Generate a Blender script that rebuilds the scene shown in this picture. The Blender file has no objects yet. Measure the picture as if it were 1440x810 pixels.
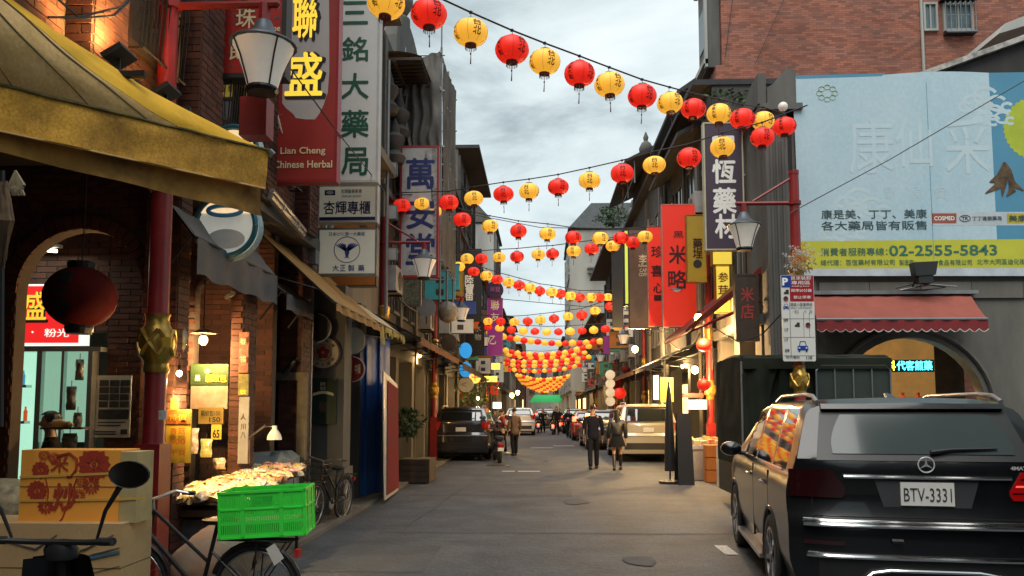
import bpy, bmesh, math, random
from mathutils import Vector, Matrix, noise as mnoise
random.seed(7)
V = Vector
sc = bpy.context.scene
COL = sc.collection
rad = math.radians
# ---------------------------------------------------------------- camera
HC = 1.68
F = 1100.0                     # focal length in pixels of the 1440 px wide photograph
PITCH = math.atan(88/F); YAW = math.atan(40/F)
cd = bpy.data.cameras.new('camera'); cam = bpy.data.objects.new('camera', cd); COL.objects.link(cam); sc.camera = cam
cd.sensor_width = 36.0; cd.lens = F/1440*36.0; cd.shift_y = 80/1440; cd.clip_end = 2000; cd.clip_start = .05
cam.location = (0, 0, HC); cam.rotation_euler = (math.pi/2+PITCH, 0, YAW)
sc.view_settings.view_transform = 'Standard'; sc.view_settings.look = 'None'; sc.view_settings.gamma = 1
sc.view_settings.exposure = 1.55
sc.cycles.use_denoising = True; sc.cycles.max_bounces = 6; sc.cycles.sample_clamp_indirect = 4.0
# ---------------------------------------------------------------- world and sun
def lin(c):
    if isinstance(c, str):
        c = tuple(int(c[i:i+2], 16)/255 for i in (0, 2, 4))
        return tuple(x/12.92 if x <= .04045 else ((x+.055)/1.055)**2.4 for x in c)
    return tuple(c)
w = bpy.data.worlds.new('World'); sc.world = w; w.use_nodes = True
nt = w.node_tree; N = nt.nodes; Lk = nt.links
bg = N['Background']; bg.inputs['Strength'].default_value = 0.1
sky = N.new('ShaderNodeTexSky'); sky.sky_type = 'NISHITA'; sky.sun_disc = False
SUN_EL, SUN_ROT = rad(62), rad(200)
sky.sun_elevation = SUN_EL; sky.sun_rotation = SUN_ROT
tc = N.new('ShaderNodeTexCoord'); mp = N.new('ShaderNodeMapping'); mp.inputs['Scale'].default_value = (1.0, 1.0, 2.6)
mp.inputs['Location'].default_value = (2.3, 1.1, .4)
Lk.new(tc.outputs['Generated'], mp.inputs['Vector'])
n1 = N.new('ShaderNodeTexNoise'); n1.inputs['Scale'].default_value = 2.6; n1.inputs['Detail'].default_value = 8; n1.inputs['Roughness'].default_value = .58
n1.inputs['Distortion'].default_value = .35
Lk.new(mp.outputs[0], n1.inputs['Vector'])
cr = N.new('ShaderNodeValToRGB'); e = cr.color_ramp.elements
e[0].position = .38; e[0].color = (1.45, 1.74, 1.78, 1); e[1].position = .68; e[1].color = (3.35, 3.65, 3.65, 1)
x_ = cr.color_ramp.elements.new(.5); x_.color = (2.5, 2.85, 2.87, 1)
Lk.new(n1.outputs[0], cr.inputs[0])
mx = N.new('ShaderNodeMixRGB'); mx.inputs[0].default_value = .94
Lk.new(sky.outputs[0], mx.inputs[1]); Lk.new(cr.outputs[0], mx.inputs[2]); Lk.new(mx.outputs[0], bg.inputs['Color'])
sl = bpy.data.lights.new('sun', 'SUN'); sl.energy = 1.2; sl.angle = rad(50); sl.color = (1, .96, .9)
so = bpy.data.objects.new('sun', sl); COL.objects.link(so)
d = V((math.sin(SUN_ROT)*math.cos(SUN_EL), math.cos(SUN_ROT)*math.cos(SUN_EL), math.sin(SUN_EL)))
so.rotation_euler = d.to_track_quat('Z', 'Y').to_euler()
# ---------------------------------------------------------------- pixel -> place
_Rc = Matrix.Rotation(YAW, 3, 'Z') @ Matrix.Rotation(math.pi/2+PITCH, 3, 'X')
def ray(px, py): return _Rc @ V(((px-720)/F, -(py-485)/F, -1))
def pY(px, py, Y): r = ray(px, py); return V((0, 0, HC)) + r*(Y/r.y)
def pX(px, py, X): r = ray(px, py); return V((0, 0, HC)) + r*(X/r.x)
def pG(px, py, z=0): r = ray(px, py); return V((0, 0, HC)) + r*((z-HC)/r.z)
def rect(x0, y0, x1, y1, Y):
    xm, ym = (x0+x1)/2, (y0+y1)/2
    return pY(x0, ym, Y).x, pY(xm, y1, Y).z, pY(x1, ym, Y).x, pY(xm, y0, Y).z   # X0,Z0,X1,Z1
# ---------------------------------------------------------------- materials
MATS = {}
def mat(name, col, rough=.75, metal=0, var=.25, scale=3.0, bump=0.0, col2=None, streak=0, emit=None, es=0, spec=None, trans=0, alpha=1, isl=0, coat=0, detail=6, fine=0):
    if name in MATS: return MATS[name]
    m = bpy.data.materials.new(name); m.use_nodes = True; t = m.node_tree; n = t.nodes; l = t.links
    b = n['Principled BSDF']; c = lin(col); c2 = lin(col2) if col2 else tuple(x*(1-var) for x in c)
    b.inputs['Roughness'].default_value = rough; b.inputs['Metallic'].default_value = metal
    if coat: b.inputs['Coat Weight'].default_value = coat; b.inputs['Coat Roughness'].default_value = .04
    if spec is not None: b.inputs['Specular IOR Level'].default_value = spec
    if trans: b.inputs['Transmission Weight'].default_value = trans
    if alpha < 1: b.inputs['Alpha'].default_value = alpha
    tcn = n.new('ShaderNodeTexCoord'); no = n.new('ShaderNodeTexNoise'); no.inputs['Scale'].default_value = scale; no.inputs['Detail'].default_value = detail
    no.inputs['Roughness'].default_value = .62
    src = tcn.outputs['Object']
    if streak:
        ma = n.new('ShaderNodeMapping'); ma.inputs['Scale'].default_value = (1, 1, streak); l.new(src, ma.inputs[0]); src2 = ma.outputs[0]
    else: src2 = src
    l.new(src2, no.inputs['Vector'])
    ra = n.new('ShaderNodeMapRange'); ra.inputs[1].default_value = .33; ra.inputs[2].default_value = .67; l.new(no.outputs[0], ra.inputs[0])
    mi = n.new('ShaderNodeMixRGB'); mi.inputs[1].default_value = (*c2, 1); mi.inputs[2].default_value = (*c, 1); l.new(ra.outputs[0], mi.inputs[0])
    out = mi.outputs[0]
    if fine:
        nf = n.new('ShaderNodeTexNoise'); nf.inputs['Scale'].default_value = scale*23; nf.inputs['Detail'].default_value = 2; l.new(src, nf.inputs['Vector'])
        mr = n.new('ShaderNodeMapRange'); mr.inputs[1].default_value = .3; mr.inputs[2].default_value = .7; mr.inputs[3].default_value = 1-fine; mr.inputs[4].default_value = 1+fine*.6; l.new(nf.outputs[0], mr.inputs[0])
        mm = n.new('ShaderNodeMixRGB'); mm.blend_type = 'MULTIPLY'; mm.inputs[0].default_value = 1; l.new(out, mm.inputs[1]); l.new(mr.outputs[0], mm.inputs[2]); out = mm.outputs[0]
    if isl:
        ge = n.new('ShaderNodeNewGeometry'); oi = n.new('ShaderNodeObjectInfo'); ad = n.new('ShaderNodeMath'); ad.operation = 'ADD'
        l.new(ge.outputs['Random Per Island'], ad.inputs[0]); l.new(oi.outputs['Random'], ad.inputs[1])
        fr = n.new('ShaderNodeMath'); fr.operation = 'FRACT'; l.new(ad.outputs[0], fr.inputs[0])
        mr = n.new('ShaderNodeMapRange'); mr.inputs[3].default_value = 1-isl; mr.inputs[4].default_value = 1+isl*.7; l.new(fr.outputs[0], mr.inputs[0])
        mm = n.new('ShaderNodeMixRGB'); mm.blend_type = 'MULTIPLY'; mm.inputs[0].default_value = 1; l.new(out, mm.inputs[1]); l.new(mr.outputs[0], mm.inputs[2]); out = mm.outputs[0]
    l.new(out, b.inputs['Base Color'])
    if bump:
        nb = n.new('ShaderNodeTexNoise'); nb.inputs['Scale'].default_value = scale*9; nb.inputs['Detail'].default_value = 5; l.new(src, nb.inputs['Vector'])
        bu = n.new('ShaderNodeBump'); bu.inputs['Strength'].default_value = bump; bu.inputs['Distance'].default_value = .02; l.new(nb.outputs[0], bu.inputs['Height']); l.new(bu.outputs[0], b.inputs['Normal'])
    if es:
        ec = lin(emit) if emit else None
        if ec: b.inputs['Emission Color'].default_value = (*ec, 1)
        else: l.new(out, b.inputs['Emission Color'])
        b.inputs['Emission Strength'].default_value = es
    MATS[name] = m; return m
# ---------------------------------------------------------------- mesh builder
REG = {}
class MB:
    def __init__(s): s.v = []; s.f = []; s.M = None
    def add(s, vs, fs):
        k = len(s.v)
        if s.M is not None: vs = [s.M @ V(q) for q in vs]
        s.v += [tuple(q) for q in vs]; s.f += [tuple(i+k for i in q) for q in fs]; return s
    def box(s, x0, y0, z0, x1, y1, z1):
        if x0 > x1: x0, x1 = x1, x0
        if y0 > y1: y0, y1 = y1, y0
        if z0 > z1: z0, z1 = z1, z0
        return s.add([(x0,y0,z0),(x1,y0,z0),(x1,y1,z0),(x0,y1,z0),(x0,y0,z1),(x1,y0,z1),(x1,y1,z1),(x0,y1,z1)],
                     [(3,2,1,0),(4,5,6,7),(0,1,5,4),(1,2,6,5),(2,3,7,6),(3,0,4,7)])
    def cbox(s, c, sx, sy, sz): return s.box(c[0]-sx/2, c[1]-sy/2, c[2]-sz/2, c[0]+sx/2, c[1]+sy/2, c[2]+sz/2)
    def poly(s, pts): return s.add(pts, [tuple(range(len(pts)))])
    def prism(s, pts, off):
        pts = [V(q) for q in pts]; off = V(off); n = len(pts)
        return s.add(pts+[q+off for q in pts], [tuple(reversed(range(n))), tuple(range(n, 2*n))]+[(i, (i+1) % n, (i+1) % n+n, i+n) for i in range(n)])
    def tube(s, pts, r, n=6, cap=True):
        pts = [V(q) for q in pts]; m = len(pts); rs = r if isinstance(r, (list, tuple)) else [r]*m
        vs = []; fs = []; up = None
        for i, q in enumerate(pts):
            t = (pts[min(i+1, m-1)]-pts[max(i-1, 0)]);
            if t.length < 1e-9: t = V((0, 0, 1))
            t.normalize()
            if up is None: up = t.orthogonal().normalized()
            up = (up - t*up.dot(t));
            if up.length < 1e-6: up = t.orthogonal()
            up.normalize(); b = t.cross(up)
            for k in range(n):
                a = 2*math.pi*k/n; vs.append(q+(up*math.cos(a)+b*math.sin(a))*rs[i])
        for i in range(m-1):
            for k in range(n):
                a = i*n+k; c = i*n+(k+1) % n; fs.append((a, c, c+n, a+n))
        if cap: fs.append(tuple(reversed(range(n)))); fs.append(tuple(range((m-1)*n, m*n)))
        return s.add(vs, fs)
    def lathe(s, prof, c=(0, 0, 0), n=16, A=None, sq=1.0):
        # profile (r, h) about local z; A: 3x3 orientation
        c = V(c); vs = []; fs = []; m = len(prof)
        for r, h in prof:
            for k in range(n):
                a = 2*math.pi*(k+.5)/n; q = V((r*math.cos(a), r*math.sin(a)*sq, h)); vs.append(c+(A @ q if A is not None else q))
        for i in range(m-1):
            for k in range(n):
                a = i*n+k; b = i*n+(k+1) % n; fs.append((a, b, b+n, a+n))
        if prof[0][0] > 1e-4: fs.append(tuple(reversed(range(n))))
        if prof[-1][0] > 1e-4: fs.append(tuple(range((m-1)*n, m*n)))
        return s.add(vs, fs)
    def grid(s, fn, nu, nv):
        vs = [fn(i/nu, j/nv) for j in range(nv+1) for i in range(nu+1)]; w_ = nu+1
        return s.add(vs, [(j*w_+i, j*w_+i+1, (j+1)*w_+i+1, (j+1)*w_+i) for j in range(nv) for i in range(nu)])
    def disc(s, c, r, nrm, th=.01, n=24, ry=None):
        c = V(c); q = V(nrm).to_track_quat('Z', 'Y').to_matrix() if tuple(nrm) != (0, -1, 0) else Matrix(((1, 0, 0), (0, 0, -1), (0, 1, 0))); ry = ry or r
        pts = [c+q @ V((r*math.cos(2*math.pi*k/n), ry*math.sin(2*math.pi*k/n), 0)) for k in range(n)]
        return s.prism(pts, V(nrm).normalized()*th)
    def text(s, st, o, u, v, wd=None, ht=None, off=0.0, fit=True):
        cjk = max(map(ord, st)) > 0x2e00; bold = off if cjk else 0
        vs, fs, tw, th = textmesh(st, 0 if cjk else off, 2 if cjk else 3); u = V(u); v = V(v); o = V(o); nn = u.cross(v)
        if ht is None: sx = sy = wd/tw
        elif wd is None: sx = sy = ht/th
        else: sx, sy = wd/tw, ht/th
        if bold:                                        # heavier strokes: the glyph laid again a hair to each side
            for k, (a, c) in enumerate(((1, .3), (-1, -.3), (.3, -1), (-.3, 1))):
                q = o+u*(a*bold*sx*.55)+v*(c*bold*sy*.55)+nn*(.0003*(k+1)); s.add([q+u*(x*sx)+v*(y*sy) for x, y in vs], fs)
        return s.add([o+u*(x*sx)+v*(y*sy) for x, y in vs], fs)
    def build(s, name, m=None, parent=None, smooth=False, kind=None, label=None, local=False):
        vs = s.v
        if parent is not None and not local:
            P = REG[parent.name].inverted(); vs = [tuple(P @ V(q)) for q in vs]
        me = bpy.data.meshes.new(name); me.from_pydata(vs, [], s.f)
        if m: me.materials.append(m)
        if smooth:
            me.shade_smooth()
            me.set_sharp_from_angle(angle=rad(smooth if smooth is not True else 38))
        me.update(); o = bpy.data.objects.new(name, me); COL.objects.link(o)
        if parent is not None: o.parent = parent; REG[o.name] = REG[parent.name]
        else: REG[o.name] = Matrix.Identity(4)
        if kind: o['kind'] = kind
        if label: o['label'] = label
        return o
_TM = {}
def textmesh(st, off=0.0, res=2):
    k = (st, off, res)
    if k in _TM: return _TM[k]
    c = bpy.data.curves.new('t', 'FONT'); c.body = st; c.size = 1; c.resolution_u = res; c.offset = off
    ob = bpy.data.objects.new('t', c); COL.objects.link(ob); dg = bpy.context.evaluated_depsgraph_get()
    me = bpy.data.meshes.new_from_object(ob.evaluated_get(dg)); bpy.data.objects.remove(ob); bpy.data.curves.remove(c)
    xs = [q.co.x for q in me.vertices]; ys = [q.co.y for q in me.vertices]
    cx, cy = (min(xs)+max(xs))/2, (min(ys)+max(ys))/2
    r = ([(q.co.x-cx, q.co.y-cy) for q in me.vertices], [tuple(p.vertices) for p in me.polygons], max(xs)-min(xs), max(ys)-min(ys))
    bpy.data.meshes.remove(me); _TM[k] = r; return r
def thing(name, label, cat, loc=(0, 0, 0), rotz=0, group=None):
    o = bpy.data.objects.new(name, None); COL.objects.link(o); o.location = loc; o.rotation_euler = (0, 0, rotz); o.empty_display_size = .1
    REG[o.name] = Matrix.Translation(V(loc)) @ Matrix.Rotation(rotz, 4, 'Z')
    o['label'] = label; o['category'] = cat
    if group: o['group'] = group
    return o
def tag(o, label, cat, group=None):
    o['label'] = label; o['category'] = cat
    if group: o['group'] = group
    return o
def copy_tree(o, parent=None):
    c = o.copy(); COL.objects.link(c)
    if parent is not None: c.parent = parent
    for ch in list(o.children): copy_tree(ch, c)
    return c
def dup(o, loc, rotz=None, label=None, scale=None):
    c = copy_tree(o); c.location = loc
    if rotz is not None: c.rotation_euler = (0, 0, rotz)
    if scale: c.scale = (scale,)*3
    if label: c['label'] = label
    return c
def struct(o): o['kind'] = 'structure'; return o
EX, EY, EZ = V((1, 0, 0)), V((0, 1, 0)), V((0, 0, 1))
# frontal sign: pixel rectangle on plane Y, texts in pixel coordinates (string, cx, cy, w, h, material, bold)
def sign(name, label, x0, y0, x1, y1, Y, face, frame, texts=(), th=.16, fw=.03, group=None, extra=None, cat='sign'):
    X0, Z0, X1, Z1 = rect(x0, y0, x1, y1, Y)
    t = thing(name, label, cat, ((X0+X1)/2, Y, Z0), 0, group)
    MB().box(X0+fw, Y-.012, Z0+fw, X1-fw, Y+th-.01, Z1-fw).build('panel', face, t)
    b = MB(); b.box(X0, Y-.02, Z0, X0+fw, Y+th, Z1).box(X1-fw, Y-.02, Z0, X1, Y+th, Z1).box(X0+fw, Y-.02, Z0, X1-fw, Y+th, Z0+fw).box(X0+fw, Y-.02, Z1-fw, X1-fw, Y+th, Z1)
    b.build('frame', frame, t)
    letters(t, texts, Y-.016)
    if extra: extra(t, Y-.016)
    return t
def letters(t, texts, Y, nm='lettering'):
    by = {}
    for k, (st, cx, cy, wd, ht, m, off) in enumerate(texts):
        b = by.setdefault(m.name, MB()); s = Y/F
        b.text(st, pY(cx, cy, Y)+V((0, -.0015*(len(by)), 0)), EX, EZ, wd*s if wd else None, ht*s if ht else None, off)
    for k, b in by.items(): b.build(nm, MATS[k], t)
# ---------------------------------------------------------------- shared materials
asphalt = mat('asphalt', (.068, .078, .092), .78, var=.5, scale=1.3, bump=.5, fine=.4, detail=14)
white_paint = mat('white_paint', (.72, .72, .7), .5, var=.2, scale=6)
red_post = mat('red_post', (.25, .014, .014), .42, var=.3, scale=5, bump=.05)
gold = mat('gold', (.55, .34, .07), .35, .75, var=.4, scale=12)
dark_metal = mat('dark_metal', (.03, .03, .032), .45, .5, var=.3)
grey_metal = mat('grey_metal', (.25, .26, .27), .45, .6, var=.3)
steel = mat('steel', (.55, .56, .57), .3, .9, var=.2)
lamp_cap = mat('lamp_cap', (.09, .11, .13), .5, .4, var=.3)
black = mat('black_plastic', (.015, .015, .016), .5, var=.2)
rubber = mat('rubber', (.014, .014, .014), .85, var=.2)
wire_m = mat('wire', (.02, .02, .022), .6)
brick_m = mat('brick_red', (.105, .034, .021), .8, var=.35, scale=5, isl=.38, bump=.15)
mortar = mat('mortar', (.085, .06, .046), .9, var=.3, scale=6)
plaster_grey = mat('plaster_grey', (.13, .126, .115), .85, var=.5, scale=1.4, bump=.15, streak=.25)
plaster_dark = mat('plaster_dark', (.05, .048, .044), .88, var=.5, scale=1.2, bump=.15, streak=.25)
plaster_beige = mat('plaster_beige', (.18, .155, .12), .85, var=.4, scale=1.1, streak=.2)
plaster_white = mat('plaster_white', (.40, .40, .37), .85, var=.4, scale=.8, streak=.2)
stone_dark = mat('stone_dark', (.075, .07, .063), .9, var=.5, scale=2.5, bump=.3)
concrete = mat('concrete', (.155, .144, .122), .88, var=.4, scale=1.3, bump=.12, streak=.3)
glass = mat('window_glass', (.05, .06, .065), .06, var=.1, spec=.8)
wood_dark = mat('wood_dark', (.05, .028, .015), .6, var=.4, scale=6, bump=.1)
cream = mat('cream_panel', (.66, .66, .58), .5, var=.1)
paper = mat('paper', (.62, .6, .55), .8, var=.15)
ink = mat('ink', (.02, .02, .02), .7)
# ================================================================ GROUND
g = struct(MB().poly([(-600, -300, 0), (600, -300, 0), (600, 900, 0), (-600, 900, 0)]).build('ground', mat('earth_asphalt', (.07, .07, .068), .9, var=.3)))
roadmb = MB()
roadmb.grid(lambda u, v: V((-2.92+u*7.2, -4+v*130, .004)), 12, 60)
struct(roadmb.build('road', asphalt))
# repair patches, seam and worn white marks
pm = mat('asphalt_patch', (.054, .062, .074), .85, var=.3, scale=2, bump=.3, fine=.3)
pl_ = mat('asphalt_worn', (.076, .086, .10), .8, var=.35, scale=1.4, bump=.3, fine=.3)
for x0, y0, x1, y1, m_ in ((-2.2, 10.6, 2.6, 10.66, pm), (-2.5, 15, .6, 17.4, pm), (.2, 21.5, 3.2, 27, pl_), (-2.6, 30, 3.6, 31.2, pl_), (-2.6, 8.1, -1.2, 9.6, pm), (-2.7, 40, 3.9, 44, pl_)):
    b = MB(); n = 14
    pts = [(x0+(x1-x0)*k/n, y0+random.uniform(-.03, .03), .0075) for k in range(n+1)]+[(x1-(x1-x0)*k/n, y1+random.uniform(-.03, .03), .0075) for k in range(n+1)]
    struct(b.poly(pts).build('road_patch', m_))
wm = mat('worn_road_paint', (.55, .55, .53), .7, var=.65, scale=30)
# manhole covers, oil stains, tyre wear
iron = mat('cast_iron', (.055, .053, .05), .6, .4, var=.4, scale=20)
for k, (x, y, r_) in enumerate(((-1.3, 22.8, .33), (1.9, 31, .33))):
    m_ = struct(MB().lathe([(r_+.07, .006), (r_+.07, .010), (r_+.005, .012)], (x, y, 0), 28).build('manhole_cover', concrete)); c_ = MB().lathe([(r_, .008), (r_, .014)], (x, y, 0), 28).build('cover_plate', iron, m_)
    b = MB()
    for j in range(7):
        q = -.26+.087*j; hw = math.sqrt(max(0, .29**2-q*q)); b.box(x-hw, y+q-.012, .014, x+hw, y+q+.012, .018)
    b.build('cover_ribs', iron, m_)
oil = mat('oil_stain', (.05, .055, .06), .9, var=.3, scale=4)
rnd = random.Random(21)
for k in range(12):
    x, y, r_ = rnd.uniform(-2.4, 3.9), rnd.choice((rnd.uniform(5, 16), rnd.uniform(12, 40))), rnd.uniform(.05, .26)
    struct(MB().poly([(x+r_*(1+.35*mnoise.noise(V((math.cos(a)*1.5+k, math.sin(a)*1.5, k))))*math.cos(a), y+1.5*r_*(1+.35*mnoise.noise(V((math.cos(a)*1.5+k, math.sin(a)*1.5, k+9))))*math.sin(a), .0135+k*.00002) for a in [6.283*j/18 for j in range(18)]]).build('road_stain', oil))
crk = mat('crack_tar', (.035, .035, .035), .7)
for k, (x0, y0, x1, y1) in enumerate(((-2.6, 9.9, 3.9, 10.25), (-1.9, 11, -1.2, 24), (-2.4, 21, 1, 22))):
    n = 26; L_ = []; R__ = []
    d_ = V((x1-x0, y1-y0, 0)).normalized(); nn = V((-d_.y, d_.x, 0))
    for j in range(n+1):
        p = V((x0+(x1-x0)*j/n, y0+(y1-y0)*j/n, .0145+.0003*k))+nn*(.12*mnoise.noise(V((j*.35, k*3, 1)))+.03*mnoise.noise(V((j*1.3, k, 7)))); w__ = .004+.005*abs(mnoise.noise(V((j*.8, k, 3)))); L_.append(p+nn*w__); R__.append(p-nn*w__)
    b = MB(); b.add(L_+R__, [(j, n+1+j, n+2+j, j+1) for j in range(n)]); struct(b.build('road_crack', crk))
for x0, y0, x1, y1 in ((-1.02, 20.6, -.68, 20.85), (-.6, 20.6, -.02, 20.85), (.55, 34.2, 1.45, 34.6), (-3., 27.3, -1.9, 27.5), (-.4, 32.6, .5, 32.9), (2.1, 9.15, 2.25, 9.75), (3.9, 18, 4.02, 24)):
    o = MB().poly([(x0, y0, .0115), (x1, y0, .0115), (x1, y1, .0115), (x0, y1, .0115)]).build('road_marking', wm); struct(o)
# pavements: left strip of slabs with kerb, raised arcade floors
slab = mat('paving_slab', (.17, .135, .10), .85, var=.35, scale=4, isl=.3, bump=.2)
base = struct(MB().box(-3.0, -4, -.1, -9, 125, .02).build('pavement_left', mat('paving_bed', (.07, .065, .06), .9)))
b = MB(); k = 0; sm = None
for j in range(150):
    for i in range(2):
        y0 = -1+j*.42; x0 = -3.42+i*.21*1.0
        if j < 60:
            if sm is None:
                sm = MB().box(.006, .006, 0, .204, .414, .028).build('slab', slab, base, local=True); o = sm
            else: o = sm.copy(); COL.objects.link(o); o.parent = base
            o.location = (x0, y0, .02+random.uniform(-.003, .004)); o.name = 'slab'
        else: b.box(x0+.006, y0+.006, .02, x0+.204, y0+.414, .048)
b.build('slab', slab, base, kind='stuff')
struct(MB().box(-3.0, -4, -.1, -2.9, 125, .055).build('kerb_left', concrete))
struct(MB().poly([(4.28, 3, .0035), (40, 3, .0035), (40, 14.6, .0035), (4.28, 14.6, .0035)]).build('side_street', asphalt))
struct(MB().box(4.28, 14.6, -.1, 9, 125, .06).build('pavement_right', mat('paving_bed', (.07, .065, .06), .9)))
struct(MB().box(4.2, 14.6, -.1, 4.28, 125, .1).build('kerb_right', concrete))

# ================================================================ BRICKS
class Bricks:
    """lays bricks on panels; the first (nearest) ones become parts, the rest one joined part"""
    def __init__(s, parent, m, limit=300): s.p = parent; s.m = m; s.lim = limit; s.n = 0; s.rest = MB(); s.me = {}
    def panel(s, o, u, n, W, H, bw=.24, bh=.068, skip=None, single=True, d=.012, j=.009):
        o = V(o); u = V(u).normalized(); n = V(n).normalized(); rows = int(H/bh+.5)
        for r in range(rows):
            x = -(bw/2 if r % 2 else 0)
            while x < W-.01:
                a, c = max(x, 0)+j/2, min(x+bw, W)-j/2; x += bw
                if c-a < .03: continue
                z0, z1 = r*bh+j/2, (r+1)*bh-j/2
                if z1 > H+.001: continue
                if skip and skip((a+c)/2, (z0+z1)/2): continue
                dd = d+random.uniform(-.003, .003)
                key = (round(c-a, 3), round(bh, 3))
                if single and s.n < s.lim:
                    P0 = o+u*a+EZ*z0
                    if key not in s.me:
                        b = MB().box(0, -.02, 0, c-a, .012, z1-z0); bo = b.build('brick', s.m, s.p, local=True); s.me[key] = bo
                    else: bo = s.me[key].copy(); COL.objects.link(bo); bo.parent = s.p; bo.name = 'brick'
                    wm_ = Matrix.Translation(P0+n*(dd-.012)) @ Matrix((( u.x, n.x, 0, 0), (u.y, n.y, 0, 0), (u.z, n.z, 1, 0), (0, 0, 0, 1)))
                    bo.matrix_local = REG[s.p.name].inverted() @ wm_; s.n += 1
                else:
                    p = [o+u*a+EZ*z0, o+u*c+EZ*z0, o+u*c+EZ*z1, o+u*a+EZ*z1]; q = [k_-n*.01 for k_ in p]; t_ = [k_+n*dd for k_ in p]
                    s.rest.add(q+t_, [(4, 5, 6, 7), (0, 1, 5, 4), (1, 2, 6, 5), (2, 3, 7, 6), (3, 0, 4, 7)])
    def ring(s, c, u, n, r0, r1, a0=0, a1=math.pi, cnt=22, single=True):
        c = V(c); u = V(u).normalized(); n = V(n).normalized()
        for k in range(cnt):
            t0 = a0+(a1-a0)*(k+.07)/cnt; t1 = a0+(a1-a0)*(k+.93)/cnt
            P = [c+(u*math.cos(t)+EZ*math.sin(t))*r for t, r in ((t0, r0), (t1, r0), (t1, r1), (t0, r1))]
            q = [p-n*.01 for p in P]; t_ = [p+n*.022 for p in P]
            f = [(4, 5, 6, 7), (0, 1, 5, 4), (1, 2, 6, 5), (2, 3, 7, 6), (3, 0, 4, 7)]
            if single and s.n < s.lim: MB().add(q+t_, f).build('brick', s.m, s.p); s.n += 1
            else: s.rest.add(q+t_, f)
    def done(s):
        if s.rest.f: s.rest.build('brick', s.m, s.p, kind='stuff')
def arch_wall(mb, x0, x1, z0, z1, y0, y1, cx, r, zs, n=16):
    """cross wall between x0..x1 with an arched opening (centre cx, radius r, springing zs)"""
    if cx-r > x0: mb.box(x0, y0, z0, cx-r, y1, zs)
    if cx+r < x1: mb.box(cx+r, y0, z0, x1, y1, zs)
    pts = [(x0, y0, zs), (cx-r, y0, zs)] if cx-r > x0 else [(cx-r, y0, zs)]
    pts += [(cx-r*math.cos(math.pi*k/n), y0, zs+r*math.sin(math.pi*k/n)) for k in range(1, n)]
    pts += [(cx+r, y0, zs)]+([(x1, y0, zs)] if cx+r < x1 else [])+[(x1 if cx+r < x1 else cx+r, y0, z1), (x0 if cx-r > x0 else cx-r, y0, z1)]
    # split into strips to stay convex
    xs = sorted(set([x0, x1]+[cx-r*math.cos(math.pi*k/n) for k in range(n+1)]))
    xs = [x for x in xs if x0-1e-6 <= x <= x1+1e-6]
    h = lambda x: zs+math.sqrt(max(0, r*r-(x-cx)**2)) if abs(x-cx) < r else zs
    for a, c in zip(xs, xs[1:]):
        mb.prism([(a, y0, h(a)), (c, y0, h(c)), (c, y0, z1), (a, y0, z1)], (0, y1-y0, 0))
# ================================================================ LEFT BRICK ARCADE BUILDING
XL = -3.4
LB = thing('brick_shophouse', 'dark red brick arcade shophouse with iron window grilles at the left front', 'building', (XL, 7, 0))
B = Bricks(LB, brick_m, 300)
core = MB()
# --- ground floor piers (street side) and cross arches
core.box(XL-.32, 7.15, .02, XL, 7.4, 4.1)                 # pier 1
core.box(XL-.14, 8.8, .02, XL, 9.2, 4.1)                  # pier 2
core.box(XL-.3, 10.95, .02, XL, 11.4, 4.1)                # pier 3
core.box(XL-.32, 3.2, .02, XL, 3.6, 4.1)
# cross arch 2 and wall behind
cA2 = -3.77
arch_wall(core, -4.25, XL-.14, .02, 4.1, 8.9, 9.05, cA2, .25, 2.98)
core.box(-6.5, 10.2, .02, XL-.14, 10.35, 4.1)
# arch 3 (blind) on wall at 11.25
core.box(-7, 11.3, .02, XL-.3, 11.4, 4.1)
# shop end wall of bay one and the big cross arch in front of it
core.box(-4.86, 8.6, .02, -4.2, 8.75, 4.1)
core.box(-9.4, 8.6, 2.53, -4.86, 8.75, 4.1)
cA1, rA1, zA1 = -4.36, .615, 2.76
arch_wall(core, -9, XL-.32, .02, 4.1, 7.2, 7.35, cA1, rA1, zA1)
core.box(XL-6, 3.2, 4.1, XL, 11.4, 12.5)                  # upper storeys
core.box(XL-6, 2, 4.0, XL-.005, 11.4, 4.1)
core.box(XL-6.2, 2, .02, XL-6, 11.4, 12.5)
core.build('wall', mortar, LB)
ringw = .13
# bricks of cross arch 1 face (towards street end, facing -Y)
B.panel((-5.6, 7.2, .6), EX, -EY, 5.6+cA1-rA1, zA1-.6, single=False)
B.panel((cA1+rA1, 7.2, .6), EX, -EY, max(.035, -3.72-cA1-rA1), zA1-.6, single=False)
B.panel((-5.6, 7.2, zA1), EX, -EY, 5.6-3.72, 4.0-zA1, skip=lambda a, z: math.hypot(a-5.6-cA1, z) < rA1+ringw+.02, bw=.12, single=False)
B.ring((cA1, 7.2, zA1), EX, -EY, rA1, rA1+ringw, cnt=24, single=False)
B.panel((XL-.32, 7.15, .1), EX, -EY, .32, 4.0)
B.panel((XL, 7.15, .1), EY, EX, .25, 4.0)
B.panel((-4.86, 8.6, .9), EX, -EY, .66, 3.1)
B.panel((-6.2, 8.6, 2.53), EX, -EY, 1.34, 1.4, single=False)
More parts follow.
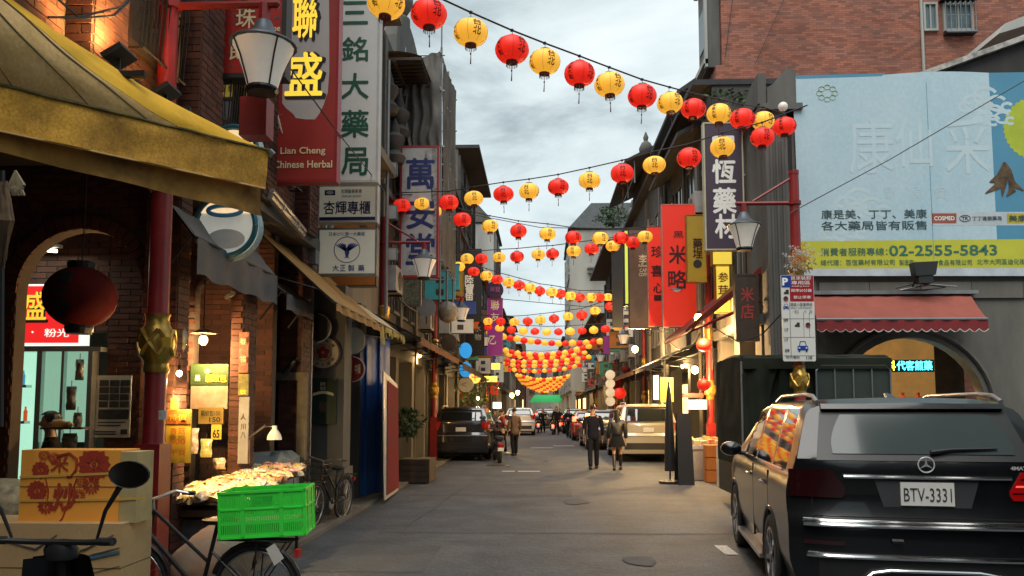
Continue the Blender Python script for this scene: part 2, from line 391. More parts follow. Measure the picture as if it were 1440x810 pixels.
# inner reveal of arch 1 right leg, faces -X
B.panel((cA1+rA1, 7.35, .5), -EY, -EX, .15, 2.1, single=False)
B.panel((XL-.14, 8.8, .6), EX, -EY, .14, 3.4)
B.panel((XL, 8.8, .6), EY, EX, .4, 3.4)
B.panel((-4.25, 8.9, .6), EX, -EY, .71, 3.4, skip=lambda a, z: abs(a-4.25-cA2) < .25 and (z+.6 < 2.98 or math.hypot(a-4.25-cA2, z+.6-2.98) < .36) or (math.hypot(a-4.25-cA2, z+.6-2.98) < .36 and z+.6 > 2.98), single=False)
B.ring((cA2, 8.9, 2.98), EX, -EY, .25, .36, cnt=16)
B.panel((-4.6, 10.2, .6), EX, -EY, 1.06, 3.4, single=False)
B.panel((XL-.3, 10.95, .3), EX, -EY, .3, 3.6, single=False)
B.panel((XL, 10.95, .3), EY, EX, .45, 3.6, single=False)
B.panel((-4.7, 11.3, .3), EX, -EY, 1.0, 3.6, single=False)
B.ring((-4.15, 11.3, 2.9), EX, -EY, .3, .4, cnt=16, single=False)
# --- upper storeys: pilasters, orange plaster panels, windows with iron grilles
up = MB(); upb = MB()
for y0, wd in ((3.3, .5), (5.3, .45), (7.05, .5), (8.75, .45), (10.55, .42)):
    up.box(XL, y0, 4.1, XL+.2, y0+wd, 12.5)
    B.panel((XL, y0, 4.15), EX, -EY, .2, 8.2, single=False)
    B.panel((XL+.2, y0, 4.15), EY, EX, wd, 8.2, single=False)
up.build('pilaster', mortar, LB)
grille = mat('iron_grille', (.02, .02, .018), .5, .3)
orange_pl = mat('orange_plaster', (.50, .22, .06), .8, var=.3, scale=3, streak=.3)
for y0, y1 in ((3.85, 5.25), (5.8, 7.0), (7.6, 8.7), (9.25, 10.5)):
    for z0, z1 in ((4.7, 6.5), (7.4, 9.3)):
        ym = (y0+y1)/2; hw = (y1-y0)*.27
        B.panel((XL, y0, 4.15 if z0 < 5 else z0-.6), EY, EX, y1-y0, (z0-4.15) if z0 < 5 else .6, single=False)
        MB().box(XL, y0+.02, z0, XL+.03, ym-hw-.06, z1).box(XL, ym+hw+.06, z0, XL+.03, y1-.02, z1).box(XL, y0+.02, z1, XL+.03, y1-.02, z1+.3).build('plaster_panel', orange_pl, LB)
        f = MB().box(XL, ym-hw-.06, z0-.06, XL+.06, ym-hw, z1+.0).box(XL, ym+hw, z0-.06, XL+.06, ym+hw+.06, z1).box(XL, ym-hw, z1-.06, XL+.06, ym+hw, z1).box(XL, ym-hw, z0-.06, XL+.06, ym+hw, z0).build('window', wood_dark, LB)
        MB().box(XL-.02, ym-hw, z0, XL+.012, ym+hw, z1-.06).build('pane', glass, f)
        gm = MB(); n = 11
        for k in range(n+1):
            yy = ym-hw-.05+(2*hw+.1)*k/n; gm.tube([(XL+.16, yy, z0-.1), (XL+.2, yy, z0+.5), (XL+.16, yy, z0+1.0)], .008, 4)
        for zz in (z0-.1, z0+.45, z0+1.0): gm.tube([(XL+.02, ym-hw-.05, zz), (XL+.18, ym-hw-.05, zz), (XL+.18, ym+hw+.05, zz), (XL+.02, ym+hw+.05, zz)], .012, 4)
        for k in range(n):
            yy = ym-hw-.05+(2*hw+.1)*(k+.5)/n
            gm.tube([(XL+.19, yy+.035*math.cos(a), z0+.72+.045*math.sin(a)) for a in [i*math.pi/4 for i in range(9)]], .006, 3, cap=False)
        gm.build('window_grille', grille, LB)
MB().box(XL, 3.3, 6.85, XL+.3, 11.4, 7.0).box(XL, 3.3, 4.0, XL+.12, 11.4, 4.15).build('cornice', concrete, LB)
B.done()
# floodlights aiming at the facade (lit, orange)
def floodlight(Pt, lab, power=30):
    t = thing('floodlight', lab, 'floodlight', tuple(Pt), 0, 'floodlights on the brick facade')
    x, y, z = Pt
    b = MB(); b.M = Matrix.Translation(Pt) @ Matrix.Rotation(rad(-30), 4, 'Y'); b.box(-.08, -.11, -.02, .08, .11, .02); b.build('housing', black, t)
    b = MB(); b.M = Matrix.Translation(Pt) @ Matrix.Rotation(rad(-30), 4, 'Y'); b.box(-.07, -.10, .021, .07, .10, .025); b.build('lens', mat('flood_lens', (.9, .8, .6), .3, emit=(1, .62, .2), es=14), t)
    MB().tube([(XL, y+.1, z-.16), (x+.1, y+.1, z-.16)], .03, 6).tube([(x, y, z-.16), (x, y, z-.02)], .012, 5).tube([(XL, y-.1, z-.18), (x+.25, y-.1, z-.18)], .03, 4).build('bracket', dark_metal, t)
    l = bpy.data.lights.new('flood', 'SPOT'); l.energy = power; l.color = (1, .55, .16); l.spot_size = rad(120); l.spot_blend = .7; l.shadow_soft_size = .1
    lo = bpy.data.objects.new('flood', l); COL.objects.link(lo); lo.location = V(Pt)+V((0, 0, .06)); dr = V((-.6, 0, .8)); lo.rotation_euler = dr.to_track_quat('-Z', 'Y').to_euler()
floodlight((-3.0, 5.3, 4.18), 'upper black floodlight shining up the orange lit brick facade', 60)
floodlight((-3.0, 6.0, 4.2), 'lower black floodlight beside the red lamp post, facing the bricks', 12)
# shop front of bay one: red signboard, lit glass door
t = thing('herb_shop', 'lit ground floor herb shop front with sliding glass door inside the brick arch', 'shop', (-5.6, 8.55, .14))
MB().box(-6.3, 8.6, .14, -5.58, 8.64, 2.32).build('display_window', mat('lit_window', (.35, .45, .38), .3, var=.6, scale=5, emit=(.5, .95, .7), es=.3), t)
MB().box(-5.55, 8.52, .14, -4.98, 8.56, 2.32).build('door_glass', mat('lit_glass_door', (.3, .4, .34), .2, var=.5, scale=2.2, streak=.4, emit=(.45, .85, .6), es=.17), t)
MB().box(-5.58, 8.46, .14, -5.52, 8.6, 2.3).box(-5.0, 8.46, .14, -4.95, 8.6, 2.3).box(-6.3, 8.46, 2.3, -4.86, 8.6, 2.35).box(-5.3, 8.46, .14, -5.27, 8.6, 2.3).build('door_frame', steel, t)
MB().box(-5.5, 8.5, 1.05, -5.02, 8.515, 1.3).build('door_sticker', mat('sticker_dark', (.05, .08, .07), .5), t)
MB().box(-6.25, 8.48, 1.5, -5.7, 8.58, 1.53).box(-6.25, 8.48, 1.9, -5.7, 8.58, 1.93).build('shelf', steel, t)
cols = [(.05, .3, .5), (.6, .1, .03), (.1, .5, .45), (.7, .5, .05), (.6, .6, .55)]
for k in range(12):
    c = cols[k % 5]; x = -6.2+.045*(k % 12)
    o = MB().lathe([(.02, 0), (.021, .11), (.01, .13), (.01, .16)], (x, 8.5, 1.53 if k % 2 else 1.93), 8).build('medicine_bottle', mat('bottle_%d' % (k % 5), c, .4, emit=c, es=.25)); tag(o, 'small %s bottle on a shelf inside the lit shop window' % ['blue', 'red', 'teal', 'orange', 'white'][k % 5], 'bottle', '%s bottles on the lit shop shelf' % ['blue', 'red', 'teal', 'orange', 'white'][k % 5])
for k in range(3):
    MB().box(-4.94, 8.42, .14, -4.9+.0*k, 8.6, 2.5)
sR = mat('sign_red_lit', (.50, .012, .012), .4, var=.1, emit=(.8, .02, .02), es=.35)
yl = mat('lettering_yellow', (.85, .55, .03), .5, var=.05, emit=(.9, .6, .05), es=.3)
wl = mat('lettering_white', (.8, .8, .75), .5, var=.05)
wle = mat('lettering_white_lit', (.8, .8, .75), .5, var=.05, emit=(.9, .9, .8), es=.35)
sign('shop_sign', 'red signboard with one yellow calligraphy character over the lit glass door', 4, 400, 116, 485, 8.5, sR, wle,
     [('盛', 51, 432, 36, 44, ink, .03), ('盛', 50, 430, 32, 40, yl, .025), ('參茸', 14, 469, 28, 12, wle, .01), ('·', 46, 467, 3, 3, wle, .02), ('粉光', 80, 468, 36, 12, wle, .015)], fw=.02)
# poster (flat print) on the brick wall
X0, Z0, X1, Z1 = rect(120, 528, 184, 615, 8.57)
def poster(name, lab, X0, Z0, X1, Z1, Y, m, dark, rows, title=None, tm=None):
    t = thing(name, lab, 'poster', ((X0+X1)/2, Y, Z0))
    MB().box(X0, Y-.004, Z0, X1, Y+.004, Z1).build('sheet', m, t)
    for (a, c, a2, c2) in rows:
        MB().box(X0+(X1-X0)*a, Y-.008, Z0+(Z1-Z0)*c, X0+(X1-X0)*a2, Y-.005, Z0+(Z1-Z0)*c2).build('print', dark, t)
    return t
pr = []
for j in range(4):
    for i in range(3):
        pr.append((.3+i*.23, .48+j*.115, .3+i*.23+(.21 if (i+j) % 3 else .2), .48+j*.115+.1))
pr += [(.3, .29, .97, .45), (.3, .23, .9, .25), (.3, .18, .8, .2), (.05, .08, .7, .1), (.05, .04, .7, .06), (.8, .05, .95, .13)]
pt = poster('travel_poster', 'white poster with a grid of small grey photographs taped on the brick wall', X0, Z0, X1, Z1, 8.57, mat('poster_white', (.6, .6, .55), .7, var=.15), mat('poster_print', (.05, .06, .065), .7, var=.7, scale=24), pr)
letters(pt, [(c, 126, 548+k*10, 6, 8, ink, .01) for k, c in enumerate('地球一周の船旅')], 8.56)
# big dark red paper lantern hanging in the arch
t = thing('paper_lantern', 'large unlit dark red paper lantern with black characters hanging in the brick arch', 'lantern', tuple(pY(113, 418, 6.6)))
c = pY(113, 418, 6.6); R_ = .29
bigred = mat('paper_dark_red', (.12, .006, .004), .8, var=.3, scale=6, spec=.2)
prof = [(R_*math.sin(math.pi*k/24)*(1+.012*(k % 2)), -R_*.93*math.cos(math.pi*k/24)) for k in range(3, 22)]
MB().lathe(prof, c, 28).build('paper_shade', bigred, t, smooth=60)
MB().lathe([(.11, 0), (.115, .05), (.1, .06)], c+V((0, 0, .25)), 16).build('top_ring', black, t)
MB().lathe([(.1, -.05), (.115, 0), (.11, .03)], c+V((0, 0, -.27)), 16).build('bottom_ring', black, t)
b = MB()
for k, ch in enumerate('福來許'):
    vs, fs, tw, th = textmesh(ch, .035); z = .14-k*.135; s_ = .125
    q = []
    for x, y in vs:
        a = x/tw*.155/R_*1.0; h = z+y/th*s_; rr = math.sqrt(max(.01, 1-(h/(R_*.93))**2))*R_+.008
        q.append(c+V((rr*math.sin(a), -rr*math.cos(a), h)))
    b.add(q, fs)
b.build('lettering', ink, t)
MB().tube([c+V((0, 0, .3)), c+V((.01, 0, .7)), c+V((0, 0, 1.35))], .006, 4).build('hanging_cord', wire_m, t)
# dim ceiling tube lamp in the arcade
t = thing('ceiling_lamp', 'short white fluorescent lamp under the dark arcade ceiling', 'lamp', (-4.9, 8.2, 3.3))
a_ = pY(45, 350, 7.8); c_ = pY(80, 353, 8.0)
MB().tube([a_, c_], .018, 8).build('tube', mat('tube_lit', (.9, .9, .8), .4, emit=(1, .85, .55), es=3), t); MB().cbox((a_+c_)/2+V((0, 0, .04)), .35, .06, .03).build('housing', grey_metal, t)
l = bpy.data.lights.new('shop_light', 'AREA'); l.energy = 2; l.color = (.8, 1, .85); l.size = .8; lo = bpy.data.objects.new('shop_light', l); COL.objects.link(lo); lo.location = (-5.5, 8.1, 3.4)
# ================================================================ FABRIC AWNINGS, LEFT
def cloth(b, A, Bp, C, D, nu=30, nv=12, sag=.0, wr=.0, th=.004, seed=0):
    """ruled sheet A-B (front) to D-C (back) with sag and wrinkles; two faces"""
    A, Bp, C, D = V(A), V(Bp), V(C), V(D)
    nrm = (Bp-A).cross(D-A).normalized()
    def fn(u, v):
        p = (A*(1-u)+Bp*u)*(1-v)+(D*(1-u)+C*u)*v
        s_ = -sag*math.sin(math.pi*u)*math.sin(math.pi*min(1, v*1.0)) if sag else 0
        return p+V((0, 0, s_))+nrm*wr*(mnoise.noise(V((u*6+seed, v*3, seed)))+.5*mnoise.noise(V((u*17+seed, v*9, 3+seed))))
    b.grid(fn, nu, nv)
canvas = mat('yellow_canvas', (.92, .60, .27), .85, scale=2.0, col2=(.66, .41, .14), bump=.25, fine=.12)
canvas_hi = mat('yellow_canvas_lit', (.95, .52, .03), .8, var=.2, scale=3, bump=.2)  # highlight of the lit edge band put into a cleaner, brighter yellow
canvas_val = mat('yellow_canvas_dirty', (.92, .47, .055), .85, scale=2.6, col2=(.34, .17, .025), bump=.25, fine=.25, streak=.6)
soot = mat('soot', (.05, .045, .02), .9, scale=9, col2=(.22, .17, .05))
t = thing('market_awning', 'large dirty yellow canvas awning reaching over the street at upper left', 'awning', (-3.4, 5, 3))
Bt = pY(373, 265, 6.0); Bu = pY(378, 212, 6.0); At = pY(0, 184, 4.55); Au = pY(0, 120, 4.55)
ext = lambda p, q, k: p+(p-q)*k
At2, Au2 = ext(At, Bt, .5), ext(Au, Bu, .5)
Dk = pX(18, 4, -3.39); Dk2 = V((-3.39, 3.0, 4.3))
b = MB()
hi0 = .72
def roof(u, v):
    fr = Au2.lerp(Bu, u); bk = Dk2.lerp(Dk, u)
    p = fr.lerp(bk, v); p = p+V((0, 0, -.06*math.sin(math.pi*v)*(0.5+.5*u) ))
    p.z += .02*mnoise.noise(V((u*7, v*5, 1)))+.012*math.sin(u*40)*v*(1-v)*2
    return p
b.grid(lambda u, v: roof(u*.74, v), 60, 16); b.build('canopy_top', canvas, t, smooth=60)
b = MB(); b.grid(lambda u, v: roof(.742+u*.258, v)+V((0, 0, .002)), 12, 16); b.build('canopy_lit_band', canvas_hi, t, smooth=60)
b = MB()
def val(u, v):
    a = At2.lerp(Bt, u); c = Au2.lerp(Bu, u); p = a.lerp(c, v); n = V((.8, -.6, 0))
    return p+n*(.018*mnoise.noise(V((u*9, v*2, 4)))+.012*math.sin(u*31)*(1-v)+ .006)
b.grid(val, 70, 10); b.build('valance', canvas_val, t, smooth=60)
for uu in (.18, .36, .52, .66):
    MB().tube([roof(uu+.06*k/14, k/14)+V((0, 0, .006)) for k in range(15)], .007, 4).build('seam', mat('canvas_seam', (.16, .12, .05), .9), t)
# fold line, dark hem soot, underside end
b = MB(); b.tube([Au2.lerp(Bu, k/30)+V((.01, -.01, .012*mnoise.noise(V((k*.5, 0, 0))))) for k in range(31)], [.010+.008*abs(mnoise.noise(V((k*.9, 2, 2)))) for k in range(31)], 6); b.build('hem', soot, t, smooth=True)
b = MB(); b.tube([At2.lerp(Bt, k/30) for k in range(31)], .008, 5); b.build('hem', canvas, t, smooth=True)
b = MB()
und0, und1 = V((-.2, .16, .0)), V((-.2, .16, .02))
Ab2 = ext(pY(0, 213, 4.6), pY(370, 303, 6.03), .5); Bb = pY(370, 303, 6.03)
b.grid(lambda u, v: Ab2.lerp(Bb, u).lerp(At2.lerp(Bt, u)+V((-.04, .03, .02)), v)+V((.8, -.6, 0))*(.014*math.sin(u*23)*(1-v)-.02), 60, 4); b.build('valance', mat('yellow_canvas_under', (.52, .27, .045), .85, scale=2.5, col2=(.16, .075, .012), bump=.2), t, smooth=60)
MB().tube([Bu+V((0, 0, .0)), pY(384, 218, 6.02)], .03, 8).build('rail_end', grey_metal, t)
MB().tube([Bu-V((.1, 0, .08)), Dk-V((0, 0, .12))], .015, 6).tube([Au2.lerp(Bu, .5)-V((.1, 0, .08)), V((-3.39, 4.4, 4.0))], .015, 6).tube([Au2.lerp(Bu, .1)-V((0, 0, .05)), Bu-V((.05, 0, .05))], .018, 6).build('frame', dark_metal, t)
# thin guy cable over the canopy
# black umbrella / brush at upper left corner hidden; dark grey awnings behind
greycan = mat('grey_canvas', (.13, .122, .118), .85, var=.25, scale=3, bump=.2)
creamcan = mat('cream_canvas', (.52, .45, .28), .85, var=.3)
tancan = mat('tan_canvas', (.38, .21, .06), .85, var=.35, scale=4)
darkcan = mat('dark_canvas', (.05, .042, .035), .85, var=.3)
rustcan = mat('rust_canvas', (.20, .075, .03), .85, var=.35, scale=3)
def awning(name, lab, X0, Y0, Y1, z0, X1, z1, vh, m, mv=None, group=None, wr=.012, scal=0):
    """wall edge X0,z0 - street edge X1,z1 - from Y0 to Y1 - valance vh"""
    t = thing(name, lab, 'awning', (X0, (Y0+Y1)/2, z0), 0, group)
    b = MB(); cloth(b, (X1, Y0, z1), (X1, Y1, z1), (X0, Y1, z0), (X0, Y0, z0), 14, 6, .03, wr, seed=Y0); b.build('canopy', m, t, smooth=60)
    if vh:
        b = MB(); n = max(6, int((Y1-Y0)*8))
        b.grid(lambda u, v: V((X1+(.01 if X1 > X0 else -.01)+.012*math.sin(u*n*1.7), Y0+(Y1-Y0)*u, z1-vh*(1-v)*(1-(scal*abs(math.sin(u*n*math.pi/2)) if scal else .05*math.sin(u*n*1.3))))), n*3, 3)
        b.build('valance', mv or m, t, smooth=60)
    b = MB(); b.tube([(X1, Y0, z1), (X1, Y1, z1)], .016, 5)
    for k in range(max(2, int((Y1-Y0)/1.6)+1)):
        y = Y0+.03+(Y1-Y0-.06)*k/max(1, int((Y1-Y0)/1.6)); b.tube([(X0, y, z0-.02), (X1, y, z1-.02)], .014, 5).tube([(X0, y, z0-.55), (X0+(X1-X0)*.8, y, z1+(z0-z1)*.2-.02)], .012, 5)
    b.build('frame', dark_metal, t); return t
pp = lambda px, py, X: pX(px, py, X)
awning('shop_awning', 'plain grey canvas awning with deep valance in front of the round blue sign', XL, 6.95, 9.15, 3.55, -3.14, 3.23, .34, greycan)
awning('shop_awning', 'short grey awning end between the brick piers and the cream awning', XL, 9.3, 10.4, 3.3, -3.08, 3.06, .2, greycan)
awning('shop_awning', 'long tan and cream awning sloping down under the eagle sign', XL-.2, 9.6, 12.4, 3.95, -2.55, 2.98, .1, tancan, tancan)
MB()
# torn yellow awning
t = awning('shop_awning', 'torn faded yellow awning with ragged hanging edge beside the second red post', -3.3, 12.6, 14.9, 3.55, -2.62, 3.05, 0, creamcan)
b = MB(); n = 46
for k in range(n):
    y = 12.6+2.3*k/n; h = .10+.22*abs(mnoise.noise(V((k*.7, 0, 5))))+(.2 if k < 6 else 0)
    b.poly([(-2.61+random.uniform(-.02, .02), y, 3.05), (-2.61, y+.055, 3.05), (-2.6+random.uniform(-.03, .03), y+.05, 3.05-h*random.uniform(.7, 1)), (-2.6, y+.01, 3.05-h)])
b.build('ragged_hem', mat('torn_yellow', (.50, .36, .09), .85, var=.4, scale=9), t)
awning('shop_awning', 'long rust brown awning running back from the second red post', -3.4, 15.2, 22.5, 3.6, -2.35, 3.05, .14, rustcan)
awning('shop_awning', 'dark brown awning with pale hanging flap before the far left shops', -3.4, 23, 30.5, 3.5, -2.3, 3.0, .2, darkcan)
for k, (a, c, m_, lb) in enumerate(((31, 36, darkcan, 'black sloping awning above the blue lit lanterns'), (36.5, 42, rustcan, 'brown awning far down the left row of shops'), (43, 50, darkcan, 'dark awning beside the yellow lit shop signs'), (51, 60, greycan, 'grey awning in the distance on the left side'), (61, 74, rustcan, 'farthest brown awning on the left side of the street'))):
    awning('shop_awning', lb, -3.4, a, c, 3.4, -2.35, 2.95, .18, m_)
# bamboo pole rolls lying on top of the tan awning
t = thing('plastic_roll', 'bundle of rolled translucent plastic blinds tied above the tan awning', 'blind', tuple(pY(400, 290, 9.3)))
P0 = pX(378, 222, -3.2); P1 = pX(425, 320, -2.95)
P0 = pY(378, 275, 8.9); P1 = pY(425, 330, 10.3)
MB().tube([P0, P1], .05, 8).build('roll', mat('grey_plastic', (.25, .24, .22), .4, var=.4, scale=8), t, smooth=True)
MB().tube([P0+V((.03, 0, .06)), P1+V((.03, 0, .05))], .035, 8).build('roll', mat('grey_plastic', 0), t, smooth=True)
for k in (.3, .75):
    q = P0.lerp(P1, k); MB().lathe([(.065, -.01), (.065, .01)], q+V((.01, 0, .02)), 10, (P1-P0).to_track_quat('Z', 'Y').to_matrix()).build('tie', cream, t)

# ================================================================ LEFT SIGNS
dk = mat('sign_frame_dark', (.03, .028, .026), .5)
frm_red = mat('sign_frame_red', (.32, .012, .018), .4)
frm_w = mat('sign_frame_white', (.55, .55, .53), .4)
s1 = mat('sign_red_pattern', (.45, .025, .016), .45, var=.2)
patc = mat('pattern_grey', (.17, .08, .08), .6)
cr_ = mat('lettering_cream', (.75, .65, .4), .5, var=.05)
def s1x(t, Y):
    b = MB()
    for i in range(60):
        px = random.uniform(280, 398); py = random.uniform(2, 98); p = pY(px, py, Y+.003); b.cbox(p, .03*random.uniform(.6, 1.4), .002, .022)
        b.cbox(p+V((.015, 0, .012)), .015, .002, .03)
    b.build('pattern', patc, t)
sign('hanging_sign', 'red patterned sign with cream characters and the word Cuisine behind the first lamp', 275, -80, 404, 110, 7.75, s1, dk,
     [('珠', 346, 24, 30, 34, cr_, .01), ('館', 338, 68, 34, 36, cr_, .01), ('uisine', 382, 40, 26, 9, cr_, .02)], fw=.05, extra=s1x)
redsign = mat('sign_dark_red', (.36, .030, .022), .45, var=.25, scale=1.5)
greyblob = mat('sign_pale_grey', (.50, .47, .45), .5, var=.1)
blob = [(405, -80), (398, 100), (397, 145), (402, 152), (407, 156), (412, 160), (416, 166), (430, 168), (443, 168), (449, 160), (455, 148), (461, 130), (463, 100), (463, 40), (462, -80)]
def s2x(t, Y):
    MB().prism([pY(x, y, Y+.004) for x, y in blob][::-1], (0, -.002, 0)).build('pale_shape', greyblob, t)
    b = MB()
    for k in range(14):
        a = pY(391+random.uniform(-3, 3), 168+random.uniform(-12, 12), Y); b.tube([a, a+V((random.uniform(-.05, .05), 0, random.uniform(-.09, .05)))], .004, 3)
    b.tube([pY(388, 155, Y), pY(391, 168, Y), pY(397, 188, Y)], [.012, .02, .006], 5); b.build('ginseng_drawing', mat('lettering_pale', (.6, .5, .42), .5), t)
sign('hanging_sign', 'dark red sign with black edged yellow calligraphy, above the words Lian Cheng Chinese Herbal', 377, -120, 477, 256, 9.2, redsign, frm_red,
     [('聯', 432, 27, 40, 66, ink, .05), ('盛', 430, 106, 58, 68, ink, .05), ('聯', 429, 25, 36, 60, yl, .03), ('盛', 427, 104, 54, 64, yl, .03),
      ('Lian Cheng', 426, 213, 66, 13, cr_, .015), ('Chinese Herbal', 426, 231, 86, 11, cr_, .015)], fw=.03, extra=s2x)
green = mat('lettering_green', (.005, .10, .055), .5)
sign('hanging_sign', 'tall white sign with a column of dark green characters next to the red herbal sign', 442, -70, 534, 257, 11.1, mat('sign_white', (.70, .71, .67), .45, var=.08), frm_w,
     [(c, 499, y, w_, h_, green, .03) for c, y, w_, h_ in (('三', 18, 38, 34), ('銘', 69, 38, 36), ('大', 121, 40, 38), ('藥', 174, 40, 40), ('局', 227, 38, 40))], fw=.035)
navy = mat('lettering_navy', (.012, .02, .13), .5)
def s4x(t, Y):
    a = pY(464, 271, Y); MB().cbox(a, .16, .003, .08).build('logo', navy, t); MB().disc(a+V((0, -.003, 0)), .055, (0, -1, 0), .002, 16, .026).build('logo_oval', frm_w, t)
    X0, Z0, X1, Z1 = rect(448, 305, 529, 310, Y); MB().box(X0, Y, Z0, X1, Y+.003, Z1).build('blue_band', navy, t)
sign('hanging_sign', 'white box sign with four navy characters above a navy band', 447, 260, 531, 313, 11.5, mat('sign_cream', (.56, .55, .46), .45, var=.06, emit=(.6, .58, .46), es=.05), frm_w,
     [('杏輝專櫃', 488, 292, 68, 19, navy, .03), ('杏輝醫藥集團', 494, 269, 30, 6, navy, .01), ('SINPHAR GROUP', 494, 276, 28, 3, navy, .01)], fw=.03, extra=s4x)
blue = mat('lettering_blue', (.03, .06, .28), .5)
def s5x(t, Y):
    c = pY(488, 351, Y); r_ = .195
    b = MB(); b.tube([c+V((r_*math.cos(a*math.pi/14), 0, r_*math.sin(a*math.pi/14))) for a in range(29)], .006, 4, cap=False); b.build('ring', blue, t)
    b = MB(); o = c+V((0, -.001, 0))
    for sx in (-1, 1):                                                    # eagle: two raised wings of separate feathers
        for k in range(6):
            a0 = rad(38+k*11); L = .17-.012*k
            p0 = o+V((sx*.02, 0, -.02)); p1 = o+V((sx*(.03+L*math.cos(a0)), 0, -.03+L*math.sin(a0)))
            nrm = V((-(p1-p0).z, 0, (p1-p0).x)).normalized()*.011
            b.poly([p0-nrm, p1-nrm*.6, p1+nrm*.9, p0+nrm])
    b.poly([o+V(q) for q in ((-.035, 0, -.04), (-.02, 0, -.1), (.02, 0, -.1), (.04, 0, -.04), (.015, 0, .01), (-.015, 0, .01))])
    b.poly([o+V(q) for q in ((-.02, 0, .005), (.02, 0, .005), (.035, 0, .035), (.0, 0, .05))]); b.poly([o+V(q) for q in ((-.045, 0, -.13), (0, 0, -.09), (.045, 0, -.13), (0, 0, -.12))])
    b.build('eagle_emblem', blue, t)
sign('hanging_sign', 'cream box sign with a blue eagle in a ring', 447, 321, 530, 387, 11.5, mat('sign_cream', 0), grey_metal,
     [('日本OTC第一大藥廠', 488, 329, 52, 6, blue, .015), ('大', 472, 377, 9, 9, blue, .03), ('正', 482, 377, 8, 9, blue, .03), ('製', 494, 377, 9, 9, blue, .03), ('藥', 508, 377, 9, 9, blue, .03)], fw=.025, extra=s5x)
orange_s = mat('sign_orange', (.45, .14, .02), .5, var=.2)
sign('hanging_sign', 'orange sign mostly hidden behind the two cream box signs', 436, 306, 530, 403, 12.6, orange_s, wood_dark, [('號', 510, 316, 14, 10, ink, .02)], fw=.02)
o = MB().cbox(pY(434, 354, 11.3), .27, .2, .37).build('meter_box', grey_metal); tag(o, 'plain grey metal box fixed left of the eagle sign', 'box')
# two stacked round signs with blue rings
ring = mat('ring_teal', (.015, .11, .14), .45); ringb = mat('ring_blue', (.05, .22, .42), .45)
lit = mat('round_sign_lit', (.72, .50, .26), .5, var=.5, scale=14, emit=(1, .72, .42), es=.30)
t = thing('round_sign', 'pair of joined round signs with teal rings and a blue loop reading Chefs Room', 'sign', tuple(pY(320, 300, 7.7)))
Yr = 7.6
for cx, cy, r_, m_ in ((328, 213, 36, lit), (318, 318, 44, mat('round_sign_white', (.55, .54, .48), .5, emit=(.8, .8, .7), es=.1))):
    c = pY(cx, cy, Yr); s_ = Yr/F
    MB().disc(c+V((0, .12, 0)), r_*s_, (0, -1, 0), .13, 36).build('disc', m_, t)
    b = MB(); b.tube([c+V((r_*s_*math.cos(a*math.pi/18), -.02, r_*s_*math.sin(a*math.pi/18))) for a in range(37)], .03, 6, cap=False); b.build('ring', ring, t, smooth=True)
    b = MB(); b.tube([c+V(((r_+1)*s_*math.cos(a*math.pi/18), .1, (r_+1)*s_*math.sin(a*math.pi/18))) for a in range(37)], .035, 6, cap=False); b.build('rim', mat('rim_pale', (.35, .48, .52), .4), t, smooth=True)
MB().prism([pY(318+40*math.cos(a), 300-22*math.sin(a)-0, Yr-.025) for a in [math.pi*k/12 for k in range(13)]], (0, -.004, 0)).build('upper_half', lit, t)
b = MB(); c = pY(316, 296, Yr-.04)
b.tube([c+V((.17*math.cos(a*math.pi/14), 0, .05*math.sin(a*math.pi/14))) for a in range(29)], .022, 6, cap=False); b.build('loop', ringb, t, smooth=True)
MB().disc(pY(318, 336, Yr-.02), .19, (0, -1, 0), .006, 24, .10).build('lower_half', frm_w, t)
letters(t, [("Chef's", 300, 352, 18, 6, ink, .01), ('Room', 314, 358, 13, 5, ink, .01)], Yr-.035)
# red metal box below first lamp
o = MB().cbox(pY(361, 168, 6.95), .25, .2, .36).build('junction_box', red_post); tag(o, 'dark red metal box hanging below the first street lamp', 'box')
# weathered red and white sign
wht = mat('sign_worn_white', (.48, .46, .44), .6, var=.3, scale=5)
wred = mat('sign_worn_red', (.36, .03, .02), .6, var=.3, scale=5)
def s7x(t, Y):
    for pts in ([(565, 208), (580, 208), (568, 240), (566, 262), (572, 250), (576, 235)], [(600, 208), (614, 208), (614, 262), (606, 258), (603, 235), (597, 222)], [(565, 300), (575, 318), (586, 330), (580, 350), (566, 385), (565, 340)], [(606, 262), (614, 262), (614, 385), (606, 380), (610, 330), (607, 300)], [(566, 385), (590, 372), (608, 384)]):
        MB().poly([pY(x, y, Y+.004) for x, y in pts][::-1]).build('red_stroke', wred, t)
sign('hanging_sign', 'weathered white and red sign with three blue brushed characters', 562, 205, 617, 390, 17.6, wht, mat('frame_worn_red', (.28, .02, .02), .5),
     [(c, 591, y, 40, 44, navy, .04) for c, y in (('萬', 244), ('安', 300), ('堂', 350))], fw=.05, extra=s7x)
o = sign('hanging_sign', 'blank white lit box sign, topmost of the three small ones on the pipe', 538, 228, 558, 246, 17, frm_w, grey_metal, fw=.01); sign('hanging_sign', 'blank white box sign, middle one of three on the grey pipe', 537, 288, 558, 308, 17, frm_w, grey_metal, fw=.01); sign('hanging_sign', 'blank white box sign, lowest of three on the grey pipe', 537, 348, 558, 366, 17, frm_w, grey_metal, fw=.01)
black_s = mat('sign_black', (.02, .02, .022), .5)
sign('hanging_sign', 'black vertical sign with white characters beyond the weathered sign', 650, 350, 677, 452, 31, black_s, black, [(c, 660, y, 12, 15, wl, .04) for c, y in (('陸', 394), ('寶', 407), ('魚', 419))], fw=.04)
sign('hanging_sign', 'lower black vertical sign with two grey characters above the lamp', 656, 452, 681, 500, 33, black_s, black, [(c, 672, y, 9, 9, mat('lettering_grey', (.35, .37, .36), .5), .04) for c, y in (('水', 462), ('物', 474))], fw=.04)
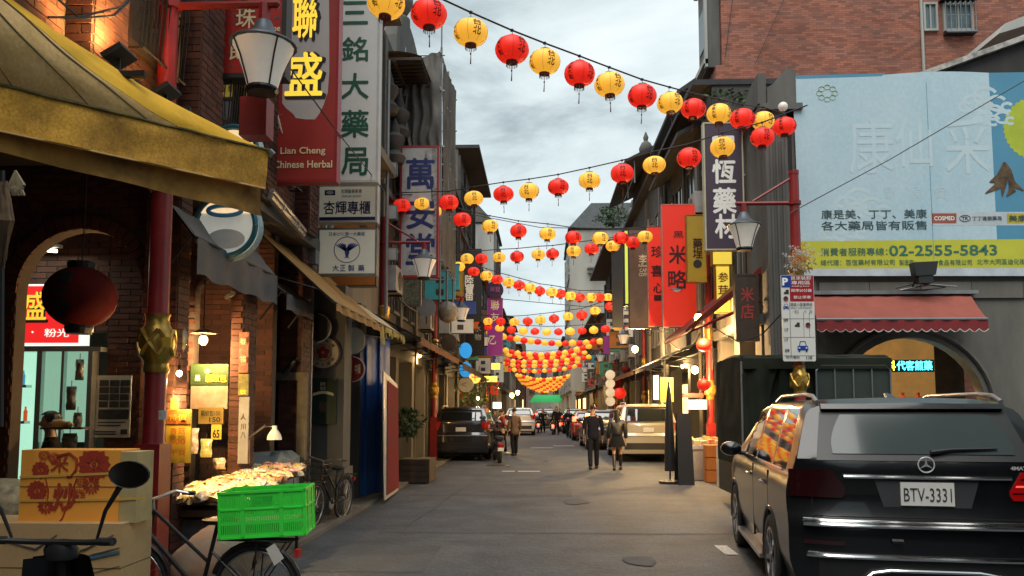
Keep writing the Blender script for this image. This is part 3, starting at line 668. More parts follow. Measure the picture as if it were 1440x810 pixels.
sign('hanging_sign', 'tarnished gold vertical sign left of the black sign', 636, 380, 652, 432, 29.5, mat('sign_gold', (.38, .25, .03), .5, var=.3), gold, [('金', 644, 420, 8, 8, wred, .02)], fw=.04)
purp = mat('sign_purple', (.13, .01, .09), .5, emit=(.3, .02, .2), es=.12)
sign('hanging_sign', 'purple vertical sign with pale gold characters hanging lowest on the left', 685, 419, 707, 500, 36, purp, mat('frame_pink', (.4, .1, .25), .5), [('聯', 696, 429, 12, 14, cr_, .03), ('友', 696, 446, 12, 12, cr_, .03), ('乙', 693, 478, 9, 12, cr_, .03)], fw=.03)
t = thing('round_sign', 'dark purple round sign on top of the purple vertical sign', 'sign', tuple(pY(696, 410, 36)))
MB().disc(pY(696, 408, 36), .40, (0, -1, 0), .15, 24).build('disc', mat('sign_plum', (.05, .015, .05), .5), t); letters(t, [('興寶', 696, 407, 14, 8, mat('lettering_plum', (.35, .1, .25), .5), .02)], 35.82)
# round signs on the grey column (12 m)
def rsign(lab, cx, cy, r_, Y, m_, mr, texts=(), extra=None, half=0, name='round_sign'):
    t = thing(name, lab, 'sign', tuple(pY(cx, cy, Y))); c = pY(cx, cy, Y); s_ = Y/F
    if half:
        pts = [c+V((half*r_*s_*math.sin(math.pi*k/16), 0, r_*s_*math.cos(math.pi*k/16))) for k in range(17)]
        MB().prism(pts if half < 0 else pts[::-1], (0, .1, 0)).build('panel', m_, t)
        MB().tube([p+V((0, .05, 0)) for p in pts], .018, 5).build('rim', mr, t)
    else:
        MB().disc(c+V((0, .1, 0)), r_*s_, (0, -1, 0), .12, 32).build('disc', m_, t)
        MB().tube([c+V((r_*s_*math.cos(a*math.pi/16), .02, r_*s_*math.sin(a*math.pi/16))) for a in range(33)], .015+.01*(r_ > 18), 5, cap=False).build('rim', mr, t, smooth=True)
    letters(t, texts, Y-.03)
    if extra: extra(t, Y-.03, c, s_)
    MB().tube([(c.x-(r_*s_), Y+.04, c.z), (-3.3 if c.x < 0 else 4.35, Y+.04, c.z)], .015, 5).build('bracket', dark_metal, t)
    return t
flr = mat('flower_crimson', (.25, .005, .02), .5)
def fl(t, Y, c, s_):
    b = MB()
    for k in range(5):
        a = math.pi/2+k*2*math.pi/5; b.disc(V((c.x+.062*math.cos(a), Y, c.z+.062*math.sin(a))), .042, (0, -1, 0), .004, 10)
    b.build('flower', flr, t)
    MB().tube([V((c.x+.13*math.cos(a*math.pi/12), Y, c.z+.13*math.sin(a*math.pi/12))) for a in range(25)], .005, 4, cap=False).build('inner_ring', flr, t)
    for st, a0, a1, rr, fl_ in (('五洲製藥', 145, 35, .19, 1), ('五洲大藥廠', 215, 325, .19, -1)):
        b = MB()
        for k, ch in enumerate(st):
            a = rad(a0+(a1-a0)*k/(len(st)-1)); u = V((math.sin(a), 0, -math.cos(a)))*fl_; v = V((math.cos(a), 0, math.sin(a)))*fl_
            b.text(ch, V((c.x+rr*math.cos(a), Y, c.z+rr*math.sin(a))), u, v, .05, .05, .02)
        b.build('lettering', ink if fl_ > 0 else flr, t)
rsign('round cream sign with a crimson five petal flower and a ring of characters', 455, 496, 22, 12.0, mat('round_cream', (.42, .38, .29), .5, var=.15), mat('rim_brown', (.13, .07, .04), .5), (), fl)
rsign('black half round sign just above the crimson flower sign', 444, 461, 20, 11.8, black_s, frm_w, half=1)
rsign('plain white half round sign above the red half round sign', 495, 479, 19, 12.8, mat('round_offwhite', (.5, .5, .42), .5), grey_metal, half=1)
rsign('dark red half round sign with small characters', 495, 519, 17, 12.8, mat('round_dark_red', (.22, .01, .012), .5), frm_w, [('中藥', 503, 519, 8, 14, cr_, .01)], half=1)
for lb, x0, y0, x1, y1, a, in (('white narrow bracket box beside the white half round sign', 485, 460, 494, 498, 0), ('white narrow bracket box beside the red half round sign', 485, 505, 494, 531, 0)):
    X0, Z0, X1, Z1 = rect(x0, y0, x1, y1, 12.8); o = MB().box(X0, 12.75, Z0, X1-.004, 12.95, Z1).build('sign_box', frm_w); tag(o, lb, 'box')
# green framed poster on column
X0, Z0, X1, Z1 = rect(435, 532, 473, 596, 12.04)
t = thing('wall_sign', 'dark green notice panel with cream ribbon on the grey column', 'sign', (X0, 12.05, Z0))
MB().box(X0, 12.03, Z0, X1, 12.06, Z1).build('panel', mat('sign_dark_green', (.012, .035, .022), .5, var=.2), t)
MB().grid(lambda u, v: pY(440+u*29, 557-3.2*math.sin(math.pi*u)-v*4, 12.02), 10, 1).build('ribbon', cr_, t)
MB().disc(pY(454, 572, 12.025), .07, (0, -1, 0), .004, 14, .09).build('picture', mat('sepia', (.10, .07, .04), .6, var=.6, scale=30), t)
letters(t, [('百年', 454, 540, 8, 5, cr_, .01), ('老店', 454, 546, 8, 5, cr_, .01)], 12.02)
# round lights and signs further on
sky_b = mat('blue_lit', (.02, .16, .4), .4, emit=(.03, .3, .7), es=.3)
for k, (cx, cy, lb) in enumerate(((655, 493, 'upper round blue lit shop light under the black awning'), (655, 520, 'lower round blue lit shop light under the black awning'))):
    o = MB().disc(pY(cx, cy, 30), .24, (0, -1, 0), .12, 24, .30).build('shop_light', sky_b); tag(o, lb, 'light')
rsign('white round sign with a small grey mark below the blue lights', 655, 541, 10.5, 29, frm_w, grey_metal, [('<', 652, 541, 8, 8, mat('lettering_grey', 0), .05)])
rsign('round orange sign with a red mark beside the white round sign', 668, 531, 8, 31, mat('sign_orange_lit', (.6, .25, .04), .5, emit=(1, .45, .08), es=.3), wood_dark, [('十', 668, 531, 9, 10, wred, .06)])
rsign('brown heart like board hanging under the rust awning', 631, 481, 11, 24, wood_dark, wood_dark)
# white megaphone, lamp clutter above rust awning
t = thing('loudspeaker', 'grey horn loudspeaker standing above the rust brown awning', 'loudspeaker', tuple(pY(600, 432, 20)))
c = pY(600, 434, 20); MB().lathe([(.04, -.2), (.05, -.1), (.09, 0), (.2, .12), (.24, .14)], c, 16, V((.2, -1, .1)).to_track_quat('Z', 'Y').to_matrix()).build('horn', grey_metal, t, smooth=True); MB().tube([c, c-V((0, 0, .4))], .02, 5).build('bracket', dark_metal, t)
o = MB().lathe([(.02, -.3), (.2, -.22), (.28, -.05), (.28, .08), (.18, .24), (.02, .3)], pY(630, 439, 21), 16).build('water_tank', mat('tank_beige', (.38, .33, .25), .6, var=.5, scale=6), smooth=True); tag(o, 'round beige plastic tank on top of the rust brown awning', 'tank')
sign('hanging_sign', 'tilted white light box with green plants printed on it above the rust awning', 562, 392, 592, 430, 19, mat('print_plants', (.4, .42, .36), .5, scale=14, col2=(.1, .16, .08)), grey_metal, fw=.03)
# vertical pink banner flag
t = thing('banner', 'tall white edged banner with red food pictures standing by the second red post', 'banner', tuple(pG(548, 706)))
a, c = pY(539, 521, 13.6), pY(559, 541, 15.5); a0, c0 = pY(541, 706, 13.6), pY(560, 690, 15.5); a0.z = max(.08, a0.z)
n_ = V((.01, -.004, 0))
MB().prism([a0, c0, c, a], (-.02, .01, 0)).build('frame', frm_w, t)
MB().prism([a0.lerp(c0, .1).lerp(a, .03)+n_, c0.lerp(c, .03)+n_*1.0, c.lerp(c0, .04)+n_, a.lerp(c, .25).lerp(a0, .05)+n_], n_*.4).build('print', mat('print_red', (.24, .012, .016), .95, spec=.1, scale=9, col2=(.10, .05, .05)), t)
# blue tarpaulin hanging
t = thing('tarpaulin', 'tall deep blue tarpaulin hanging in front of the shop beside the grey column', 'tarpaulin', (-3.2, 14, 0))
b = MB(); A0 = V((-3.22, 13.3, .12)); A1 = V((-2.98, 15.2, .12))
A0 = pG(503, 700, .05); A1 = pG(541, 690, .05); A0 = pY(500, 700, 14.2); A1 = pY(545, 690, 15.2)
b.grid(lambda u, v: A0.lerp(A1, u)*1.0+V((0, .05*math.sin(u*14)+.03*math.sin(u*31+v*2), v*2.95-A0.lerp(A1, u).z+.06)), 40, 8); b.build('sheet', mat('blue_tarp', (.02, .12, .42), .55, var=.4, scale=2, bump=.1), t, smooth=60)
MB().tube([(A0.x, A0.y, 3.02), (A1.x, A1.y, 3.02)], .02, 6).build('rail', grey_metal, t)
# ================================================================ GREY COLUMN BUILDING (L2)
L2 = thing('plaster_shophouse', 'narrow grey plaster shophouse with slim columns behind the green lettered sign', 'building', (-3.4, 14, 0))
MB().box(-9, 11.42, 3.6, -3.42, 16.4, 10.4).box(-9, 11.5, .02, -5.6, 16.4, 3.6).build('wall', plaster_beige, L2)
for y in (12.1, 14.2, 16.05): MB().box(-3.64 if y < 13 else -3.7, y, .02, -3.06 if y < 13 else -3.3, y+.45, 3.6).build('column', plaster_grey, L2)
MB().box(-3.7, 12.04, .02, -3.02, 12.6, .75).build('plinth', concrete, L2)
for y in (11.9, 13.2, 14.7):
    for z in (4.2, 7.2):
        f = MB().box(-3.42, y, z, -3.34, y+1.0, z+.08).box(-3.42, y, z+2.0, -3.34, y+1.0, z+2.08).box(-3.42, y, z+.08, -3.34, y+.08, z+2).box(-3.42, y+.92, z+.08, -3.34, y+1, z+2).box(-3.42, y+.47, z+.08, -3.36, y+.53, z+2).build('window', plaster_white, L2)
        MB().box(-3.43, y+.08, z+.08, -3.40, y+.92, z+2).build('pane', glass, f)
MB().box(-3.42, 11.42, 6.6, -3.1, 16.4, 6.8).box(-3.42, 11.42, 10.0, -3.0, 16.4, 10.25).build('cornice', plaster_beige, L2)
# drain pipes and cables
for k, (px, Y, z0, z1) in enumerate(((540, 15.9, 3.6, 9), (428, 11.45, .1, 4.2), (433, 11.48, .1, 4.2))):
    X = (px-760)/F*Y; o = MB().tube([(X, Y, z0), (X, Y, z1)], .035, 8).build('drain_pipe', grey_metal); tag(o, ['grey pipe carrying the three small white signs', 'left one of two thin pipes beside the green panel column', 'right one of two thin pipes beside the green panel column'][k], 'pipe')
# ================================================================ SHOPHOUSE GENERATOR (street facades)
roof_dark = mat('roof_dark', (.035, .035, .037), .8, var=.4, scale=3)
litw = mat('lit_interior', (.55, .36, .14), .6, var=.75, scale=3, emit=(1, .60, .22), es=1.1)
litg = mat('lit_interior_green', (.3, .4, .25), .6, var=.7, scale=3, emit=(.8, .95, .6), es=.35)
dark_in = mat('dark_interior', (.022, .018, .015), .8, var=.5, scale=2)
red_br = mat('brick_weathered', (.16, .075, .05), .85, var=.4, scale=9, bump=.3, fine=.25)
pan_dim = mat('pane_dim', (.035, .045, .05), .12)
def shophouse(lab, side, X, Y0, Y1, h, m, storeys=3, bays=2, lit=None, trim=None, eave=.35, gf=3.2, depth=6, deep=2.2, name='shophouse', baroque=False):
    s = side; t = thing(name, lab, 'building', (X, (Y0+Y1)/2, 0)); trim = trim or m
    Xi = X+s*depth
    MB().box(X, Y0, gf, Xi, Y1, h).box(X+s*deep, Y0, .02, Xi, Y1, gf).build('wall', m, t)
    W = (Y1-Y0)/bays
    for k in range(bays+1):
        y = min(max(Y0+W*k, Y0+.2), Y1-.2); MB().box(X, y-.19, .02, X+s*.38, y+.19, gf-.3).build('column', trim, t)
    MB().box(X-s*.0, Y0+.01, gf-.3, X+s*.35, Y1-.01, gf-.002).build('beam', trim, t)
    for k in range(bays):
        y = Y0+W*(k+.5)
        if lit and k % 2 == 0: MB().box(X+s*(deep-.08), y-W*.4, .1, X+s*(deep-.02), y+W*.4, gf-.5).build('shop_front', lit, t)
        else: MB().box(X+s*(deep-.08), y-W*.4, .1, X+s*(deep-.02), y+W*.4, gf-.5).build('dark_bay', dark_in, t)  # near-black panel: shade of the unlit interior put into the colour
    sh = (h-.5-gf)/storeys
    for j in range(storeys):
        z0 = gf+sh*j+.75; z1 = min(z0+1.5, gf+sh*(j+1)-.25)
        for k in range(bays*2):
            y = Y0+W/2*(k+.5); hw = W*.16
            f = MB().box(X-s*.05, y-hw-.07, z0-.07, X+s*.02, y-hw, z1+.07).box(X-s*.05, y+hw, z0-.07, X+s*.02, y+hw+.07, z1+.07).box(X-s*.05, y-hw, z1, X+s*.02, y+hw, z1+.07).box(X-s*.09, y-hw, z0-.07, X+s*.02, y+hw, z0).box(X-s*.03, y-.025, z0, X+s*.02, y+.025, z1).build('window', trim, t)
            MB().box(X-s*.006, y-hw, z0, X+s*.02, y+hw, z1).build('pane', pan_dim, f)
        MB().box(X-s*.14, Y0+.005, gf+sh*j-.04, X, Y1-.005, gf+sh*j+.1).build('cornice', trim, t)
    if eave: MB().box(X-s*eave, Y0-.05, h-.002, X+s*2, Y1+.05, h+.14).build('eave', roof_dark, t)
    for k in range(bays+1):
        y = min(max(Y0+W*k, Y0+.16), Y1-.16); MB().box(X-s*.1, y-.15, gf+.11, X, y+.15, h-.3).build('pilaster', trim, t)
    if baroque:
        b = MB(); n = 14; ym = (Y0+Y1)/2; hw = (Y1-Y0)*.28
        pts = [(X-s*.05, ym-hw, h)]+[(X-s*.05, ym-hw*math.cos(math.pi*k/n), h+.5+1.1*math.sin(math.pi*k/n)) for k in range(n+1)]+[(X-s*.05, ym+hw, h)]
        b.prism(pts, (s*.3, 0, 0)).build('gable', trim, t)
        for k in range(3):
            y = Y0+.3+(Y1-Y0-.6)*k/2; MB().lathe([(.22, 0), (.22, .25), (.12, .35), (.28, .6), (.3, .8), (.2, 1.0), (.08, 1.1), (.12, 1.25), (.02, 1.5)], (X+s*.2, y, h+.1 if k != 1 else h+1.65), 10).build('urn', trim, t, smooth=True)
    return t
# ---------------- left side beyond the column building
shophouse('ornate dark stone shophouse with urns, partly wrapped by scaffolding', -1, -3.5, 16.6, 23.8, 10.2, stone_dark, 2, 3, litw, plaster_grey, eave=0, baroque=True)
shophouse('dark grey shophouse with black eave just past the scaffolding', -1, -3.5, 24, 32, 9.8, plaster_dark, 2, 3, None, stone_dark)
shophouse('grey shophouse with overhanging roof behind the black vertical sign', -1, -3.45, 32.2, 40, 12.6, plaster_grey, 3, 3, litw, stone_dark, eave=.9)
shophouse('low weathered shophouse behind the purple sign', -1, -3.5, 40.2, 54.5, 9.2, plaster_dark, 2, 4, litw, plaster_grey)
t = shophouse('tall pale grey block rising above the row on the left', -1, -3.3, 55, 63, 14.8, plaster_white, 3, 2, litw, plaster_grey, eave=.2)
MB().prism([(-3.3, 54.9, 14.9), (-6, 54.9, 14.9), (-6, 54.9, 17.2), (-5, 54.9, 16.8)], (0, 6, 0)).build('roof_house', plaster_grey, t)
shophouse('brown shophouse far along the left side with lit ground floor', -1, -3.3, 63.2, 76, 9.6, red_br, 2, 4, litw, plaster_grey)
shophouse('grey shophouse at the far left end of the street', -1, -3.0, 76.2, 92, 10.5, plaster_grey, 3, 4, litw, plaster_white)
shophouse('farthest brown house on the left before the street bends', -1, -2.6, 92.2, 112, 9, red_br, 2, 4, litw, plaster_grey)
# scaffolding with grey net in front of the ornate house
t = thing('scaffolding', 'steel scaffolding wrapped in torn grey netting high on the left facade', 'scaffolding', (-3.2, 19, 4))
b = MB(); SX0, SX1 = -3.30, -2.40
YS_ = (18.5, 19.9, 21.3)
for y in YS_:
    for x in (SX0, SX1): b.tube([(x, y, 4.2), (x, y, 10.5)], .03, 5)
for z in (5.2, 6.6, 8.0, 9.4, 10.3):
    b.tube([(SX1, 18.3, z), (SX1, 21.5, z)], .025, 5)
    for y in YS_: b.tube([(SX0, y, z), (SX1+.08, y, z)], .022, 5)
b.tube([(SX0, 18.5, 9.4), (SX1, 18.5, 10.3)], .02, 5).tube([(SX1, 18.5, 9.4), (SX0, 18.5, 10.3)], .02, 5).tube([(SX1, 18.5, 6.6), (SX1, 19.9, 8)], .02, 5).tube([(SX1, 19.9, 6.6), (SX1, 21.3, 8)], .02, 5).tube([(SX1, 18.5, 10.3), (SX1, 18.5, 11.3)], .02, 5)
b.build('frame', grey_metal, t)
net = mat('scaffold_net', (.155, .145, .13), .9, var=.45, scale=2, bump=.3)
fold = lambda u, v, k: .10*mnoise.noise(V((u*5, v*3, k)))+.05*math.sin(u*26+3*mnoise.noise(V((u*2, v*4, k))))*(1-.5*v)
b = MB(); b.grid(lambda u, v: V((SX0-.05+(SX1-SX0+.05)*u, 18.42-fold(u, v, 2), 7.9+v*(2.1+.4*u))), 40, 24); b.build('netting', net, t, smooth=60)
b = MB(); b.grid(lambda u, v: V((SX0-.3+.75*u*(1-.3*v)+.1*math.sin(v*6), 18.2-fold(u, v, 5)*1.5, 6.0+v*3.2)), 30, 24); b.build('netting', net, t, smooth=60)
b = MB(); b.grid(lambda u, v: V((SX1+.04+.4*fold(u, v, 9), 18.5+2.9*u, 5.2+v*4.9+.5*u*v)), 50, 20); b.build('netting', mat('scaffold_net_dark', (.10, .097, .09), .9, var=.45, scale=2, bump=.3), t, smooth=60)
# tin canopy on the roof and sculpture below
t = thing('roof_canopy', 'curved ribbed tin canopy on the roof edge left of the scaffolding', 'canopy', (-3.4, 17, 9))
b = MB(); A_ = pY(534, 104, 17.2); C_ = pY(592, 112, 19.4)
b.grid(lambda u, v: V((-3.9+1.25*u, 16.9+1.6*v, 9.55+.12*math.sin(math.pi*u)+.1*v)), 12, 4); b.build('sheet', mat('tin_brown', (.12, .10, .08), .6, .3, var=.4), t, smooth=60)
b = MB()
for k in range(9): b.box(-3.9, 16.92+.19*k, 9.47, -2.66, 16.95+.19*k, 9.53)
b.box(-3.3, 16.9, 9.42, -3.24, 18.5, 9.47).build('rib', wood_dark, t)
for k, (px, py, Y) in enumerate(((562, 165, 17.6), (555, 200, 17.2), (546, 130, 17))):
    c = pY(px, py, Y); o = MB().lathe([(.2, -.5), (.26, -.35), (.12, -.2), (.2, -.05), (.24, .1), (.1, .22), (.12, .3), (.03, .55)], c, 10).build('stone_urn', stone_dark, smooth=True); tag(o, ['carved stone finial beside the grey scaffold netting', 'carved stone finial lowest of the three left of the netting', 'carved stone finial under the tin canopy'][k], 'ornament')

# ---------------- right side: corner building with the big billboard wall
CB = thing('corner_shophouse', 'grey concrete corner shophouse carrying the large blue billboard', 'building', (4.35, 15, 0))
XR = 4.35; YB = 15.0
wl_ = MB()
arch_wall(wl_, XR+.9, 14, .06, 3.72, YB, YB+.3, 6.98, 1.38, 1.62, 20)
wl_.box(XR+.9, YB, 3.72, 14, YB+.3, 7.75).box(XR, YB+.3, 3.4, 14, 19.4, 7.7)
wl_.build('wall', concrete, CB)
# slabs (render joints) of the frontal wall, right of the arch
for (a, z0, c, z1) in ((9.2, .1, 13.9, 1.25), (9.2, 1.27, 13.9, 2.42), (9.2, 2.44, 13.9, 3.68)):
    MB().box(a, YB-.025, z0, c, YB, z1).build('stone_panel', concrete, CB)
n = 9
for k in range(n):
    x0 = 5.3+k*.95; MB().box(x0+.006, YB-.05, 3.74, x0+.944, YB, 4.05).build('stone_block', concrete, CB)
# arch moulding
b = MB(); b.tube([(6.95-1.55*math.cos(math.pi*k/20), YB-.02, 1.62+1.55*math.sin(math.pi*k/20)) for k in range(21)], .05, 6); b.build('arch_moulding', concrete, CB)
# pilasters, cap, baroque parapet on the corner
MB().box(XR, YB-.1, .06, XR+.42, YB+.3, 7.5).build('pilaster', plaster_grey, CB)
MB().box(XR+.52, YB-.04, .06, XR+.9, YB+.3, 7.3).build('pilaster', plaster_grey, CB)
MB().box(XR+.42, YB, .06, XR+.52, YB+.3, 7.1).build('wall', plaster_dark, CB)
for k in range(3): MB().tube([(XR+.1+.11*k, YB-.115, 1.8), (XR+.1+.11*k, YB-.115, 6.8)], .028, 6).build('flute', plaster_grey, CB)
b = MB(); b.prism([(XR+.05, YB-.14, 7.5), (XR+.6, YB-.14, 7.5), (XR+.6, YB-.14, 8.2), (XR+.42, YB-.14, 8.22), (XR+.3, YB-.14, 8.1), (XR+.2, YB-.14, 7.95), (XR+.05, YB-.14, 7.85)][::1], (0, .5, 0)); b.box(XR-.1, YB-.2, 7.4, XR+.7, YB+.3, 7.52).build('parapet', plaster_grey, CB)
MB().box(XR+.62, YB-.06, 7.3, XR+1.0, YB+.3, 8.0).build('parapet', plaster_dark, CB)
b = MB(); b.prism([(XR-.12, YB-.1, 7.55), (XR-.12, 19.3, 7.55), (XR-.12, 19.3, 7.75), (XR-.12, 16.6, 7.75), (XR-.12, 16.2, 7.8), (XR-.12, 15.8, 7.95), (XR-.12, 15.4, 8.1), (XR-.12, YB-.1, 8.15)], (.16, 0, 0)); b.build('scroll_parapet', plaster_grey, CB)
# street facade with deep window and columns
for y in (15.6, 17.0, 18.4): MB().box(XR-.12, y, 3.4, XR, y+.35, 7.4).build('pilaster', plaster_grey, CB)
for y in (16.05, 17.45):
    MB().box(XR-.02, y+.05, 4.3, XR+.02, y+.85, 6.6).build('pane', pan_dim, CB)
    MB().box(XR-.08, y, 4.2, XR, y+.06, 6.7).box(XR-.08, y+.84, 4.2, XR, y+.9, 6.7).box(XR-.08, y+.42, 4.3, XR, y+.48, 6.6).box(XR-.1, y, 4.1, XR, y+.9, 4.2).build('window_frame', plaster_white, CB)
MB().box(XR-.3, YB+.3, 7.45, XR, 19.4, 7.6).box(XR-.15, YB+.3, 3.3, XR-.005, 19.4, 3.5).build('cornice', plaster_grey, CB)
for y in (15.5, 17.2, 18.9): MB().box(XR, y, .06, XR+.45, y+.45, 3.4).build('column', concrete, CB)
# gable roof behind with white edge
P = [pY(1118, 108, YB+.1), pY(1240, 101, YB+.1), pY(1440, 36, YB+.1)]
gx = lambda x: 7.75+max(0, (x-6.6))*.36
MB().prism([(5.2, YB+.1, 7.72), (14, YB+.1, 7.72), (14, YB+.1, gx(14)), (6.7, YB+.1, gx(6.7)), (5.2, YB+.1, 7.79)], (0, 4.0, 0)).build('gable', plaster_dark, CB)
rf = MB().prism([(6.5, YB-.03, gx(6.5)+.0), (14.2, YB-.03, gx(14.2)+.0), (14.2, YB-.03, gx(14.2)+.12), (6.5, YB-.03, gx(6.5)+.10)], (0, 4.2, 0)).build('roof_edge', mat('whitewash', (.55, .53, .48), .85, var=.75, scale=5, detail=10), CB)
# interior glow behind arch
MB().box(5.35, 18.6, .1, 9.2, 18.7, 3.5).build('shop_front', mat('lit_ochre', (.30, .16, .04), .6, var=.8, scale=1.6, emit=(1, .55, .16), es=.07), CB)
MB().box(5.35, 15.4, 3.3, 9.2, 18.6, 3.36).build('ceiling', mat('ochre_ceiling', (.55, .38, .12), .7, var=.3), CB)
for k in range(4): MB().box(6.1+.62*k, 18.5, .1, 6.17+.62*k, 18.6, 2.6).build('door_frame', plaster_white, CB)
l = bpy.data.lights.new('arcade_lamp', 'POINT'); l.energy = 26; l.color = (1, .68, .3); l.shadow_soft_size = .15; lo = bpy.data.objects.new('arcade_lamp', l); COL.objects.link(lo); lo.location = (6.9, 16.8, 2.9)
o = MB().disc((6.9, 16.8, 3.2), .12, (0, 0, 1), .05, 14).build('ceiling_lamp', mat('bulb_warm', (1, .8, .5), .4, emit=(1, .68, .3), es=9)); tag(o, 'round warm ceiling lamp behind the arch at right', 'lamp')
for k in range(7):
    x = 6.2+.33*k; o = MB().lathe([(.07, 0), (.08, .18), (.03, .24), (.04, .3)], (x, 17.3, 1.7), 8).build('medicine_jar', mat('jar_red', (.4, .05, .03), .4)); tag(o, '%s small red jar from the left on the lit counter behind the arch' % ['first', 'second', 'third', 'fourth', 'fifth', 'sixth', 'seventh'][k], 'jar', 'jars on the counter behind the arch')
o = MB().box(5.9, 17.1, .1, 8.6, 17.5, 1.7).build('counter', wood_dark); tag(o, 'wooden shop counter behind the arch', 'counter')
# LED sign
def led(t, Y): pass
led_c = mat('led_cyan', (.05, .5, .6), .4, emit=(.05, .75, 1), es=2.6); led_y = mat('led_yellow', (.7, .6, .05), .4, emit=(1, .85, .05), es=2.2)
sign('led_sign', 'black LED board with yellow and cyan glowing characters under the red awning', 1243, 506, 1313, 523, 15.6, black_s, black, [('代客煎藥', 1286, 514, 48, 13, led_c, .02), ('科', 1252, 514, 14, 13, led_y, .03)], fw=.01, th=.06)
# billboard
t = thing('billboard', 'large pale blue vinyl billboard with yellow band, Chinese text and the phone number 02-2555-5843', 'billboard', (5.3, 14.9, 4))
YS = 14.9; BX0, BZ0, _, BZ1 = rect(1118, 105, 1440, 388, YS); BX1 = pY(1590, 250, YS).x
vin = mat('vinyl_pale_blue', (.36, .51, .58), .55, col2=(.44, .57, .62), scale=.8, streak=.3, bump=.04, fine=.06)
vin2 = mat('vinyl_blue', (.07, .25, .38), .55, var=.15, scale=1)
vy = mat('vinyl_yellow', (.50, .50, .035), .55, var=.12, scale=2)
vw = mat('vinyl_ghost', (.47, .59, .63), .55, var=.08)
vol = mat('vinyl_olive', (.36, .48, .30), .55)
xd = rect(1396, 100, 1397, 388, YS)[0]
def bl(u, v):
    X = BX0+(xd-BX0)*u; top = BZ1-.04*math.sin(math.pi*u*2); Z = BZ0+(top-BZ0)*v
    if v == 0: Z += .03*abs(math.sin(u*9))
    return V((X+(.05*math.sin(v*3.1)-.03 if u == 0 else 0), YS-.0325, Z))
MB().grid(bl, 40, 12).build('sheet', vin, t, smooth=60)
MB().grid(lambda u, v: V((xd+(BX1-xd)*u, YS-.0325, BZ0+(BZ1-BZ0)*v)), 10, 4).build('sheet', vin2, t)
MB().box(BX0+.02, YS-.012, BZ0+.03, BX1, YS+.08, BZ1-.05).build('backing', grey_metal, t)
def px_poly(b, pts, Y): b.poly([pY(x, y, Y) for x, y in pts][::-1])
b = MB(); px_poly(b, [(1118, 339), (1600, 335), (1600, 376), (1118, 378)], YS-.0336); b.build('yellow_band', vy, t)
b = MB(); px_poly(b, [(1118.5, 106), (1245, 103), (1240, 107), (1180, 109), (1120, 111)], YS-.0336); b.build('blue_strip', vin2, t)
b = MB(); px_poly(b, [(1131, 378), (1600, 376), (1600, 388), (1131, 388)], YS-.0336); b.build('white_strip', mat('vinyl_white', (.5, .56, .6), .5), t)
MB().cbox(pY(1308, 245, YS-.0325), .012, .003, 3.6).build('seam', mat('seam_blue', (.14, .3, .42), .6), t)
txg = mat('vinyl_text_dark', (.02, .06, .06), .6)
txt2 = mat('vinyl_text_green', (.03, .14, .10), .6)
ghost = [('康', 1225, 205, 62, 80, vw, .01), ('仙', 1285, 200, 50, 70, vw, .01), ('采', 1360, 205, 62, 80, vw, .01), ('[', 1224, 270, 4, 14, vw, .01), ('舒', 1250, 270, 15, 17, vw, .0), ('喉', 1286, 270, 15, 17, vw, 0), ('錠', 1322, 270, 16, 18, vw, 0), (']', 1350, 270, 4, 14, vw, .01)]
letters(t, ghost, YS-.0338, 'ghost_lettering')
letters(t, [('康是美、丁丁、美康', 1229, 301, 146, 13, txg, .012), ('各大藥局皆有販售', 1229, 317, 146, 13, txg, .012),
            ('消費者服務專線：', 1201, 354, 92, 11, txt2, .012), ('02-2555-5843', 1326, 352, 148, 15, txt2, .016),
            ('總代理：百恆藥材有限公司', 1206, 369, 102, 8, txt2, .008), ('製造商：', 1276, 369, 22, 8, txt2, .008), ('食品有限公司', 1343, 369, 46, 8, txt2, .008), ('北市大同區迪化街', 1408, 368, 66, 8, txt2, .008)], YS-.037)
# clouds, chain emblem, sun disc, ginseng creature, logo strip
def cloudp(cx, cy, s_):
    b = MB()
    for dx, dy, r_ in ((0, 0, 16), (18, -10, 18), (36, 0, 14), (16, 6, 12), (-14, 6, 9), (52, 6, 8)):
        c = pY(cx+dx*s_, cy+dy*s_, YS-.0335-.0002*dx); rr = r_*s_*YS/F
        b.tube([c+V((rr*math.cos(a), 0, rr*.8*math.sin(a))) for a in [k*math.pi/9+.5 for k in range(15)]], .03*s_+.012, 4, cap=False)
    for v_ in range(len(b.v)): b.v[v_] = (b.v[v_][0], YS-.0338+(b.v[v_][1]-YS+.0345)*.01, b.v[v_][2])
    b.build('cloud_motif', vw, t)
cloudp(1190, 290, 1.0); cloudp(1170, 325, .8); cloudp(1370, 145, .9); cloudp(1385, 165, .7)
b = MB()
for a in range(8):
    c = pY(1163+11*math.cos(a*math.pi/4), 131+8.5*math.sin(a*math.pi/4), YS-.0345); b.tube([c+V((.055*math.cos(k*math.pi/5), 0, .045*math.sin(k*math.pi/5))) for k in range(11)], .009, 3, cap=False)
b.build('chain_emblem', vol, t)
c = pY(1458, 181, YS-.034); b = MB(); pts = []
for k in range(72): r_ = (.63 if k % 2 else .60); pts.append(c+V((r_*math.cos(2*math.pi*k/72), 0, r_*math.sin(2*math.pi*k/72))))
b.poly(pts[::-1]); b.build('sun_motif', mat('vinyl_lime', (.42, .50, .03), .55), t)
gr = mat('root_brown', (.14, .085, .04), .8, scale=8, col2=(.03, .02, .01))
b = MB()
for P_ in ([(1413, 228), (1408, 245), (1403, 262), (1386, 272)], [(1413, 228), (1418, 240), (1424, 258), (1440, 268)], [(1410, 240), (1400, 254), (1392, 256)], [(1414, 240), (1412, 256), (1410, 276)], [(1420, 250), (1424, 268), (1416, 276)]):
    b.tube([pY(x, y, YS-.05) for x, y in P_], [.02]+[.07]*(len(P_)-2)+[.01], 6)
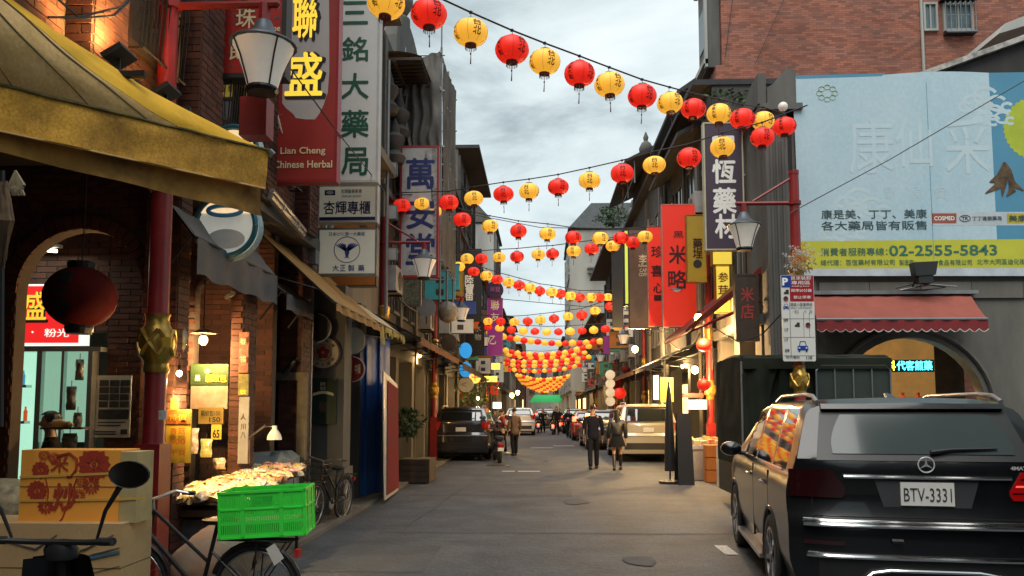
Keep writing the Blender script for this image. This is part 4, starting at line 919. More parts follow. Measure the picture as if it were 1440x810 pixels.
for v_ in range(len(b.v)): b.v[v_] = (b.v[v_][0], YS-.04+(b.v[v_][1]-YS+.05)*.06, b.v[v_][2])
b.build('ginseng_picture', gr, t)
b = MB(); px_poly(b, [(1309, 298), (1600, 298), (1600, 317), (1309, 317)], YS-.034); b.build('logo_strip', mat('vinyl_white', 0), t)
for x0, x1, m_, st, tm_ in ((1311, 1345, mat('vinyl_rust', (.32, .08, .05), .5), 'COSMED', wl), (1416, 1460, mat('vinyl_gold', (.45, .38, .03), .5), '美康', txg)):
    b = MB(); px_poly(b, [(x0, 300), (x1, 300), (x1, 314), (x0, 314)], YS-.036); b.build('logo', m_, t); letters(t, [(st, (x0+x1)/2 if x1 < 1400 else 1431, 307, 28 if x1 < 1400 else 24, 6 if x1 < 1400 else 9, tm_, .02)], YS-.039)
b = MB(); c = pY(1357, 307, YS-.037); b.tube([c+V((.10*math.cos(k*math.pi/9), 0, .06*math.sin(k*math.pi/9))) for k in range(19)], .008, 3, cap=False); b.build('logo_ring', txg, t)
letters(t, [('TR', 1357, 307, 9, 5, txg, .03), ('丁丁連鎖藥局', 1388, 307, 40, 6, txg, .02)], YS-.038)
b = MB()
for i in range(5): b.tube([pY(1118+.2*i, 300-40*i, YS-.03), pY(1113, 298-40*i, YS)], .004, 3)
# black floodlight and cables under the billboard
t = thing('floodlight', 'black floodlight on the ledge below the yellow billboard band', 'floodlight', tuple(pY(1301, 385, 14.5)))
c = pY(1301, 377, 14.4); MB().prism([c+V(q) for q in ((-.2, 0, .11), (.24, 0, .13), (.19, 0, -.12), (-.16, 0, -.14))][::-1], (0, .2, 0)).build('housing', black, t)
MB().cbox(c+V((.02, .1, -.2)), .26, .16, .14).tube([c+V((-.1, .1, -.12)), c+V((-.1, .3, -.3))], .02, 5).build('bracket', black, t)
for k, pts in enumerate(([(1260, 405), (1290, 398), (1330, 404), (1300, 408), (1270, 408)], [(1265, 408), (1310, 400), (1345, 403)])):
    o = MB().tube([pY(x, y, 14.6) for x, y in pts], .015, 5).build('cable', grey_metal if k else wire_m); tag(o, ['dark loose cable coiled on the wall ledge under the billboard', 'pale loose cable lying on the wall ledge under the billboard'][k], 'cable')
# red scalloped awning
t = thing('red_awning', 'faded red awning with a scalloped white trimmed valance over the arch', 'awning', (7, 14.5, 3))
ax0, ax1 = rect(1146, 412, 1372, 468, 14.7)[0::2]; zt = pY(1250, 414, 14.8).z; fx0, fx1 = rect(1148, 449, 1389, 450, 13.75)[0::2]; zf = pY(1260, 449, 13.75).z
b = MB(); b.grid(lambda u, v: V(((fx0+(fx1-fx0)*u)*(1-v)+(ax0+(ax1-ax0)*u)*v, 13.75+1.1*v, zf+(zt-zf)*v-.03*math.sin(math.pi*v)+.006*math.sin(u*50))), 50, 6); b.build('canopy', mat('red_faded', (.24, .055, .036), .8, var=.2, scale=3, streak=.4), t, smooth=60)
b = MB(); n = 18
b.grid(lambda u, v: V((fx0+(fx1-fx0)*u, 13.74+.01*math.sin(u*60), zf-(1-v)*(.17+.05*abs(math.sin(u*n*math.pi))))), n*8, 3); b.build('valance', mat('red_valance', (.20, .014, .016), .8, var=.2, scale=4), t, smooth=60)
MB().tube([(fx0+(fx1-fx0)*k/(n*6), 13.735, zf-.17-.05*abs(math.sin(k/(n*6)*n*math.pi))) for k in range(n*6+1)], .008, 3).build('trim', frm_w, t)
MB().tube([(fx0, 13.75, zf), (fx1, 13.75, zf)], .025, 6).tube([(fx0+.1, 13.75, zf), (ax0+.1, 14.9, zf-.1)], .018, 5).tube([(fx1-.1, 13.75, zf), (ax1-.1, 14.9, zf-.1)], .018, 5).box(ax0-.2, 14.75, zt, ax1+.1, 14.95, zt+.07).build('frame', grey_metal, t)
# tall red brick apartment building behind
RB = thing('apartment_building', 'tall red brick apartment block with grey bay windows rising behind the billboard wall', 'building', (5.7, 24, 0))
rbm = mat('tile_red', (.26, .088, .05), .8, scale=.5, var=.2, fine=.0, bump=.05)
nt_ = rbm.node_tree; bn = nt_.nodes.new('ShaderNodeTexBrick'); bn.inputs['Scale'].default_value = 1; bn.inputs['Brick Width'].default_value = .23; bn.inputs['Row Height'].default_value = .07; bn.inputs['Mortar Size'].default_value = .006
bn.inputs['Color1'].default_value = (*lin((.34, .115, .068)), 1); bn.inputs['Color2'].default_value = (.145, .048, .032, 1); bn.inputs['Mortar'].default_value = (.11, .07, .055, 1); bn.inputs['Bias'].default_value = -.15
tcn = nt_.nodes.new('ShaderNodeTexCoord'); sx_ = nt_.nodes.new('ShaderNodeSeparateXYZ'); cx_ = nt_.nodes.new('ShaderNodeCombineXYZ'); ad_ = nt_.nodes.new('ShaderNodeMath'); ad_.operation = 'ADD'
nt_.links.new(tcn.outputs['Object'], sx_.inputs[0]); nt_.links.new(sx_.outputs[0], ad_.inputs[0]); nt_.links.new(sx_.outputs[1], ad_.inputs[1]); nt_.links.new(ad_.outputs[0], cx_.inputs[0]); nt_.links.new(sx_.outputs[2], cx_.inputs[1]); nt_.links.new(cx_.outputs[0], bn.inputs['Vector'])
mo_ = nt_.nodes.new('ShaderNodeMixRGB'); mo_.blend_type = 'MULTIPLY'; mo_.inputs[0].default_value = .8
ns_ = nt_.nodes.new('ShaderNodeTexNoise'); ns_.inputs['Scale'].default_value = .35; rs_ = nt_.nodes.new('ShaderNodeMapRange'); rs_.inputs[1].default_value = .3; rs_.inputs[2].default_value = .7; rs_.inputs[3].default_value = .7; rs_.inputs[4].default_value = 1.25
nt_.links.new(tcn.outputs['Object'], ns_.inputs['Vector']); nt_.links.new(ns_.outputs[0], rs_.inputs[0]); nt_.links.new(bn.outputs[0], mo_.inputs[1]); nt_.links.new(rs_.outputs[0], mo_.inputs[2])
nt_.links.new(mo_.outputs[0], nt_.nodes['Principled BSDF'].inputs['Base Color'])
Yb = 24.0; bx0 = pY(1015, 60, Yb).x
MB().box(bx0, Yb, 0, 24, 27, 20).build('wall', rbm, RB)
# bay / balcony column on the street side
b = MB(); b.box(bx0-.02, Yb+.15, 12.4, bx0-.42, 25.4, 20); b.build('bay', plaster_grey, RB)
for z in (13.2, 16.2): MB().box(bx0-.42, Yb+.4, z, bx0-.45, Yb+1.2, z+1.3).build('pane', pan_dim, RB)
b = MB()
for z in (12.5, 15.3, 18.2): b.box(bx0-.42, Yb+.1, z, bx0-.55, 25.5, z+.16)
b.box(bx0-.42, Yb+.1, 12.4, bx0-.50, Yb+.3, 20).build('bay_trim', plaster_white, RB)
MB().box(bx0+.02, Yb-.02, 9, bx0-.2, Yb+2.5, 12.38).build('wall', rbm, RB)
for y in (24.3, 25.4): MB().box(bx0-.2, y, 10, bx0-.23, y+.8, 11.6).build('pane', pan_dim, RB)
# two windows with frames
for (x0, y0, x1, y1, bars) in ((1297, 5, 1317, 45, 0), (1325, 6, 1367, 45, 6)):
    X0, Z0, X1, Z1 = rect(x0, y0, x1, y1, Yb)
    f = MB().box(X0, Yb-.1, Z0, X0+.06, Yb, Z1).box(X1-.06, Yb-.1, Z0, X1, Yb, Z1).box(X0+.06, Yb-.1, Z0, X1-.06, Yb, Z0+.07).box(X0+.06, Yb-.1, Z1-.07, X1-.06, Yb, Z1).box((X0+X1)/2-.02, Yb-.08, Z0+.07, (X0+X1)/2+.02, Yb, Z1-.07).build('window', plaster_white, RB)
    MB().box(X0+.06, Yb-.03, Z0+.07, X1-.06, Yb-.005, Z1-.07).build('pane', mat('pane_blue', (.12, .17, .19), .15, var=.5, scale=3), f)
    if bars:
        b = MB()
        for k in range(bars+1): b.tube([(X0+(X1-X0)*k/bars, Yb-.22, Z0-.08), (X0+(X1-X0)*k/bars, Yb-.22, Z1)], .012, 4)
        for k in range(bars): b.tube([(X0+(X1-X0)*k/bars, Yb-.22, Z1), (X0+(X1-X0)*(k+.5)/bars, Yb-.22, Z1-.12), (X0+(X1-X0)*(k+1)/bars, Yb-.22, Z1)], .01, 4)
        b.tube([(X0, Yb-.22, Z0-.08), (X1, Yb-.22, Z0-.08)], .03, 4).tube([(X0, Yb-.22, (Z0+Z1)/2), (X1, Yb-.22, (Z0+Z1)/2)], .012, 4); b.build('window_bars', grey_metal, RB)
        MB().box(X0-.1, Yb-.3, Z1+.05, X1+.1, Yb, Z1+.1).box(X0, Yb-.25, Z0-.14, X1, Yb, Z0-.1).build('hood', dark_metal, RB)
X_ = pY(1296, 0, Yb).x; MB().tube([(X_-.05, Yb-.06, 9), (X_-.05, Yb-.06, 20)], .045, 6).build('drain_pipe', plaster_white, RB)
X_ = pY(1424, 35, 22).x; o = MB().prism([(X_-.4, 22, 12.3), (X_+1.6, 22, 12.9), (X_+1.6, 22, 13.3), (X_-.2, 22, 12.6)], (0, 2, 0)).build('tin_hood', plaster_white); tag(o, 'white metal hood at the upper right edge of the brick block', 'hood')
for k, pts in enumerate(([(1102, 0), (1062, 90)], [(1030, 0), (1020, 80)])):
    o = MB().tube([pY(x, y, Yb-.1) for x, y in pts], .015, 4).build('cable', wire_m); tag(o, ['dark cable running down the brick block, right one', 'dark cable running down the brick block, left one'][k], 'cable')
# ---------------- right side beyond
shophouse('dark shophouse with stacked black eaves behind the purple sign', 1, 4.4, 19.6, 27, 9.9, stone_dark, 2, 2, litw, plaster_dark, eave=.5)
for k, (px0, px1, py, Y) in enumerate(((950, 985, 168, 24.0), (943, 985, 196, 23.4), (938, 985, 224, 23.0))):
    z = pY(965, py, Y).z; o = MB().prism([(4.5+.0, Y-2, z+.35), (3.95-.1*k, Y-2, z), (3.95-.1*k, Y-2, z+.12), (4.5, Y-2, z+.5)], (0, 5.5, 0)).build('eave', roof_dark); tag(o, ['topmost black overhanging eave on the right skyline', 'middle black overhanging eave on the right skyline', 'lowest of the three black overhanging eaves on the right skyline'][k], 'roof')
shophouse('weathered ornate shophouse with stone finials behind the tall red signs', 1, 4.3, 27.2, 38, 10.2, stone_dark, 2, 3, litw, plaster_grey, eave=.3, baroque=True)
t = thing('roof_canopy', 'black tin canopy on thin posts jutting above the ornate right shophouse', 'canopy', (4, 30, 12))
MB().prism([(5.4, 29, 11.9), (3.2, 29, 10.9), (3.2, 29, 11.0), (5.4, 29, 12.1)], (0, 7, 0)).build('sheet', roof_dark, t)
b = MB()
for y in (29.3, 31.5, 33.7, 35.8): b.tube([(3.6, y, 10.2), (3.6, y, 11.05)], .03, 4)
b.tube([(3.6, 29.3, 10.5), (3.6, 35.8, 10.5)], .02, 4).build('railing', grey_metal, t)
shophouse('dark gabled shophouse behind the brown coffee sign', 1, 4.2, 38.2, 50, 9.8, plaster_dark, 2, 3, litw, stone_dark, eave=1.0)
shophouse('brown shophouse on the right with a lit shop under it', 1, 4.0, 50.2, 69, 7.6, red_br, 2, 4, litw, plaster_grey, eave=.7)
t = shophouse('beige apartment block standing across the right side of the skyline', 1, 2.75, 69.5, 84, 17.6, mat('plaster_stained', (.42, .41, .36), .85, var=.35, scale=.5, streak=.2), 4, 2, litw, plaster_white, eave=.2)
MB().prism([(2.5, 69.3, 17.7), (9, 69.3, 17.7), (9, 69.3, 20), (4.6, 69.3, 20)], (0, 12, 0)).build('mansard_roof', mat('slate_grey', (.12, .135, .14), .8), t)
for px0, py0, px1, py1 in ((846, 353, 858, 366), (838, 378, 857, 388)):
    X0, Z0, X1, Z1 = rect(px0, py0, px1, py1, 69.4)
    f = MB().box(X0-.08, 69.3, Z0-.1, X1+.08, 69.5, Z0).box(X0-.08, 69.3, Z1, X1+.08, 69.5, Z1+.1).box(X0-.1, 69.3, Z0, X0, 69.5, Z1).box(X1, 69.3, Z0, X1+.1, 69.5, Z1).build('window', grey_metal, t)
    MB().box(X0, 69.38, Z0, X1, 69.49, Z1).build('pane', pan_dim, f)
for px, py in ((833, 380), (862, 368)):
    MB().cbox(pY(px, py, 69.2), .8, .5, .5).build('air_conditioner', plaster_white, t)
X0, Z0, X1, Z1 = rect(826, 375, 862, 378, 69); MB().box(X0, 68.7, Z0, X1, 69.5, Z0+.15).build('hood', grey_metal, t)
shophouse('last grey shophouse on the right before the street end', 1, 2.7, 84.2, 112, 9.2, plaster_grey, 2, 5, litw, plaster_white)
# street behind the viewpoint (seen only in reflections)
shophouse('grey shophouse behind the viewpoint on the left', -1, -3.6, -34, 1.9, 10.5, plaster_dark, 2, 6, None, stone_dark)
shophouse('grey shophouse behind the viewpoint on the right', 1, 4.5, -34, 2.6, 10.5, plaster_dark, 2, 6, None, stone_dark)
t = thing('end_house', 'dark house closing the street behind the viewpoint', 'building', (0, -38, 0)); MB().box(-9, -42, 0, 10, -38, 11).build('wall', plaster_dark, t)
# street end
for k, (x0, x1, h, m_, lb) in enumerate(((-9, -2.2, 11, red_br, 'brown house closing the street at its far left'), (-2.1, 3.1, 9.5, mat('plaster_pink', (.36, .27, .25), .85, var=.3), 'pinkish house closing the view at the street end'), (3.2, 9, 12, plaster_grey, 'grey house closing the street at its far right'))):
    t = thing('end_house', lb, 'building', ((x0+x1)/2, 114, 0)); MB().box(x0, 114, 0, x1, 120, h).build('wall', m_, t)
    nw = int((x1-x0)/1.7)
    for j in range(3):
        for i in range(nw):
            xc = x0+(x1-x0)*(i+.5)/nw; z = 3.6+j*2.4
            if z+1.3 < h: f = MB().box(xc-.5, 113.9, z, xc+.5, 114, z+1.4).build('window', plaster_white, t); MB().box(xc-.42, 113.86, z+.08, xc+.42, 113.9, z+1.32).build('pane', pan_dim, f)
    MB().box(x0+.3, 113.9, .1, x1-.3, 114, 2.8).build('shop_front', litw if k != 1 else plaster_white, t)
t = thing('green_awning', 'bright green awning across the far end of the street', 'awning', (.7, 103, 3))
X0, Z0, X1, Z1 = rect(745, 556, 793, 566, 103)
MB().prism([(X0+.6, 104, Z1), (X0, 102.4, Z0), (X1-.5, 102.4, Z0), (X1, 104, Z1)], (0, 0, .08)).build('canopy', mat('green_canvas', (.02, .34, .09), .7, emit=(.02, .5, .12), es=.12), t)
MB().tube([(X0+.1, 102.5, 0), (X0+.1, 102.5, Z0)], .05, 5).build('leg', grey_metal, t); MB().tube([(X1-.6, 102.5, 0), (X1-.6, 102.5, Z0)], .05, 5).build('leg', grey_metal, t)
# ---------------- facade clutter: air conditioners, pipes, small projecting signs, tangled cables
def air_con(x, y, z, s, lab, grp):
    t = thing('air_conditioner', lab, 'air conditioner', (x, y, z), 0, grp)
    MB().box(x, y-.4, z, x-s*.34, y+.4, z+.55).build('casing', mat('ac_casing', (.33, .33, .31), .6, var=.35, scale=4), t)
    MB().lathe([(.21, 0), (.21, .012), (.05, .02)], (x-s*.34, y+.1, z+.27), 16, Matrix.Rotation(rad(-90)*s, 3, 'Y')).build('fan_grille', dark_metal, t)
    MB().box(x, y-.36, z-.04, x-s*.36, y-.32, z-.003).box(x, y+.32, z-.04, x-s*.36, y+.36, z-.003).build('bracket', dark_metal, t)
rnd = random.Random(12)
for s_, X_, rng in ((-1, -3.45, (17, 66)), (1, 4.25, (20, 66))):
    y = rng[0]
    while y < rng[1]:
        air_con(X_+(0 if s_ < 0 else -.0), y, rnd.choice((3.9, 6.6, 7.1, 4.2)), s_, 'grey air conditioner casing fixed to the %s facades' % ('left' if s_ < 0 else 'right'), 'air conditioners on the %s facades' % ('left' if s_ < 0 else 'right')); y += rnd.uniform(2.2, 4.5)
    for k in range(12):
        y = rng[0]+(rng[1]-rng[0])*(k+rnd.random())/12; o = MB().tube([(X_-s_*.08, y, .2), (X_-s_*.08, y, rnd.uniform(6, 9))], rnd.choice((.03, .045)), 6).build('drain_pipe', grey_metal if k % 2 else plaster_beige); tag(o, 'thin vertical pipe on the %s facades' % ('left' if s_ < 0 else 'right'), 'pipe', 'pipes on the %s facades' % ('left' if s_ < 0 else 'right'))
    for k in range(14):
        y = rng[0]+(rng[1]-rng[0])*k/14; z = rnd.uniform(3.4, 4.6); P = [V((X_-s_*rnd.uniform(.15, .5), y+j*.7, z-.28*math.sin(math.pi*j/5)+rnd.uniform(-.05, .05))) for j in range(6)]
        o = MB().tube(P, rnd.uniform(.012, .025), 4).build('cable', wire_m); tag(o, 'sagging black cable along the %s facades' % ('left' if s_ < 0 else 'right'), 'cable', 'cables along the %s facades' % ('left' if s_ < 0 else 'right'))
scol = {'faded red': (.32, .03, .025), 'cream': (.5, .47, .36), 'dull green': (.04, .14, .07), 'navy': (.02, .04, .14), 'yellow': (.5, .33, .04), 'white': (.5, .5, .48), 'brown': (.1, .06, .035), 'orange': (.5, .17, .03), 'teal': (.03, .17, .18)}
kk = list(scol)
for i in range(34):
    s_ = -1 if i % 2 else 1; y = (22 if s_ < 0 else 27)+ (i//2)*2.5+rnd.uniform(-.6, .6); cn = kk[rnd.randrange(len(kk))]; w_ = rnd.uniform(.45, .9); h_ = rnd.choice((.5, .8, 1.3, 1.9)); z = rnd.uniform(3.3, 5.6); Xw = -3.4 if s_ < 0 else 4.25
    x0, x1 = sorted((Xw-s_*.12, Xw-s_*(.12+w_)))
    t = thing('projecting_sign', '%s %s sign panel sticking out from the %s facade, number of its colour by distance' % ('tall' if h_ > 1 else 'small', cn, 'left' if s_ < 0 else 'right'), 'sign', ((x0+x1)/2, y, z), 0, '%s signs on the %s' % (cn, 'left' if s_ < 0 else 'right'))
    t['label'] = '%s %s sign panel sticking out from the %s facades' % ('tall' if h_ > 1 else 'small', cn, 'left' if s_ < 0 else 'right')
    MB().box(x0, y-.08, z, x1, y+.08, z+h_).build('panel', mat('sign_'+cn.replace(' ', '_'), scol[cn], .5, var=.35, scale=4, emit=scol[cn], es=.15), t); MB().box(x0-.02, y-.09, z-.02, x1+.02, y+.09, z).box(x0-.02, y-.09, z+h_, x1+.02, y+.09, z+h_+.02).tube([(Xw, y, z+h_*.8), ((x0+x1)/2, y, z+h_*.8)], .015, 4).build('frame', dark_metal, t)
    for j in range(int(h_/.35)):                                       # unreadable dark mark blocks of the print
        MB().box((x0+x1)/2-.11, y-.086, z+.12+.35*j, (x0+x1)/2+.11, y-.081, z+.30+.35*j).build('print', mat('print_dim', (.09, .07, .06), .6, var=.7, scale=22), t)
# ---------------- right side signs
violet = mat('sign_violet', (.055, .035, .06), .5, var=.15)
sign('hanging_sign', 'dark purple vertical sign with white brushed characters beside the corner pilaster', 990, 172, 1046, 352, 15.8, violet, mat('frame_pale_yellow', (.5, .46, .3), .5),
     [('一', 1017, 196, 30, 7, wl, .04), ('恆', 1018, 241, 32, 34, wl, .05), ('藥', 1019, 282, 32, 36, wl, .05), ('材', 1021, 318, 30, 34, wl, .05)], fw=.03)
redvivid = mat('sign_vivid_red', (.46, .018, .010), .45, var=.08, emit=(.9, .035, .012), es=.14)
rd_t = mat('lettering_maroon', (.045, .01, .008), .5)
sign('hanging_sign', 'tall bright red sign with a black rice character', 931, 287, 979, 460, 19.0, redvivid, mat('frame_red_pale', (.5, .2, .15), .5),
     [('米', 953, 358, 24, 26, rd_t, .04), ('略', 953, 393, 26, 26, rd_t, .03), ('黑', 954, 330, 14, 10, rd_t, .02)], fw=.02)
sign('hanging_sign', 'second bright red sign with black brush strokes left of the rice sign', 911, 318, 946, 459, 20.6, redvivid, mat('frame_red_pale', 0),
     [('珍', 924, 354, 16, 16, rd_t, .05), ('喜', 924, 381, 16, 16, rd_t, .05), ('心', 926, 405, 14, 14, rd_t, .05), ('一', 925, 419, 10, 5, rd_t, .05)], fw=.02)
sign('hanging_sign', 'mustard yellow vertical sign overlapping the red rice sign', 965, 302, 993, 397, 18.2, mat('sign_mustard', (.42, .27, .025), .5, var=.1), gold,
     [('藥', 981, 342, 13, 14, rd_t, .03), ('埕', 981, 356, 13, 14, rd_t, .03), ('●', 981, 371, 12, 12, ink, 0)], fw=.02)
sign('hanging_sign', 'brown sign with a cream character and the word coffee', 884, 322, 916, 462, 22.5, mat('sign_brown', (.055, .045, .032), .5), black,
     [('李', 904, 365, 11, 14, cr_, .03), ('Rumors', 905, 373.5, 14, 4, cr_, .02), ('COFFEE', 906, 386, 15, 5, cr_, .02), ('CAFE', 906, 380, 13, 5, cr_, .02)], fw=.02)
sign('hanging_sign', 'narrow lit lime green sign box left of the brown coffee sign', 876, 322, 888, 430, 24, mat('sign_lime', (.40, .42, .03), .5, emit=(.7, .8, .1), es=.25), black, fw=.06)
sign('hanging_sign', 'black vertical panel at the edge of the beige block', 861, 340, 876, 460, 27, black_s, black, fw=.02)
sign('hanging_sign', 'yellow lit sign under the dark purple sign', 1001, 350, 1030, 373, 17, mat('sign_yellow_lit', (.5, .35, .03), .5, emit=(.9, .65, .08), es=.3), gold, fw=.02)
sign('hanging_sign', 'lower yellow lit sign with red figures inside the red bracket roof', 1006, 372, 1027, 440, 17.4, mat('sign_yellow_lit', 0), gold, [('参', 1017, 390, 14, 14, wred, .03), ('茸', 1017, 408, 14, 14, wred, .03)], fw=.02)
sign('hanging_sign', 'small purple vertical sign far down the right side', 848, 472, 858, 498, 38, mat('sign_purple', 0), black, fw=.02)
sign('hanging_sign', 'small white sign board beside the far right lamps', 866, 444, 890, 472, 40, mat('sign_pale_grey', 0), grey_metal, fw=.02)
# red bracket roof / dark door like awning under purple sign
t = thing('red_awning', 'dark red pitched metal awning reaching over the pavement on the right', 'awning', (4.3, 16, 3.5))
redmet = mat('red_metal', (.16, .015, .012), .5, var=.3, scale=4)
z1_, z0_ = 4.15, 3.45
MB().prism([(4.3, 15.2, 4.30), (3.25, 17.3, 3.35), (3.25, 17.3, 3.45), (4.3, 15.2, 4.42)], (0, 3.2, 0)).build('canopy', redmet, t)
MB().tube([(4.3, 15.3, 4.3), (3.25, 17.35, 3.37), (3.25, 20.4, 3.37)], .05, 6).tube([(4.3, 15.3, 3.75), (3.3, 17.35, 3.35)], .035, 5).build('frame', redmet, t)
sign('hanging_sign', 'dark wooden signboard with worn red characters beside the corner pilaster', 1034, 385, 1067, 480, 15.2, mat('wood_dark', 0), mat('wood_dark', 0), [('米', 1051, 414, 18, 20, wred, .03), ('店', 1051, 438, 18, 20, wred, .03)], fw=.04)
# right side awnings
for k, (a, c, z0, x1, z1, m_, lb) in enumerate(((20.8, 26.5, 3.5, 3.2, 2.95, darkcan, 'dark awning behind the first warm bulb on the right'), (27, 34, 3.4, 3.2, 2.95, rustcan, 'rust brown awning in the middle of the right row'), (34.5, 43, 3.4, 3.15, 2.9, darkcan, 'long black awning on the right near the tall lamps'), (44, 54, 3.3, 3.1, 2.9, greycan, 'grey awning far along the right row'), (55, 68, 3.3, 3.0, 2.8, rustcan, 'farthest brown awning on the right row'))):
    awning('shop_awning', lb, 4.35, a, c, z0, x1, z1, .15, m_)
# small tree on the right skyline
def plant(name, lab, cat, c, r, h, n, ml, stem=True, leaf=.06, sq=1.0):
    t = thing(name, lab, cat, tuple(c)); c = V(c); rnd = random.Random(int(c.x*100+c.y*10)); b = MB()
    for i in range(n):
        a = rnd.random()*6.283; e = rnd.uniform(-1, 1); rr = r*(rnd.random()**.45)*(1+.3*math.sin(a*3+e*4)); p = c+V((rr*math.cos(a)*math.sqrt(1-e*e*.8), rr*sq*math.sin(a)*math.sqrt(1-e*e*.8), h*.58+e*h*.42))
        d1 = V((rnd.uniform(-1, 1), rnd.uniform(-1, 1), rnd.uniform(-.6, 1))).normalized()*leaf; d2 = d1.cross(V((rnd.uniform(-1, 1), rnd.uniform(-1, 1), rnd.uniform(-1, 1)))).normalized()*leaf*.45
        b.add([p-d1, p+d2, p+d1, p-d2], [(0, 1, 2, 3)])
    b.build('foliage', ml, t, kind='stuff')
    b = MB()
    for k in range(5): b.tube([c, c+V((rnd.uniform(-.2, .2)*r, rnd.uniform(-.2, .2)*r, h*.35)), c+V((rnd.uniform(-.8, .8)*r, rnd.uniform(-.8, .8)*r, h*.75))], [.03*h, .02*h, .005*h], 5)
    b.build('trunk', wood_dark, t); return t
leaf_m = mat('foliage', (.05, .10, .03), .7, var=.5, scale=3, isl=.5)
plant('small_tree', 'small green tree on the roof against the sky at right', 'tree', pY(862, 322, 45), 1.0, 1.3, 500, leaf_m, leaf=.11)
plant('roof_shrub', 'green shrub on the ledge under the brick block behind the lanterns', 'shrub', pY(1030, 178, 20), .9, .8, 500, leaf_m, leaf=.08)
plant('potted_plant', 'leafy potted plant beside the parked car on the left', 'plant', pY(572, 622, 17.5)*1.0, .35, .75, 420, leaf_m, leaf=.07)
plant('street_shrub', 'dark bush behind the white round sign on the left', 'shrub', pY(655, 590, 33), 1.2, 1.9, 700, leaf_m, leaf=.1)
# ================================================================ STREET LAMPS
frost = mat('frosted_glass', (.62, .58, .52), .35, var=.12, scale=4, emit=(1, .9, .75), es=.06)
def street_lamp(side, lab):
    """post at origin, arm towards the street (side = +1: arm to +x)"""
    t = thing('street_lamp', lab, 'street lamp', (0, 0, 0), 0, 'red street lamps along both kerbs'); s = side
    MB().box(-.10, -.10, 0, .10, .10, 1.30).build('base', red_post, t)
    MB().lathe([(.09, 1.3), (.085, 1.32), (.08, 3.45), (.075, 5.36), (.08, 5.36), (.08, 5.42), (.02, 5.44)], n=16).build('post', red_post, t, smooth=True)
    b = MB()
    prof = [(.09, 1.86), (.10, 1.88), (.095, 1.92), (.095, 1.95), (.125, 1.99), (.14, 2.06), (.14, 2.14), (.125, 2.2), (.095, 2.24), (.09, 2.3), (.1, 2.33)]
    b.lathe(prof, n=20)
    for k in range(6):
        a = k*math.pi/3
        b.tube([(.132*math.cos(a+q), .132*math.sin(a+q), 2.0+.2*i/6) for i, q in enumerate([j*math.pi/3/6 for j in range(7)])], .018, 5)
        b.tube([(.132*math.cos(a-q), .132*math.sin(a-q), 2.0+.2*i/6) for i, q in enumerate([j*math.pi/3/6 for j in range(7)])], .018, 5)
    b.build('ornament', gold, t, smooth=True)
    MB().lathe([(.085, 3.32), (.11, 3.35), (.10, 3.42), (.12, 3.5), (.13, 3.58), (.09, 3.62)], n=16).build('capital', gold, t, smooth=True)
    MB().tube([(0, 0, 4.90), (s*.92, 0, 4.90)], .033, 8).tube([(s*.05, 0, 5.3), (s*.66, 0, 4.93)], .022, 6).tube([(s*.9, 0, 4.90), (s*.93, 0, 4.90)], [.04, .012], 8).tube([(s*.80, 0, 4.90), (s*.80, 0, 4.74)], .05, 8).lathe([(.1, -.03), (.1, .03)], (0, 0, 4.90), 12).build('arm', red_post, t)
    c = (s*.80, 0, 4.42)
    MB().lathe([(.05, .34), (.06, .33), (.075, .30), (.10, .24), (.155, .19), (.22, .155), (.265, .14), (.27, .125), (.24, .12)][::-1], c, 20).build('lamp_cap', lamp_cap, t, smooth=50)
    MB().lathe([(.245, .118), (.225, .08), (.19, .0), (.16, -.08), (.135, -.17), (.12, -.23)][::-1], c, 16).build('lamp_glass', frost, t, smooth=60)
    b = MB()
    for k in range(4):
        a = math.pi/4+k*math.pi/2; b.tube([V(c)+V((r_*math.cos(a), r_*math.sin(a), h)) for r_, h in ((.25, .118), (.195, 0), (.14, -.17), (.122, -.23))], .008, 4)
    b.build('rib', dark_metal, t)
    MB().lathe([(.125, -.23), (.13, -.25), (.11, -.275), (.02, -.28)][::-1], c, 16).build('lamp_base', dark_metal, t)
    return t
LM = street_lamp(1, 'nearest red street lamp, large at upper left, with a box shaped post foot')
LM.location = (-3.25, 6.5, 0); LM.scale = (1.06,)*3
names = ['second red street lamp on the left, in front of the weathered red and white sign', 'third red street lamp on the left beside the black vertical sign', 'fourth red street lamp on the left under the purple sign', 'fifth red street lamp on the left, small in the distance']
for k, (x, y) in enumerate(((-3.32, 16.4), (-3.35, 24.6), (-3.35, 35), (-3.3, 48))): dup(LM, (x, y, 0), 0, names[k], 1.06)
names = ['red street lamp on the right carrying the parking sign and dried flowers', 'second red street lamp on the right in front of the red rice sign', 'third red street lamp on the right behind the white van', 'fourth red street lamp on the right, small and yellowish', 'farthest red street lamp on the right']
for k, (x, y) in enumerate(((4.02, 12.3), (4.12, 19.2), (4.1, 31.0), (4.1, 43), (4.0, 56))): dup(LM, (x, y, 0), math.pi, names[k], 1.0)
